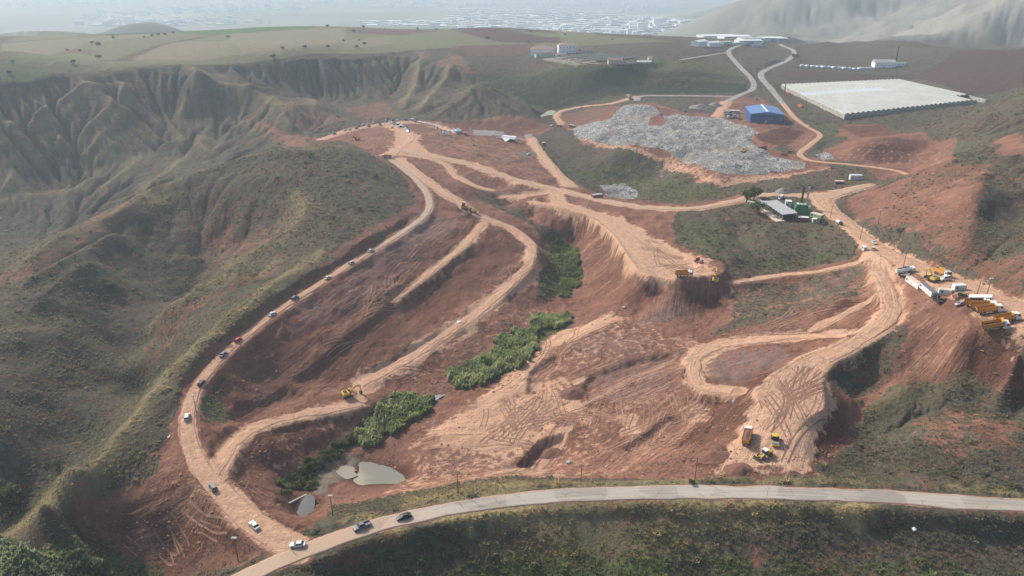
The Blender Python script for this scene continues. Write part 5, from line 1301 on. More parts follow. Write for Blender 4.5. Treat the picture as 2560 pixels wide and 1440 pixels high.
# ------------------------------------------------------------------ vehicles
TYRE = MB().cyl((0,0,0), (0,1,0), .33, .22, 12).mesh('tyre', 'rubber'); RIM = MB().cyl((0,0,0), (0,1,0), .2, .24, 10).mesh('rim', 'rim')
BTYRE = MB().cyl((0,0,0), (0,1,0), .52, .34, 12).mesh('tyre', 'rubber'); BRIM = MB().cyl((0,0,0), (0,1,0), .28, .36, 10).mesh('rim', 'rim')
def wheel(root, x, y, r=.33, big=False, scale=1.0, rim=True):
    w = part(root, 'wheel', BTYRE if big else TYRE, (x, y, r)); w.scale = (scale, scale, scale)
    if rim: part(w, 'rim', BRIM if big else RIM)
    return w
def make_car(kind, col, detail=True):
    t = empty('car' if kind != 'pickup' else 'pickup_truck')
    if kind == 'suv': L, Hh, roof0, roof1, g0, g1, hood = 4.5, 1.68, -2.0, .35, -2.15, 1.0, 1.02
    elif kind == 'hatch': L, Hh, roof0, roof1, g0, g1, hood = 4.1, 1.48, -1.55, .3, -1.85, 1.05, .92
    elif kind == 'van': L, Hh, roof0, roof1, g0, g1, hood = 5.2, 2.1, -2.45, 1.15, -2.5, 1.9, 1.2
    elif kind == 'pickup': L, Hh, roof0, roof1, g0, g1, hood = 5.3, 1.78, -.55, .75, -.75, 1.35, 1.12
    else: L, Hh, roof0, roof1, g0, g1, hood = 4.6, 1.44, -1.15, .25, -1.75, 1.1, .92
    a = L/2
    body = MB().prof([(-a,.42),(-a,hood*.72),(-a+.12,hood),(g0,hood+.03),(g1,hood+.02),(a-.55,hood*.9),(a-.08,hood*.72),(a,.5),(a-.1,.3),(-a+.1,.3)],
                     [.80,.84,.80,.84,.84,.80,.78,.76,.78,.80])
    if kind == 'pickup':
        body = MB().prof([(g0,.45),(g0,hood),(g1,hood),(a-.5,hood*.94),(a-.06,hood*.8),(a,.55),(a-.1,.4)], [.88,.9,.9,.86,.84,.82,.84])
        body.box(-a, g0, -.9, -.82, .55, hood-.05); body.box(-a, g0, .82, .9, .55, hood-.05); body.box(-a, -a+.08, -.82, .82, .55, hood-.05); body.box(-a+.08, g0, -.82, .82, .5, .68)
    b = body.build('body', col, t, .05)
    rw = .64 if kind != 'van' else .78
    MB().hull8([(g0,-.80,hood-.02),(g1,-.80,hood-.02),(g1,.80,hood-.02),(g0,.80,hood-.02),(roof0-.02,-rw,Hh-.05),(roof1+.02,-rw,Hh-.05),(roof1+.02,rw,Hh-.05),(roof0-.02,rw,Hh-.05)]).build('window', 'glass', t)
    rf = MB().box(roof0-.03, roof1+.03, -rw-.02, rw+.02, Hh-.06, Hh, .06, .06)
    for sy in (-1, 1):        # pillars
        for xa, xb in ((g0, roof0), (g1, roof1), ((g0+g1)/2-.1, (roof0+roof1)/2)):
            rf.beam((xa, sy*.815, hood), (xb, sy*(rw+.01), Hh-.04), .07, .09)
    rf.build('roof', col, t)
    for x in (a-.9, -a+.85):
        for y in (-.78, .78): wheel(t, x, y)
    if detail:
        for y in (-.58, .58):
            MB().box(a-.12, a+.005, y-.18, y+.18, hood*.62, hood*.76).build('headlight', 'lamp', t)
            MB().box(-a-.012, -a+.1, y-.18, y+.18, hood*.66, hood*.84).build('tail_light', 'tail', t)
            MB().box(g1-.45, g1-.25, y*1.5-.09, y*1.5+.09, hood+.02, hood+.16).build('mirror', col, t)
        MB().box(a-.06, a+.03, -.7, .7, .34, .5).build('bumper', 'dark', t)
    return t
CARS = {}
def car(kind, col, label, group=None, detail=True):
    k = (kind, col, detail)
    if k not in CARS: CARS[k] = make_car(kind, col, detail); c = CARS[k]
    else: c = copy_tree(CARS[k])
    tag(c, label, {'pickup': 'pickup', 'van': 'van'}.get(kind, 'car'), group); return c
G_ = 'cars driving along the convoy road'
for kind, col, px, py, tx, ty, lab in (
 ('sedan','white',927,629,980,597,'white car at the head of the convoy, highest on the ridge road'),
 ('hatch','silver',879,660,927,628,'silver white hatchback second from the head of the convoy'),
 ('sedan','white',820,697,879,660,'white saloon just below the pale boulder on the convoy road'),
 ('suv','bluegrey',738,748,820,697,'dark blue grey car between two white cars on the convoy road'),
 ('sedan','white',681,788,738,748,'white saloon trailing dust ahead of the red car'),
 ('hatch','red',596,853,681,788,'red car on the convoy road'),
 ('sedan','grey',559,889,596,853,'grey blue saloon right behind the red car'),
 ('hatch','black',504,961,540,910,'black hatchback beside the lamp post bend'),
 ('suv','white',469,1046,478,1000,'white car seen from behind on the steepest bend'),
 ('suv','grey',533,1222,505,1178,'dark grey off-roader with silver roof at the haul road fork'),
 ('sedan','white',636,1318,600,1280,'white saloon with dark windows climbing from the junction'),
 ('sedan','white',745,1366,640,1375,'white saloon standing at the asphalt junction beside a person'),
 ('pickup','grey',906,1320,840,1348,'grey double-cab pickup driving on the asphalt road'),
 ('sedan','black',1010,1296,940,1317,'black saloon last in line on the asphalt road')):
    c = car(kind, col, lab, G_); stand(c, px, py, tx, ty, .16)
for kind, col, px, py, tx, ty, lab, g in (
 ('sedan','white',2184,610,2215,632,'white car ahead of its twin on the gravel road', 'cars on the gravel road'),
 ('suv','white',2183,625,2182,610,'white car seen end-on behind another white car', 'cars on the gravel road'),
 ('sedan','white',1321,387,1290,395,'white saloon parked on the grey pad above the crossroads', None),
 ('suv','white',1380,316,1360,318,'white off-roader parked below the landfill track', None),
 ('sedan','white',1913,173,1940,163,'white car on the upper bend of the asphalt road', 'cars near the greenhouse'),
 ('hatch','grey',1957,154,1975,146,'dark car near the top bend of the asphalt road', 'cars near the greenhouse'),
 ('sedan','white',1926,226,1915,210,'white car passing the greenhouse corner', 'cars near the greenhouse'),
 ('sedan','white',2021,317,2000,302,'white car leaving the asphalt for the dirt road', 'cars near the greenhouse'),
 ('hatch','grey',1890,250,1875,252,'dark car parked behind the blue hall', 'cars near the greenhouse'),
 ('sedan','silver',2402,763,2382,768,'silver car half hidden behind the orange tippers', None),
 ('van','white',2362,702,2330,712,'white panel van parked behind the site containers', None),
 ('pickup','white',2259,690,2236,697,'white double-cab pickup beside the water tanker', None),
 ('van','white',1952,497,1944,500,'white pickup van behind the power station sheds', None)):
    c = car(kind, col, lab, g); stand(c, px, py, tx, ty, .16)
PG = 'cars parked along the dirt road by the tents'
row = [(836,336,'black'),(862,327,'white'),(875,325,'white'),(891,322,'black'),(898,316,'grey'),(908,314,'white'),(919,312,'white'),(923,317,'black'),(935,309,'white'),(947,307,'grey'),(950,313,'silver'),(965,304,'white'),(981,302,'grey'),(995,302,'white'),(1016,301,'grey'),
 (977,306,'silver'),(980,308,'bluegrey'),(984,309,'grey'),(988,311,'bluegrey'),(992,313,'grey'),(979,320,'white'),
 (999,310,'silver'),(1003,312,'white'),(1006,314,'silver'),(1009,316,'white'),(1012,318,'black'),(1000,319,'grey'),(1014,320,'black'),(1013,323,'white'),(1016,325,'white'),(1019,327,'silver'),(1021,330,'white'),
 (1041,306,'black'),(1045,307,'silver'),(1049,308,'white'),(1053,309,'silver'),(1058,310,'white'),(1062,311,'white'),(1067,312,'silver'),(1071,313,'white'),(1076,314,'white'),(1080,315,'silver'),(1085,317,'white'),(1090,319,'white'),(1094,321,'silver')]
CN = {'black': 'black', 'white': 'white', 'grey': 'dark grey', 'silver': 'silver', 'bluegrey': 'blue grey'}
for i, (px, py, col) in enumerate(row):
    if i < 15: lab = '%s car parked along the outer curve of the dirt road' % CN[col]
    elif i < 32: lab = '%s car in the packed cluster on the inner side of the road' % CN[col]
    else: lab = '%s car in the nose-to-tail line leading to the tents' % CN[col]
    c = car(('sedan', 'hatch', 'suv')[i % 3], col, lab, PG, False)
    if 15 <= i < 32: stand(c, px, py, px-14, py+2.2, .16)
    elif i >= 32: stand(c, px, py, px+8, py+2, .16)
    else: stand(c, px, py, px+10, py-2.4 if px < 990 else py, .16)
c = car('van', 'white', 'white minibus at the top of the parked row'); stand(c, 1033, 302, 1050, 303, .16)

def make_tipper(box_fill=False, raised=False, col='truck_orange', lip='white'):
    t = empty('dump_truck')
    MB().box(-4.3, 4.2, -.45, .45, .75, 1.1).build('chassis', 'dark', t)
    cab = MB().prof([(2.5,.85),(2.5,2.75),(2.7,2.95),(4.15,2.9),(4.4,1.7),(4.42,.6),(4.2,.55),(2.6,.55)], 1.24).build('cab', 'white', t, .05)
    MB().hull8([(4.375,-1.1,1.85),(4.43,-1.1,1.85),(4.43,1.1,1.85),(4.375,1.1,1.85),(4.17,-1.1,2.72),(4.23,-1.1,2.72),(4.23,1.1,2.72),(4.17,1.1,2.72)]).build('windscreen', 'glass', cab)
    for y in (-1.25, 1.25): MB().box(3.25, 4.05, y-.012, y+.012, 1.8, 2.6).build('side_window', 'glass', cab)
    MB().box(4.40, 4.47, -1.1, 1.1, .9, 1.5).build('grille', 'dark', cab)
    for y in (-.95, .95): MB().box(4.42, 4.5, y-.18, y+.18, .62, .85).build('headlight', 'lamp', cab)
    e = empty('tipper_body'); e.parent = t; e.location = (-4.2, 0, 1.25)
    b = MB(); w = 1.25
    b.box(.1, 6.4, -w, w, 0, .12); b.box(.1, 6.4, -w, -w+.09, .12, 1.75); b.box(.1, 6.4, w-.09, w, .12, 1.75); b.box(6.31, 6.4, -w+.09, w-.09, .12, 1.95)
    b.hull8([(.0,-w+.09,.1),(.09,-w+.09,.1),(.09,w-.09,.1),(.0,w-.09,.1),(-.45,-w+.09,1.75),(-.36,-w+.09,1.75),(-.36,w-.09,1.75),(-.45,w-.09,1.75)])
    for x in np.arange(.5, 6.3, .95):
        for y in (-w-.04, w+.0): b.box(x, x+.12, y, y+.04, .1, 1.72)
    if lip: pass
    bd = b.build('tipper_box', col, t); bd.location = (-4.2, 0, 1.25)
    COL.objects.unlink(e); bpy.data.objects.remove(e)
    MB().box(6.4, 7.1, -w, w, 1.82, 1.95).build('cab_guard', lip if lip else col, bd)
    MB().box(-.2, 6.3, -w+.1, w-.1, .13, .5).build('box_fill', 'dark', bd) if not box_fill else None  # dark block over the floor gives the unloaded body its dark inside
    if box_fill:
        ld = MB(); k = 0
        n1, n2 = 12, 6
        r = np.random.default_rng(5)
        for i in range(n1+1):
            for j in range(n2+1):
                x = -.3+6.55*i/n1; y = -1.14+2.28*j/n2
                hgt = 1.45+.55*math.sin(math.pi*j/n2)*(.4+.6*math.sin(math.pi*min(1, i/n1*1.05)))+r.normal(0, .06)
                ld.v.append((x, y, hgt))
        ld.f = [(i*(n2+1)+j, (i+1)*(n2+1)+j, (i+1)*(n2+1)+j+1, i*(n2+1)+j+1) for i in range(n1) for j in range(n2)]
        ld.build('box_fill', 'soil_load', bd)
    if raised: bd.rotation_euler = (0, -.12, 0)
    for x in (3.4, 1.6, -1.9, -3.3):
        for y in (-1.02, 1.02): wheel(t, x, y, .52, True)
    for y in (-1.12, 1.12): MB().box(-.9, .8, y-.1, y+.1, .55, 1.05).build('fuel_tank', 'steel', t)
    return t
TIP = make_tipper(); TIPL = make_tipper(box_fill=True, lip='white'); TIPR = make_tipper(raised=True, lip=None)
def tipper(src, label, px, py, tx, ty, first, dz=.16):
    c = src if first else copy_tree(src)
    tag(c, label, 'dump truck', 'orange dump trucks'); stand(c, px, py, tx, ty, dz, span=4); return c
tipper(TIP, 'orange tipper parked farthest back in the yard row beside the bus', 2443, 765, 2475, 760, True)
tipper(TIP, 'orange tipper in the middle of the three parked side by side', 2460, 774, 2492, 769, False)
tipper(TIP, 'orange tipper nearest the spoil heap of the three side by side', 2474, 783, 2508, 777, False)
tipper(TIP, 'orange tipper parked alone beside the gravel road edge', 2518, 805, 2552, 797, False)
tipper(TIPR, 'orange tipper with its body tilted, dumping dark soil', 2488, 823, 2522, 820, True)
tipper(TIP, 'orange tipper driving past the site containers', 2355, 690, 2385, 702, False)
tipper(TIP, 'yellow orange tipper waiting on the bench by the digger', 1711, 691, 1740, 695, False)
tipper(TIPL, 'dusty tipper full of red soil on the fill platform', 1869, 1100, 1877, 1070, True)
tipper(TIP, 'orange tipper raising dust at the far road junction', 967, 396, 945, 389, False)
tipper(TIP, 'tipper half hidden behind the digger at the bench head', 1158, 520, 1163, 500, False)

def make_excavator(col='cat_yellow', reach=1.0, up=1.0, swing=0.0):
    t = empty('excavator')
    for y in (-1.2, 1.2):
        tr = MB().prof([(-2.1,.25),(-2.2,.5),(-2.0,.85),(2.0,.85),(2.2,.5),(2.1,.25),(1.8,.02),(-1.8,.02)], .3).build('track', 'dark', t); tr.location = (0, y, 0)
    MB().box(-1.1, 1.1, -.95, .95, .45, .95).build('undercarriage', 'dark', t)
    h = MB().prof([(-2.5,1.05),(-2.6,1.4),(-2.5,2.25),(-1.9,2.4),(.3,2.3),(.3,1.05)], 1.4).build('house', col, t, .06)
    MB().box(-2.0, -.6, -.9, .9, 2.38, 2.5).build('engine_cover', 'dark', h)
    cb = MB().prof([(.35,1.05),(.35,2.95),(1.5,2.95),(1.9,2.2),(1.9,1.05)], .52).build('cab', 'glass', h); cb.location = (0, .85, 0)
    MB().box(.3, 1.55, .3, 1.4, 2.95, 3.03).build('cab_roof', col, h)
    p0 = (.5, -.15, 1.7); p1 = (.5+2.3*reach, -.15, 1.7+2.9*up); p2 = (.5+5.0*reach, -.15, 1.7+2.6*up); p3 = (p2[0]+.5*reach, -.15, p2[2]-2.9)
    bm_ = MB().beam(p0, p1, .45, .6, .42, .65).beam(p1, p2, .42, .65, .36, .4).build('boom', col, h)
    st_ = MB().beam((p2[0]-.35, p2[1], p2[2]+.35), p3, .34, .5, .3, .32).build('stick', col, h)
    MB().bar((1.2,-.15,1.5), ((p0[0]+p1[0])/2+.4, -.15, (p0[2]+p1[2])/2+.3), .1).bar(((p1[0]+p2[0])/2, -.15, (p1[2]+p2[2])/2+.4), (p2[0]-.4, -.15, p2[2]+.6), .09).build('ram', 'steel', h)
    bk = MB().prof([(0,.1),(.5,-.1),(.75,-.7),(.4,-1.25),(-.35,-1.3),(-.2,-.6)], .62).build('bucket', 'dark', st_); bk.location = p3
    h.rotation_euler = (0, 0, swing)
    return t
e = make_excavator(); tag(e, 'yellow excavator working beside the reeds on the lowest bench', 'excavator'); stand(e, 868, 990, 900, 984, .1)
e = make_excavator(reach=1.25, up=.75); tag(e, 'yellow excavator seen from behind with its arm stretched out, by the tipper', 'excavator'); stand(e, 1786, 702, 1784, 660, .1)
e = make_excavator(); tag(e, 'yellow excavator on the dark heap at the head of the bench', 'excavator'); stand(e, 1182, 531, 1160, 522, .1)
e = make_excavator(col='roller_orange', up=1.2); tag(e, 'red excavator on the bare slope near the parked cars', 'excavator'); stand(e, 893, 350, 872, 345, .1)
e = make_excavator(up=.6); tag(e, 'small yellow excavator on top of the rubbish heap', 'excavator'); stand(e, 1858, 381, 1866, 376, .5)
e = make_excavator(col='cat_yellow', up=1.1, reach=.7); tag(e, 'dark yellow digger parked between containers and tipper', 'excavator'); stand(e, 2333, 703, 2318, 699, .1)

def make_roller(col):
    t = empty('road_roller')
    d = MB().cyl((1.9,0,.78), (0,1,0), .78, 2.1, 18).build('drum', 'steel', t)
    MB().box(.9, 2.9, -1.22, -1.1, .55, 1.0).box(.9, 2.9, 1.1, 1.22, .55, 1.0).box(2.75, 2.9, -1.1, 1.1, .55, 1.0).box(.75, .95, -1.22, 1.22, .5, 1.1).build('drum_frame', col, t)
    MB().box(-.3, .8, -.5, .5, .6, 1.2).build('joint', 'dark', t)
    MB().prof([(-2.7,.7),(-2.75,1.3),(-2.4,1.75),(-1.0,1.8),(-1.0,.7)], .95).build('engine_hood', col, t, .05)
    c = MB().prof([(-1.0,.9),(-1.0,2.75),(.25,2.75),(.45,1.6),(.45,.9)], .82).build('cab', 'glass', t)
    MB().box(-1.15, .45, -.95, .95, 2.75, 2.88).build('cab_roof', col, c)
    for y in (-1.0, 1.0):
        w = wheel(t, -1.6, y, .74, True, 1.4)
    return t
r_ = make_roller('cat_yellow'); tag(r_, 'yellow soil roller with steel drum on the fill platform', 'roller'); stand(r_, 1938, 1106, 1941, 1150, .1)
r_ = make_roller('roller_orange'); tag(r_, 'red orange soil roller with white drum at the bench corner', 'roller'); stand(r_, 1747, 656, 1762, 661, .1)
def make_loader():
    t = empty('wheel_loader')
    MB().prof([(-3.1,.9),(-3.15,1.6),(-2.8,2.05),(-1.0,2.1),(-1.0,.9)], .95).build('engine_hood', 'cat_yellow', t, .05)
    MB().box(-1.0, 2.0, -.5, .5, .7, 1.35).build('frame', 'cat_yellow', t)
    c = MB().prof([(-1.0,1.3),(-1.0,3.0),(.45,3.0),(.75,2.0),(.75,1.3)], .78).build('cab', 'glass', t)
    MB().box(-1.2, .6, -.9, .9, 3.0, 3.14).build('cab_roof', 'white', c)
    MB().box(.55, .8, -.82, .82, 1.25, 1.9).build('cab_front', 'white', c)
    for y in (-.55, .55): MB().beam((.7, y, 1.7), (3.1, y, .6), .16, .28).build('lift_arm', 'cat_yellow', t)
    MB().prof([(3.0,.1),(3.05,1.15),(3.2,1.15),(3.15,.5),(3.6,.08)], 1.75).build('blade', 'dark', t)
    for x in (-1.9, 1.35):
        for y in (-1.05, 1.05): wheel(t, x, y, .76, True, 1.45)
    MB().bar((-2.2,.45,2.0), (-2.2,.45,2.9), .07).build('exhaust', 'dark', t)
    return t
l_ = make_loader(); tag(l_, 'yellow wheel loader with white cab roof pushing dark soil', 'loader'); stand(l_, 1910, 1143, 1893, 1152, .1)

def make_tanker():
    t = empty('tanker_truck')
    MB().box(-4.0, 3.8, -.42, .42, .75, 1.05).build('chassis', 'dark', t)
    MB().prof([(2.3,.7),(2.3,2.6),(3.7,2.6),(3.95,1.6),(3.95,.6)], 1.15).build('cab', 'white', t, .06)
    MB().cyl((-1.0,0,1.95), (1,0,0), 1.05, 6.2, 16).build('tank', 'container_white', t)
    MB().box(-3.6, 1.6, -.25, .25, 3.0, 3.12).build('walkway', 'dark', t)
    MB().cyl((-.2,0,3.25), (0,0,1), .45, .5, 10).build('blue_drum', 'cooler_blue', t)
    for x in (2.9, -1.6, -3.0):
        for y in (-1.0, 1.0): wheel(t, x, y, .52, True)
    return t
k = make_tanker(); tag(k, 'white water tanker truck with a blue drum on top', 'tanker'); stand(k, 2264, 683, 2295, 678, .14)
k = empty('tank_trailer'); MB().cyl((0,0,1.5), (1,0,0), .95, 3.8, 14).build('tank', 'container_white', k); MB().box(-1.9, 3.0, -.3, .3, .6, .8).build('chassis', 'dark', k); MB().box(2.0, 3.4, -.8, .8, .5, 2.1).build('pump', 'dark', k)
for y in (-.85, .85): wheel(k, -.6, y, .5, True)
tag(k, 'white tank trailer with dark pump on the road edge below the power station', 'trailer'); stand(k, 2097, 561, 2106, 566, .12)
def make_bus():
    t = empty('bus')
    MB().prof([(-4.0,.45),(-4.05,2.7),(-3.9,2.9),(3.7,2.9),(4.0,2.6),(4.1,.9),(4.0,.4)], 1.2).build('body', 'white', t, .06)
    for y in (-1.21, 1.21): MB().box(-3.6, 3.3, y-.01, y+.01, 1.55, 2.45).build('side_window', 'glass', t)
    MB().hull8([(4.06,-1.05,1.35),(4.12,-1.05,1.35),(4.12,1.05,1.35),(4.06,1.05,1.35),(3.98,-1.05,2.5),(4.05,-1.05,2.5),(4.05,1.05,2.5),(3.98,1.05,2.5)]).build('windscreen', 'glass', t)
    for x in (2.6, -2.4):
        for y in (-1.05, 1.05): wheel(t, x, y, .45, True, .87)
    return t
k = make_bus(); tag(k, 'white midibus with dark windows parked behind the orange tippers', 'bus'); stand(k, 2452, 756, 2430, 760, .14)
def make_tractor():
    t = empty('tractor')
    MB().prof([(.1,.7),(.1,1.35),(1.7,1.3),(1.75,.7)], .38).build('hood', 'tractor_green', t, .04)
    c = MB().prof([(-1.1,.9),(-1.1,2.3),(.05,2.3),(.2,1.2),(.2,.9)], .62).build('cab', 'glass', t)
    MB().box(-1.2, .2, -.72, .72, 2.3, 2.42).build('cab_roof', 'tractor_green', c)
    for y in (-.85, .85):
        wheel(t, -.7, y, .78, True, 1.5); wheel(t, 1.35, y*.85, .47, True, .9)
        MB().box(-1.2, -.1, y-.2, y+.2, 1.55, 1.63).build('mudguard', 'tractor_green', t)
    imp = MB().box(-3.4, -1.6, -1.4, 1.4, .5, .62)
    for i in range(6): imp.bar((-3.2+.1*i, -1.3+.52*i, .55), (-3.3+.1*i, -1.3+.52*i, .05), .06)
    imp.build('harrow', 'rust_red', t)
    return t
k = make_tractor(); tag(k, 'green tractor with a red harrow hitched behind', 'tractor'); stand(k, 2405, 743, 2412, 741, .12)
# ------------------------------------------------------------------ containers, sheds and buildings
def make_container(L=6.0, W=2.4, Hh=2.5, wall='container_white', roof='dust_roof', panels=4):
    t = empty('site_container')
    MB().box(-L/2, L/2, -W/2, W/2, .12, Hh-.06).build('wall', wall, t)
    MB().box(-L/2-.06, L/2+.06, -W/2-.06, W/2+.06, Hh-.06, Hh+.02).build('roof', roof, t)
    fr = MB()
    for i in range(panels+1):
        x = -L/2+L*i/panels
        for y in (-W/2-.03, W/2-.02): fr.box(x-.05, x+.05, y, y+.05, .1, Hh-.06)
    for x in (-L/2-.03, L/2-.02):
        for y in (-W/2+.05, W/2-.1): fr.box(x, x+.05, y, y+.05, .1, Hh-.06)
    fr.build('frame', 'grey', t)
    MB().box(L/2-.01, L/2+.03, -.45, .45, .2, 2.2).build('door', 'grey_roof', t)
    MB().box(-L/2+.6, -L/2+1.6, -W/2-.04, -W/2+.01, 1.0, 1.9).build('window', 'window', t)
    return t
def facing(o, a, b, dz=.0):
    """stand a long thing between two surveyed ground spots, x axis from a to b"""
    p, q = lift(*a), lift(*b)
    c = (p+q)/2; o.location = (c[0], c[1], float(height(c[0], c[1]))+dz); o.rotation_euler = (0, 0, math.atan2(q[1]-p[1], q[0]-p[0])); return o, float(np.linalg.norm((q-p)[:2]))
def container(label, a, b, group=None, W=2.4, Hh=2.5, wall='container_white', roof='dust_roof', n=4, dz=-.1, cat='container'):
    p, q = lift(*a), lift(*b); L = float(np.linalg.norm((q-p)[:2])); L = min(max(L, 2.5), 14)
    t = make_container(L, W, Hh, wall, roof, n); facing(t, a, b, dz); tag(t, label, cat, group); return t
GC = 'white site containers in the truck yard'
container('white site container nearest the pickup, dusty flat roof', (2268,704), (2301,722), GC)
container('white site container with dark grey roof at the slope corner', (2303,723), (2335,741), GC, roof='grey')
container('white site container in the middle, at right angles to the first two', (2344,735), (2378,730), GC)
container('white site container at the outer end of the row by the gravel road', (2380,729), (2409,723), GC, roof='container_white')
container('small white cabin under the yellowing trees', (1868,511), (1884,514), wall='container_white')
container('lime green cabin next to the white cabin', (1893,506), (1903,514), wall='lime_box')
container('white cabin with grey roof at the back of the power station', (1904,516), (1930,514), roof='grey_roof', W=5, Hh=2.9)
container('dark red container at the front of the power station', (1994,552), (2020,552), wall='rust_red', roof='container_white', W=3)
container('white container with dusty roof at the front of the power station', (2030,556), (2056,554), W=2.6, roof='container_white')
container('pale green container with pink roof behind the white one', (2028,541), (2056,541), wall='lime_box', roof='dust_roof', W=4)
container('white container standing alone below the spoil mound', (2123,450), (2153,449), W=3, Hh=3.6, roof='container_white')
container('brick red hut on the bank above the power station', (2086,460), (2108,460), wall='rust_red', roof='dust_roof', W=3)
container('red hut with grey top beside the crossroads road', (1481,494), (1505,496), wall='rust_red', roof='grey_roof', W=3)
container('dark red box on the landfill terrace under the berm', (1898,370), (1913,371), wall='rust_red', roof='rust_red', W=2.6)
container('dark red box at the landfill corner, pair with another', (1955,389), (1967,390), wall='rust_red', roof='rust_red', W=2.6)
container('dark red box behind its twin at the landfill corner', (1970,383), (1980,384), wall='rust_red', roof='rust_red', W=2.6)
container('dark box with pale roof beside the landfill tip', (1424,318), (1436,318), wall='rust_red', roof='dust_roof', W=2.4)
container('small dark box in the scrub below the landfill', (1355,362), (1362,362), wall='rust_red', roof='dust_roof', W=2.2)
container('white toilet cabin at the haul road top', (2157,626), (2163,627), W=1.6, Hh=2.4, n=2, roof='container_white', cat='cabin')
container('orange cabin at the lower corner of the greenhouse', (1995,266), (2006,268), wall='roller_orange', roof='roller_orange', W=3, n=2)
container('orange boiler box by the greenhouse flue', (1963,234), (1972,236), wall='roller_orange', roof='roller_orange', W=3, n=2)
container('orange digger cabin hut below the landfill track', (1392,317), (1402,317), wall='panel_orange', roof='panel_orange', W=3, n=2)

# grey open shed of the power station
t = empty('open_shed'); _, L = facing(t, (1922,520), (1972,551), -.2); W = 9.0
MB().hull8([(-L/2-.5,-W/2-.4,4.1),(L/2+.5,-W/2-.4,4.1),(L/2+.5,W/2+.4,4.9),(-L/2-.5,W/2+.4,4.9),(-L/2-.5,-W/2-.4,4.25),(L/2+.5,-W/2-.4,4.25),(L/2+.5,W/2+.4,5.05),(-L/2-.5,W/2+.4,5.05)]).build('roof', 'grey_roof', t)
for i in range(9):
    x = -L/2+L*i/8
    MB().box(x-.14, x+.14, -W/2-.14, -W/2+.14, 0, 4.1).build('post', 'steel', t); MB().box(x-.14, x+.14, W/2-.14, W/2+.14, 0, 4.8).build('post', 'steel', t)
for z in (1.3, 2.7): MB().box(-L/2, L/2, -W/2-.05, -W/2+.05, z, z+.12).build('rail', 'steel', t)
MB().box(-L/2-.4, L/2+.4, -W/2-3.5, W/2, -.6, .12).build('slab', 'dust_roof', t)
for i in range(7):
    x = -L/2+2+L*.13*i; MB().box(x, x+2, -W/2+1.5, W/2-1.5, .12, 2.3).build('machine', 'dark', t)
tag(t, 'long open shed with grey roof and steel posts at the power station', 'shed')
t = empty('generator_block'); _, L = facing(t, (1985,531), (2024,531), -.1)
MB().box(-L/2, L/2, -3, 3, 0, 3.4).build('wall', 'green_box', t); MB().box(-L/2-.1, L/2+.1, -3.1, 3.1, 3.4, 3.5).build('roof', 'green_box', t)
MB().box(-L/2+.4, -L/2+6, -2.6, 2.6, 3.5, 5.4).build('radiator_block', 'green_box', t)
MB().box(-L/2+6.2, L/2-2, -2.6, 2.6, 3.5, 5.0).build('cooler', 'dark', t)
for i in range(3): MB().box(-L/2+1+i*2.2, -L/2+2.2+i*2.2, -1.5, 2, 5.4, 5.6).build('roof_vent', 'white', t)
for x, hh, r in ((L/2-5.5, 13, .55), (L/2-2.5, 14.5, .5), (-1, 11, .5)): MB().cyl((x,1.5,3.4+hh/2), (0,0,1), r, hh, 10).build('exhaust_stack', 'dark', t)
MB().box(L/2-3, L/2, -2.5, .5, 3.5, 4.8).build('fan_box', 'steel', t)
tag(t, 'green gas engine block with three dark exhaust stacks', 'generator')
container('white plant container with rounded top beside the green engines', (1962,516), (1977,516), W=4, Hh=4, roof='container_white')
t = empty('flue_stack'); p = lift(2013,530); t.location = p
MB().cyl((0,0,8), (0,0,1), .5, 16, 10, .4).build('flue', 'steel', t); MB().cyl((0,0,16.2), (0,0,1), .55, .5, 10).build('cap', 'white', t); MB().box(-1, 1, -1, 1, -.4, .3).build('base', 'concrete', t)
tag(t, 'tall grey steel flue with white cap behind the green engines', 'stack')

# blue steel hall
t = empty('steel_hall'); a, b = (1874,306), (1958,308)
_, L = facing(t, a, b, -.3); W = 46.0
p = lift(*a); q = lift(*b); n_ = np.array((-(q-p)[1], (q-p)[0])); n_ /= np.linalg.norm(n_); t.location.x += n_[0]*W/2; t.location.y += n_[1]*W/2
Hh = 8.5
b_ = MB().box(-L/2, L/2, -W/2, W/2, -1, Hh); b_.build('wall', 'blue_wall', t)
rf = MB(); k = 0
rf.v = [(-L/2-.3,-W/2-.3,Hh),(0,-W/2-.3,Hh+2.6),(L/2+.3,-W/2-.3,Hh),(-L/2-.3,W/2+.3,Hh),(0,W/2+.3,Hh+2.6),(L/2+.3,W/2+.3,Hh)]
rf.f = [(0,1,4,3),(1,2,5,4),(0,2,1),(3,4,5),(0,3,5,2)]
r_ = rf.build('roof', 'blue_roof', t)
MB().hull8([(-1.0,-W/2-.2,Hh+2.45),(1.0,-W/2-.2,Hh+2.45),(1.0,W/2+.2,Hh+2.45),(-1.0,W/2+.2,Hh+2.45),(-.9,-W/2-.2,Hh+2.72),(.9,-W/2-.2,Hh+2.72),(.9,W/2+.2,Hh+2.72),(-.9,W/2+.2,Hh+2.72)]).build('ridge_light', 'pale_strip', r_)
MB().box(-L/2-.1, -L/2+L*.3, -W/2-3, -W/2-.02, -1.5, Hh*.55).build('lean_to', 'blue_wall', t)
for x in (.05, .12, .36, .43): w_ = MB().box(L*x, L*x+1.4, -W/2-.08, -W/2+.02, 3.2, 5.0).build('window', 'pale_strip', t); MB().box(L*x+.15, L*x+1.25, -W/2-.12, -W/2-.085, 3.35, 4.85).build('pane', 'window', w_)
MB().box(-L*.05, L*.01, -W/2-.07, -W/2+.02, -.5, 2.2).build('door', 'white', t)
tag(t, 'big blue steel hall with pale ridge strip beside the landfill', 'hall')

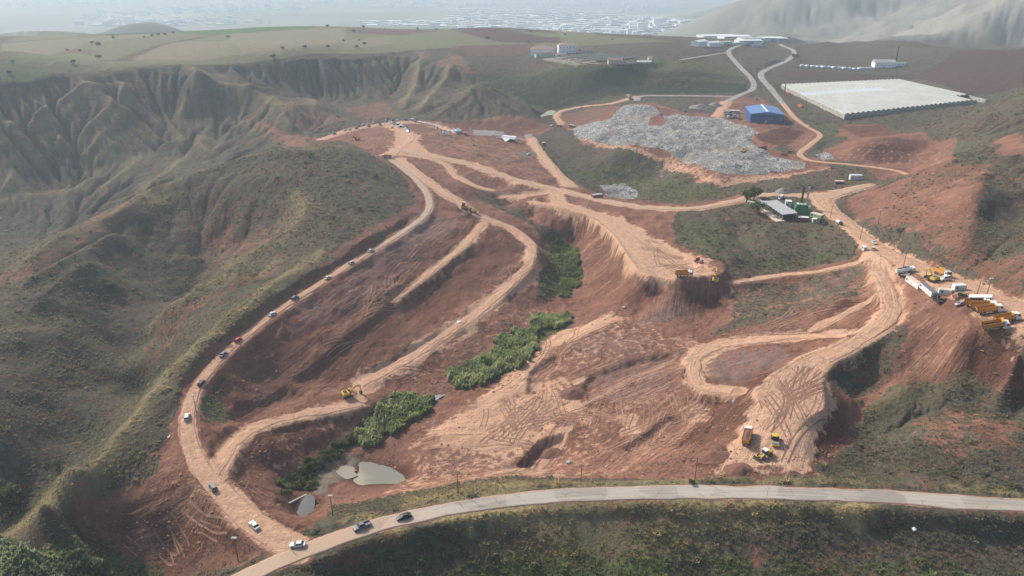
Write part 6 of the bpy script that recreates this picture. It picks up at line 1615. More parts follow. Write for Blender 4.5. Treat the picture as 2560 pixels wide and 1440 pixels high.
# greenhouse: a field of film-covered spans
def greenhouse_material():
    g = NT('greenhouse_film'); tc = g.n('ShaderNodeTexCoord').outputs['Object']; n1 = g.noise(tc, .06, 3); n2 = g.noise(tc, .8, 3)
    c = g.mix(g.ramp(n1, .35, .65), (.35,.36,.325), (.42,.425,.39)); c = g.mix(g.ramp(n2, .4, .8, 0, .3), c, (.32,.32,.29)); return g.out(c, .5, None, .3)
M['film'] = greenhouse_material(); M['film_new'] = paint_mat('new_film', (.42,.46,.49), .45, wear=.05)
def greenhouse_side():
    g = NT('greenhouse_side_film'); tc = g.n('ShaderNodeTexCoord').outputs['Object']; n1 = g.noise(tc, .25, 3)
    return g.out(g.mix(g.ramp(n1, .35, .65), (.30,.29,.24), (.46,.45,.40)), .4, None, .4)
M['side_film'] = greenhouse_side()
def flat_lift(px, py, h): return at(px, py, h)[:2]
t = empty('greenhouse'); GZ = 15.6
A_, B_, C_, D_ = [flat_lift(*q) for q in ((2110,299,GZ),(1952,222,GZ),(2250,199,GZ+5),(2464,250,GZ+4))]
# spans run from the near long side to the far long side; footprint corners: near, left, far, right
t.location = (A_[0], A_[1], GZ-.2)
ea = (B_-A_); na_ = np.linalg.norm(ea); eb = (D_-A_); nb_ = np.linalg.norm(eb)
S_N = 30; Hw = 5.2
def gp(s, w): # bilinear footprint
    return (1-s)*(1-w)*A_+s*(1-w)*B_+s*w*C_+(1-s)*w*D_
for i in range(S_N):
    w0, w1 = i/S_N, (i+1)/S_N
    send = .0 if w0 < .90 else .18
    for a0, a1 in ((send, .56), (.56, .67), (.67, 1.0)):
        mb = MB()
        for w, z in ((w0, Hw), (w0+.2/S_N, Hw+.85), ((w0+w1)/2, Hw+1.4), (w1-.2/S_N, Hw+.85), (w1-.02/S_N, Hw)):
            for s in (a0, a1):
                q = gp(s, w)-A_; mb.v.append((q[0], q[1], z))
        mb.f = [(2*k_+2, 2*k_+3, 2*k_+1, 2*k_) for k_ in range(4)]+[(0,2,4,6,8),(9,7,5,3,1)]
        mb.build('roof_span', 'film_new' if a0 == .56 and w0 < .62 else 'film', t)
def side(p0, p1, nseg, nm):
    for i in range(nseg):
        a_ = p0+(p1-p0)*i/nseg-A_; b_ = p0+(p1-p0)*(i+1)/nseg-A_
        d = (b_-a_)/np.linalg.norm(b_-a_); n2 = np.array((-d[1], d[0]))*.06; g_ = d*.12
        a2, b2 = a_+g_, b_-g_
        mb = MB().hull8([(*(a2-n2), -1.0),(*(b2-n2), -1.0),(*(b2+n2), -1.0),(*(a2+n2), -1.0),(*(a2-n2), Hw),(*(b2-n2), Hw),(*(b2+n2), Hw),(*(a2+n2), Hw)]); mb.build('side_panel', 'side_film', t)
        MB().box(a_[0]-.12, a_[0]+.12, a_[1]-.12, a_[1]+.12, -1.0, Hw).build('post', 'steel', t)
side(A_, B_, 34, 'side'); side(A_, gp(0, .93), 30, 'side'); side(B_, C_, 12, 'side'); side(C_, D_, 10, 'side')
tag(t, 'huge film-covered greenhouse with dozens of ribbed roof spans', 'greenhouse')
t = empty('greenhouse_flue'); t.location = lift(1960,240); MB().cyl((0,0,7), (0,0,1), .6, 15, 8).build('flue', 'dark', t); MB().box(-1.2,1.2,-1.2,1.2,-.5,.5).build('base', 'concrete', t); tag(t, 'dark boiler flue at the greenhouse corner', 'stack')

# livestock farm on the plateau
def house(label, a, b, W, Hh, wall, roof, rise=2.5, hip=False, win=(5, 2), cat='house', name='farm_house', back=True):
    t = empty(name); _, L = facing(t, a, b, -.5)
    p, q = lift(*a), lift(*b); n_ = np.array((-(q-p)[1], (q-p)[0])); n_ /= np.linalg.norm(n_)
    t.location.x += n_[0]*W/2; t.location.y += n_[1]*W/2
    MB().box(-L/2, L/2, -W/2, W/2, -2, Hh).build('wall', wall, t)
    rb = MB(); (rb.hip if hip else rb.gable)(-L/2, L/2, -W/2, W/2, Hh+.01, Hh+rise, .6); rb.build('roof', roof, t)
    nx, nz = win
    for j in range(nz):
        for i in range(nx):
            x = -L/2+L*(i+.7)/(nx+.4); z = Hh*(j+.35)/nz
            f_ = MB().box(x-.65, x+.65, -W/2-.09, -W/2+.01, z, z+1.3).build('window', 'pale_strip', t)
            MB().box(x-.5, x+.5, -W/2-.13, -W/2-.095, z+.15, z+1.15).build('pane', 'window', f_)
    tag(t, label, cat); return t
house('white farm house with two rows of windows and brown hip roof', (1396,134), (1440,133), 16, 12, 'wall_white', 'tile_roof', 3.2, True, (5,2))
house('wide pink-roofed barn with pale walls on the farm', (1326,139), (1384,139), 18, 8.5, 'wall_white', 'tile_roof', 4.5, True, (6,1), 'barn', 'barn')
house('pale green lean-to barn in front of the pink-roofed barn', (1340,145), (1382,143), 7, 5.4, 'wall_green', 'tile_roof', 2.2, False, (5,1), 'barn', 'barn')
house('small pink hut before the white farm house', (1390,141), (1418,140), 8, 3, 'wall_pink', 'tile_roof', 1.5, True, (2,1), 'hut', 'hut')
house('low pink cottage with red roof behind the pens', (1455,134), (1484,132), 9, 5, 'wall_pink', 'tile_roof', 3.0, False, (3,1))
house('small pink gabled house among the cattle pens', (1521,162), (1556,161), 9, 6, 'wall_pink', 'tile_roof', 3, False, (2,1))
house('tiny white gate house by the pens', (1621,150), (1631,150), 5, 4, 'wall_white', 'tile_roof', 1.0, False, (1,1), 'hut', 'hut')
house('long white tin shed at the end of the pens', (1594,158), (1628,159), 6, 3, 'hall_white', 'hall_white', .8, False, (2,1), 'shed', 'shed')
for i, (a, b) in enumerate((((1396,147),(1510,136)),((1420,150),(1535,139)),((1445,153),(1560,142)),((1470,156),(1588,146)),((1545,166),(1600,158)))):
    t = empty('cattle_pen'); _, L = facing(t, a, b, -.2); W = 9
    MB().hull8([(-L/2,-W/2,2.2),(L/2,-W/2,2.2),(L/2,W/2,3.4),(-L/2,W/2,3.4),(-L/2,-W/2,2.35),(L/2,-W/2,2.35),(L/2,W/2,3.55),(-L/2,W/2,3.55)]).build('roof', 'feed', t)
    for k in range(12): x = -L/2+L*k/11; MB().box(x-.12, x+.12, -W/2, -W/2+.24, -1, 2.2).build('post', 'steel', t); MB().box(x-.12, x+.12, W/2-.24, W/2, -1, 3.4).build('post', 'steel', t)
    tag(t, ['rearmost dark roofed pen row at the farm','second dark pen row from the white farm house','middle dark pen row of the farm','long dark pen row behind the pink gabled house','short dark pen row nearest the hillside'][i], 'pen', 'open cattle pens in rows')
t = empty('manure_wall'); _, L = facing(t, (1443,157), (1508,165), -.3); MB().box(-L/2, L/2, -.6, .6, -1, 1.5).build('wall', 'rust_red', t); MB().box(-L/2, L/2, 1.5, 5, -1, .4).build('heap', 'feed', t); tag(t, 'brown retaining wall along the farm yard edge', 'wall')
house('white industrial shed with large doors by the road top', (1746,117), (1768,117), 14, 9, 'wall_white', 'hall_white', 2.5, False, (3,1), 'shed', 'shed')
house('second white shed beside the road top', (1774,117), (1802,117), 14, 7.5, 'wall_white', 'hall_white', 2.0, False, (4,1), 'shed', 'shed')
house('pale green sheet shed beside the white sheds', (1808,112), (1830,112), 10, 5, 'wall_green', 'wall_green', .6, False, (1,1), 'shed', 'shed')
house('second green sheet shed at the road top', (1832,112), (1856,111), 10, 4.5, 'wall_green', 'wall_green', .6, False, (1,1), 'shed', 'shed')
# brick works with chimney
house('white factory with grey roof beside the tall chimney', (2186,170), (2238,169), 16, 8, 'wall_white', 'grey_roof', 3.5, False, (5,1), 'factory', 'factory')
house('low white annex of the chimney factory', (2150,174), (2184,174), 8, 3, 'wall_white', 'grey_roof', .6, False, (3,1), 'shed', 'shed')
house('small grey roofed shed at the far end of the chimney factory', (2240,165), (2264,164), 10, 4, 'wall_white', 'grey_roof', .8, False, (2,1), 'shed', 'shed')
t = empty('factory_chimney'); t.location = lift(2238,162); MB().cyl((0,0,12), (0,0,1), 1.3, 30, 10, .9).build('shaft', 'dark', t); MB().box(-2,2,-2,2,-2,1.5).build('base', 'concrete', t); tag(t, 'tall dark chimney beside the white factory', 'chimney')
for i in range(12):
    a = (2000+13*i, 165.5+.75*i); b_ = (2011+13*i, 166+.75*i)
    t = empty('plastic_tunnel'); _, L = facing(t, a, b_, -.1); mb = MB().prof([(-L/2,0),(-L/2+.2,1.5),(-L/2+1,2.3),(L/2-1,2.3),(L/2-.2,1.5),(L/2,0)], 4); mb.build('film', 'plastic_film', t); MB().box(-L/2, L/2, -4.1, 4.1, -.6, .05).build('edge', 'dark', t)
    tag(t, 'white plastic covered heap in the row beside the chimney factory', 'heap', 'row of plastic covered heaps')

# white industrial halls at the foot of the mountain and the far estate
def hall_meshes(wall, roof):
    w = MB().box(-.5, .5, -.5, .5, -.6, 1).mesh('wall', wall)
    r = MB().gable(-.5, .5, -.5, .5, 1.0, 1.22, .01).mesh('roof', roof)
    d = MB().box(-.12, .12, -.515, -.5, 0, .6).mesh('door', 'hall_grey')
    s = MB().box(-.44, .44, -.51, -.5, .68, .82).mesh('window_band', 'window')
    return w, r, d, s
HALLS = [hall_meshes('hall_white','hall_white'), hall_meshes('hall_grey','hall_white'), hall_meshes('hall_blue','hall_grey'), hall_meshes('hall_tan','hall_white'), hall_meshes('hall_white','hall_grey')]
def hall(p, L, W, Hh, rot, kind, label, group):
    t = empty('industrial_hall'); t.location = p; t.scale = (L, W, Hh); t.rotation_euler = (0, 0, rot)
    for nm, m in zip(('wall', 'roof', 'door', 'window_band'), HALLS[kind]): part(t, nm, m)
    tag(t, label, 'hall', group); return t
for px, py, L, W, kind, lab in ((1790,96,110,50,0,'white factory hall behind the brown ridge'),(1835,97,90,45,0,'bright factory hall next to the brown ridge'),(1875,102,70,40,4,'grey roofed hall at the road summit'),(1870,108,80,30,0,'low bright hall just over the road summit'),(1925,101,75,40,0,'white hall beside the pylons'),(1948,103,40,30,1,'small hall at the end of the factory row')):
    q = lift(px, py); z_ = q[1]/1500; hall((q[0], q[1], q[2]-1), L*z_*.62, W*z_*.8, 7*z_, .12, kind, lab, 'factory halls by the road summit')
r_i = random.Random(4); spots = []
def estate_ok(px, py):
    if py > 108: return False
    if px < 1130: return 52 < py < 66 and px > 905 and r_i.random() < .5
    if px < 1300: return 24 < py < 78
    if px < 1480: return 22+(px-1300)*.05 < py < 98
    if px < 1680: return 30+(px-1480)*.09 < py < 106
    return 50 < py < 100 and px < 1780
tries = 0
while len(spots) < 270 and tries < 30000:
    tries += 1
    px = r_i.uniform(900, 1780); py = r_i.uniform(20, 108)
    if not estate_ok(px, py): continue
    if any(abs(px-a) < (w_+11)*.5 and abs(py-b) < 2.6+.02*py for a, b, w_ in spots): continue
    q = lift(px, py)
    if q[1] < 2700: continue
    wpx = r_i.uniform(11, 32)*(1 if r_i.random() < .75 else 1.6)*(.7 if py > 85 else 1); spots.append((px, py, wpx))
    dist = math.hypot(q[0], q[1]); L = wpx*dist/F; hk = r_i.choice((0,0,0,0,1,1,2,3,4)); hh_ = r_i.uniform(5, 8)*min(1, q[1]/3200)
    hall((q[0], q[1], q[2]-1), L, r_i.uniform(30, 70), hh_, r_i.choice((.12, .12, -.2, 1.69, .3)), hk, '%s %s hall %s of the distant estate' % ('long' if wpx > 22 else 'small', ('white','grey walled','bluish','tan walled','grey roofed')[hk], 'on the far edge' if py < 45 else 'in the middle rows' if py < 75 else 'in the nearest rows'), 'halls of the distant industrial estate')
print('halls', len(spots))
# city in the haze: too far to count
cm = MB(); n_c = 0
for i in range(1500):
    px = r_i.uniform(-200, 1900); py = r_i.choice((r_i.uniform(2, 40), r_i.uniform(30, 80)))
    d = ray(px, py); hh = -118; tt = (hh-CAMZ)/d[2]; x, y = d[0]*tt, d[1]*tt
    if y < 3300 or y > 14000 or x/(y+UO) > .2: continue
    q = fbm(np.array([x/1300]), np.array([y/1300]), 33, 2)[0]
    if q < -.05: continue
    w = r_i.uniform(14, 60); dd = r_i.uniform(12, 40); hz = r_i.choice((8, 10, 12, 25, 35)); z = float(height(x, y))-1
    cm.box(x-w/2, x+w/2, y-dd/2, y+dd/2, z, z+hz)
o = cm.build('far_city', 'hall_white'); tag(o, 'pale town buildings lost in haze across the plain', kind='stuff')
# ------------------------------------------------------------------ poles, ponds, tents, people, small things
def pole(px, py, hgt, label, arm=True, lamp=False, lean=0.0):
    t = empty('utility_pole' if not lamp else 'street_lamp'); t.location = lift(px, py); t.rotation_euler = (0, lean, 0)
    MB().cyl((0,0,hgt/2-.3), (0,0,1), .17, hgt+.6, 8, .11).build('shaft', 'wood' if not lamp else 'grey', t)
    if arm:
        MB().box(-1.0, 1.0, -.06, .06, hgt-.5, hgt-.36).build('crossarm', 'wood', t)
        for x in (-.9, 0, .9): MB().cyl((x,0,hgt-.2), (0,0,1), .07, .3, 6).build('insulator', 'white', t)
    if lamp:
        MB().bar((0,0,hgt-.15), (.9,0,hgt+.05), .05).build('arm', 'grey', t)
        MB().box(-.75, .95, -.45, .45, hgt+.05, hgt+.25, .15, .1).build('lamp_head', 'concrete', t)
    tag(t, label, 'pole' if not lamp else 'lamp', 'poles along the roads'); return t
for px, py, h, lab in ((1145,1232,8.5,'wooden pole on the verge where the asphalt road straightens'),(1452,1206,7,'wooden pole on the verge above the boulder'),(1737,1198,8.5,'wooden pole on the verge below the platform corner'),(2066,1195,8.5,'pale pole at the right foot of the fill platform'),(2402,1210,8.5,'pale pole on the verge at the grassy hollow'),
 (2150,600,8,'pole on the roadside bank above the white cars'),(2258,668,8,'pole beside the water tanker'),(2440,745,8,'pole beside the tractor'),(2076,545,8,'pole at the road corner behind the power station'),(2000,275,11,'pole in front of the greenhouse long side'),(2012,283,12,'lattice-topped pole by the orange cabin'),(2035,260,9,'pole against the greenhouse film'),(1955,260,9,'pole behind the blue hall'),
 (1885,108,14,'tall pylon at the road summit'),(1950,108,14,'pylon beside the white halls'),(2065,478,12,'pylon in the grass above the power station'),(1435,118,12,'thin mast behind the farm houses')):
    pole(px, py, h, lab)
for px, py, h, lab in ((832,1290,8,'street lamp standing in the verge near the small pond'),(596,1402,8.5,'street lamp on the bare spur at the junction'),(492,1032,7.5,'street lamp leaning over the convoy road bend'),(2195,560,8,'street lamp on the gravel road bank'),(2465,742,8,'street lamp beside the midibus')):
    pole(px, py, h, lab, False, True)
# wires between verge poles
PW = [lift(*q) for q in ((832,1290),(1145,1232),(1452,1206),(1737,1198),(2066,1195),(2402,1210),(2800,1235))]; HW = [8,8.3,6.8,8.3,8.3,8.3,8.3]
for i in range(len(PW)-1):
    mb = MB()
    for off in (-.8, .0, .8):
        a = Vector(PW[i])+Vector((0,off,HW[i])); b = Vector(PW[i+1])+Vector((0,off,HW[i+1])); pv_ = a
        for k in range(1, 9):
            s = k/8; p = a.lerp(b, s); p.z -= 1.2*4*s*(1-s); mb.bar(pv_, p, .018, 4); pv_ = p
    o = mb.build('power_line', 'dark'); tag(o, ['thin wires between the street lamp and the first pole','thin wires between the first two verge poles','thin wires above the boulder side of the pit','thin wires in front of the fill platform','thin wires across the grassy hollow','thin wires leaving the photo over the verge'][i], 'wire', 'power line spans')
# ponds
def water(name, key, label, col, grow=2.5, rough=.12, pts=None, z_off=0.0):
    if pts is None: P, zz = PONDS[key]
    else: P = lift_poly(pts); zz = float(np.median([height(*q) for q in P]))
    c = P.mean(0); P2 = c+(P-c)*(1+grow/np.linalg.norm(P-c, axis=1))[:, None]
    L = smooth_line(np.vstack([P2, P2[:1]]), 1.5)
    mb = MB(); mb.v = [(q[0], q[1], zz-.08+z_off) for q in L[:-1]]; mb.f = [tuple(range(len(mb.v)))]
    g = NT(name+'_water'); pos = g.n('ShaderNodeNewGeometry').outputs['Position']; n1 = g.noise(pos, .05, 3, .5)
    mt = g.out(g.mix(g.ramp(n1, .40, .6), col[0], col[1]), rough, g.bump(g.noise(pos, 3, 2), .01), .5)
    o = mb.build(name, mt); tag(o, label, kind='structure'); return o
water('pond', 'main', 'pale milky pond at the bottom of the pit', ((.20,.195,.15),(.34,.30,.205)), 1.6, .25)
water('pond', 'mud', 'brown muddy pool beside the milky pond', ((.23,.195,.155),(.28,.235,.18)), 1.2, .3)
water('pond', 'small', 'small dark pool behind a concrete kerb', ((.10,.105,.10),(.14,.14,.135)), .4)
water('pond', 'green', 'pale green puddle in the hollow under the dark slope', ((.36,.41,.32),(.48,.52,.43)))
water('stream', None, 'shallow grey stream between the two reed beds', ((.22,.20,.18),(.33,.30,.27)), .3, .2, [(1065,1005),(1090,988),(1125,972),(1128,978),(1100,995),(1072,1012)], .15)
def rock(px, py, r, label, mat='concrete', name='boulder', squash=.7):
    rr = random.Random(px); b = bmesh.new(); bmesh.ops.create_icosphere(b, subdivisions=2, radius=r)
    for v in b.verts: v.co = v.co*(1+rr.uniform(-.18, .18)); v.co.z *= squash
    m = bpy.data.meshes.new(name); b.to_mesh(m); b.free(); m.materials.append(M[mat]); o = bpy.data.objects.new(name, m); COL.objects.link(o); p = lift(px, py); o.location = (p[0], p[1], p[2]+r*.35); tag(o, label, 'rock'); return o
rock(1423,1158,1.1,'pale boulder lying alone on the pit floor'); rock(2285,1325,.65,'pale sack-like rock on the near bank','container_white',squash=1.0); rock(893,646,.6,'small pale boulder beside the convoy road')
rock(2290,640,.6,'grey stone by the gravel road bank'); rock(1148,806,1.2,'flat pale slab on the lower bench','container_white',squash=.2)
rock(1560,770,.9,'broken rock on the pit slope'); rock(1835,1005,.7,'stone at the edge of the fill')
for i, (px, py) in enumerate(((2335,748),(2345,742),(2352,750),(2360,752),(2342,755),(2350,758))):
    t = empty('scrap_part'); t.location = lift(px, py); t.rotation_euler = (0, 0, i*1.3); MB().cyl((0,0,.45), (1,0,0), .45, 1.6+.3*i, 8).build('drum', 'dark', t); MB().box(-.9,.9,-.5,.5,0,.2).build('skid', 'rust_red' if i % 2 else 'grey', t); tag(t, 'dark machine part dumped at the yard corner', 'scrap', 'machine parts heaped at the yard corner')
for i in range(14):
    px, py = 1815+(i*37 % 34), 283+(i*23 % 17); t = empty('scrap_bale'); t.location = lift(px, py); t.rotation_euler = (0, 0, i*.7); MB().box(-2.2,2.2,-1.4,1.4,0,1.6+.3*(i % 3), .3, .2).build('bale', ('dark','grey','concrete','rust_red')[i % 4], t); MB().bar((-2,0,1.8), (2,.5,2.3), .15).build('pipe', 'steel', t)
    tag(t, ('black','dark grey','pale concrete','rusty red')[i % 4]+' scrap bundle in the yard beside the blue hall', 'scrap', 'scrap beside the blue hall')
house('grey open store in the scrap yard', (1824,285), (1848,284), 8, 3.5, 'dark', 'concrete', .5, False, (1,1), 'shed', 'shed')
# gravel heaps
def heap(px, py, rx, ry, hgt, mat, label):
    n = 18; mb = MB(); p = lift(px, py); rr = random.Random(px)
    for i in range(n+1):
        for j in range(n+1):
            a, b = -1+2*i/n, -1+2*j/n; d = math.hypot(a, b); x, y = p[0]+a*rx, p[1]+b*ry
            mb.v.append((x, y, float(height(x, y))-.15+hgt*max(0, 1-d)**.9*(1+rr.uniform(-.12, .12))+.25*float(fbm(np.array([x/2]), np.array([y/2]), 5, 2)[0])*(d < 1)))
    mb.f = [(i*(n+1)+j, (i+1)*(n+1)+j, (i+1)*(n+1)+j+1, i*(n+1)+j+1) for i in range(n) for j in range(n)]
    o = mb.build('spoil_heap', mat)
    for q in o.data.polygons: q.use_smooth = True
    tag(o, label, 'heap'); return o
heap(1958,481,6,5,4,'gravel_heap','grey gravel heap behind the power station'); heap(1752,270,14,9,5,'gravel_heap','pale gravel heap on the landfill terrace'); heap(1790,263,9,7,4,'gravel_heap','smaller gravel heap by the landfill lane')
heap(1845,1172,5,4,1.6,'soil_load','dark heap of fresh soil in front of the loader'); heap(1780,1140,6,5,2.0,'soil_load','dark soil heap at the platform edge'); heap(2408,778,4,3,1.5,'soil_load','dark red soil heap beside the parked tippers'); heap(1172,538,9,5,2.0,'soil_load','dark heap under the bench digger')
heap(1430,985,6,5,2.2,'soil_load','rough soil heap on the pit floor'); heap(1375,1135,5,4,2.0,'soil_load','soil mound above the boulder')
# tents and stands at the ceremony
def tent(px, py, w, hh, roof, label, wall=None):
    t = empty('event_tent'); t.location = lift(px, py)
    rb = MB(); rb.v = [(-w,-w,hh),(w,-w,hh),(w,w,hh),(-w,w,hh),(0,0,hh+w*.9)]; rb.f = [(0,1,4),(1,2,4),(2,3,4),(3,0,4),(0,3,2,1)]; rb.build('canopy', roof, t)
    for a in (-w+.1, w-.1):
        for b in (-w+.1, w-.1): MB().cyl((a,b,hh/2-.2), (0,0,1), .08, hh+.4, 6).build('leg', 'steel', t)
    if wall: MB().box(-w+.1, w-.1, w-.15, w-.05, 0, hh).build('back_panel', wall, t)
    tag(t, label, 'tent', 'tents at the end of the parked cars'); return t
tent(1136,334,2.8,2.8,'tent_white','white peaked tent, first of the white pair'); tent(1146,334,3.2,3.0,'tent_white','larger white peaked tent with blue posts','tent_blue'); tent(1110,338,2.2,2.4,'tent_blue','pale blue canopy in front of the orange panels'); tent(1120,338,2.2,2.4,'tent_blue','second pale blue canopy next to the white tents')
for a, b, lab in (((1098,326),(1112,331),'orange stand wall behind the blue canopies'),((1112,331),(1127,335),'lower orange stand wall with dark openings'),((1158,338),(1170,338),'orange kiosk beside the white banner')):
    t = empty('event_stand'); _, L = facing(t, a, b, -.1); MB().box(-L/2, L/2, -.8, .8, 0, 3).build('wall', 'panel_orange', t); MB().box(-L*.15, L*.1, -.86, -.79, .2, 2.1).build('opening', 'dark', t); MB().box(-L/2-.1, L/2+.1, -.9, .9, 3, 3.1).build('cornice', 'dust_roof', t); tag(t, lab, 'stand')
t = empty('banner_pole'); t.location = lift(1174,338); MB().cyl((0,0,4), (0,0,1), .1, 8, 6).build('shaft', 'steel', t); MB().box(0,1.6,-.04,.04,1.5,7.5).build('flag', 'tent_white', t); tag(t, 'white vertical banner beside the orange kiosk', 'banner')
t = empty('banner_pole'); t.location = lift(1105,322); MB().cyl((0,0,4.5), (0,0,1), .1, 9, 6).build('shaft', 'steel', t); MB().box(0,3.0,-.04,.04,6.2,8.6).build('flag', 'red', t); tag(t, 'red flag on a pole behind the orange stand', 'flag')
t = empty('balloon_arch'); t.location = lift(1098,322)
mb = MB(); pv_ = None
for k in range(15):
    a = math.pi*k/14; p = Vector((-3.2*math.cos(a), 0, 6.5*math.sin(a)**.8))
    if pv_ is not None: mb.bar(pv_, p, .5, 8)
    pv_ = p
mb.build('tube', 'tent_white', t); MB().box(-3.8,-2.6,-.6,.6,-.2,.2).box(2.6,3.8,-.6,.6,-.2,.2).build('base', 'tent_white', t); tag(t, 'white inflatable arch behind the stands', 'arch')
# white canopy with drooping flaps beside the track
t = empty('crusher_canopy'); t.location = lift(1274,353); t.rotation_euler = (0, 0, -.5)
MB().hull8([(-8,-3,3),(8,-3,3),(8,3,3),(-8,3,3),(-7,-1.6,5),(7,-1.6,5),(7,1.6,5),(-7,1.6,5)]).build('roof', 'tent_white', t)
MB().hull8([(-6,-3.1,3),(2,-3.1,3),(2,-3,3),(-6,-3,3),(-2,-6.2,.9),(0,-6.2,.9),(0,-6.1,1.0),(-2,-6.1,1.0)]).build('flap', 'tent_white', t)
MB().beam((-8,0,3.4),(-16,2,1.5),1.2,.5).build('conveyor', 'container_white', t); MB().beam((6,2,3.4),(13,5,1.6),1.4,.4).build('conveyor', 'container_white', t)
for x in (-7, 0, 7):
    for y in (-2.8, 2.8): MB().box(x-.15, x+.15, y-.15, y+.15, -.8, 3.1).build('leg', 'steel', t)
MB().box(-6, 6, -1.8, 1.8, 0, 1.6).build('hopper', 'dark', t)
tag(t, 'white canopied plant with slanting arms beside the dirt track', 'machine')
# concrete kerbs and pipes by the ponds and the road
for nm, a, b, r, mat, lab in (('drain_pipe',(462,1048),(420,1097),.28,'dust_roof','tan pipe lying beside the convoy road bend'),('kerb_beam',(722,1260),(766,1238),.28,'concrete','concrete beam along the small dark pond')):
    p, q = lift(*a), lift(*b); t = MB().beam((p[0],p[1],p[2]+r*.6), (q[0],q[1],q[2]+r*.6), r*2, r*2).build(nm, mat); tag(t, lab, 'pipe' if 'pipe' in nm else 'kerb')
# truck and van at the landfill top
c = copy_tree(TIP); tag(c, 'grey tipper unloading at the back of the landfill', 'dump truck'); stand(c, 1571, 243, 1578, 246, .1, span=4)
c = car('van', 'black', 'dark van beside the tipper at the back of the landfill'); stand(c, 1577, 249, 1585, 250, .12)
c = car('van', 'silver', 'grey van on the landfill terrace beside the gravel heap'); stand(c, 1712, 280, 1722, 280, .12)
# fence of thin posts above the road cut
t = empty('post_fence'); FP = px_line([(745,690),(800,650),(870,598),(930,565),(990,540),(1020,520)], 6)
t.location = FP[0]
for i, p in enumerate(FP[::1]):
    MB().box(p[0]-FP[0][0]-.07, p[0]-FP[0][0]+.07, p[1]-FP[0][1]-.07, p[1]-FP[0][1]+.07, float(height(p[0], p[1]))-FP[0][2]-.3, float(height(p[0], p[1]))-FP[0][2]+1.7).build('post', 'concrete', t)
tag(t, 'thin pale post fence on the hill above the convoy road', 'fence')
t = empty('post_fence'); FP = px_line([(20,1310),(100,1245),(200,1165),(290,1075),(330,1030)], 4); t.location = FP[0]
for i, p in enumerate(FP):
    MB().box(p[0]-FP[0][0]-.06, p[0]-FP[0][0]+.06, p[1]-FP[0][1]-.06, p[1]-FP[0][1]+.06, float(height(p[0], p[1]))-FP[0][2]-.3, float(height(p[0], p[1]))-FP[0][2]+1.6).build('post', 'concrete', t)
tag(t, 'pale post fence along the grassy ridge crest', 'fence')
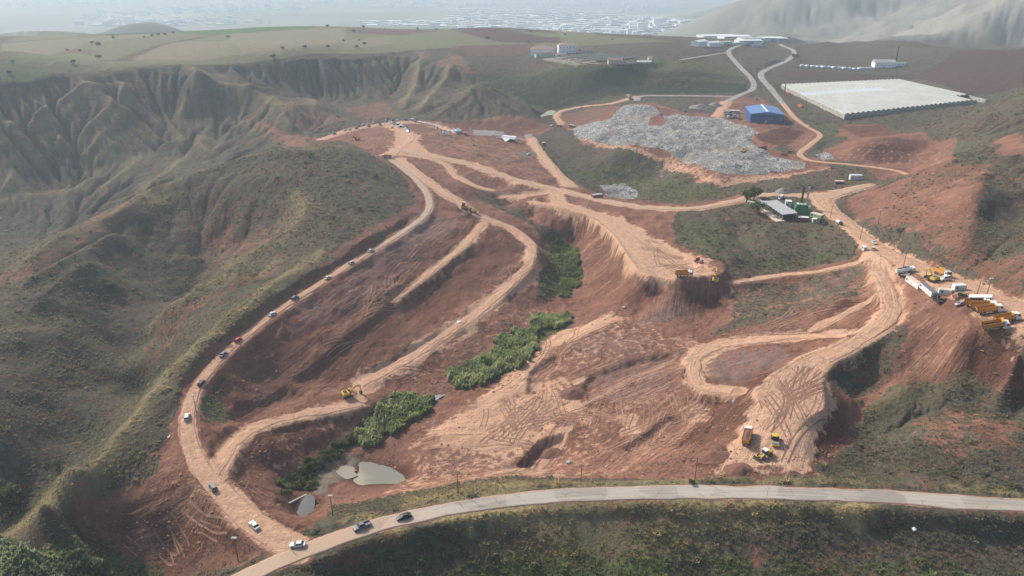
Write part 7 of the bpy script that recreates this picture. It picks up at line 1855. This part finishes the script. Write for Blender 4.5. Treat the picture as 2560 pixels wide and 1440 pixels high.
# person at the junction
def make_person():
    b = bmesh.new(); pts = {'pel':(0,0,.95),'che':(0,0,1.28),'nec':(0,0,1.47),'hea':(.02,0,1.6),'top':(.02,0,1.74),
      'sl':(0,.2,1.4),'el':(.03,.27,1.13),'hl':(.12,.24,.9),'sr':(0,-.2,1.4),'er':(.03,-.27,1.13),'hr':(.1,-.25,.9),
      'll':(0,.1,.9),'kl':(.04,.12,.5),'al':(-.02,.13,.09),'fl':(.13,.14,.04),'lr':(0,-.1,.9),'kr':(.02,-.12,.5),'ar':(-.04,-.13,.09),'fr':(.12,-.14,.04)}
    rad = {'pel':.15,'che':.165,'nec':.06,'hea':.10,'top':.085,'sl':.075,'el':.05,'hl':.04,'sr':.075,'er':.05,'hr':.04,'ll':.10,'kl':.065,'al':.045,'fl':.04,'lr':.10,'kr':.065,'ar':.045,'fr':.04}
    ks = list(pts); ed = [('pel','che'),('che','nec'),('nec','hea'),('hea','top'),('che','sl'),('sl','el'),('el','hl'),('che','sr'),('sr','er'),('er','hr'),('pel','ll'),('ll','kl'),('kl','al'),('al','fl'),('pel','lr'),('lr','kr'),('kr','ar'),('ar','fr')]
    b.free(); m = bpy.data.meshes.new('person'); m.from_pydata([pts[k] for k in ks], [(ks.index(a), ks.index(c)) for a, c in ed], [])
    o = bpy.data.objects.new('person', m); COL.objects.link(o)
    sk = o.modifiers.new('skin', 'SKIN'); ld = m.skin_vertices[0].data if m.skin_vertices else None
    if ld is None:
        m.attributes  # layer is created with the modifier below
    return o, rad, ks
bpy.context.view_layer.update()
po, prad, pks = make_person()
bpy.context.view_layer.objects.active = po; po.select_set(True)
if not po.data.skin_vertices: bpy.ops.mesh.customdata_skin_add()
for i, k in enumerate(pks): po.data.skin_vertices[0].data[i].radius = (prad[k], prad[k]*(1.25 if k in ('che','pel') else 1))
po.data.skin_vertices[0].data[0].use_root = True
sb = po.modifiers.new('smooth', 'SUBSURF'); sb.levels = 1; sb.render_levels = 1
po.data.materials.append(M['cloth_black']); stand(po, 733, 1381, 700, 1395, .12, True); tag(po, 'person in dark clothes standing at the asphalt junction', 'person')
hm_ = MB().cyl((.03,0,1.66), (0,0,1), .085, .17, 10, .07); hh_ = hm_.build('head_skin', 'skin', po)
b = bmesh.new(); bmesh.ops.create_uvsphere(b, u_segments=10, v_segments=6, radius=.115); hr_ = bpy.data.meshes.new('hair'); b.to_mesh(hr_); b.free(); hr_.materials.append(M['cloth_black']); ho = part(po, 'hair', hr_, (0,0,1.72))
# ------------------------------------------------------------------ air
HZTOP = float(max(H.max(), 160))+60
hb = bmesh.new()
bmesh.ops.create_cube(hb, size=1)
hm = bpy.data.meshes.new('haze'); 
for v in hb.verts: v.co = ((v.co.x)*62000, v.co.y*62000+15000+10, -170 + (v.co.z+.5)*(HZTOP+170))
hb.to_mesh(hm); hb.free()
haze = bpy.data.objects.new('haze', hm); COL.objects.link(haze); haze['kind'] = 'stuff'; haze['label'] = 'pale blue haze hanging over the whole valley'
mh = bpy.data.materials.new('haze_air'); mh.use_nodes = True; mh.node_tree.nodes.clear()
pv = mh.node_tree.nodes.new('ShaderNodeVolumePrincipled'); pv.inputs['Color'].default_value = (.60,.73,.83,1); pv.inputs['Density'].default_value = HAZE_DENSITY; pv.inputs['Anisotropy'].default_value = .2
oo = mh.node_tree.nodes.new('ShaderNodeOutputMaterial'); mh.node_tree.links.new(pv.outputs[0], oo.inputs['Volume'])
hm.materials.append(mh)
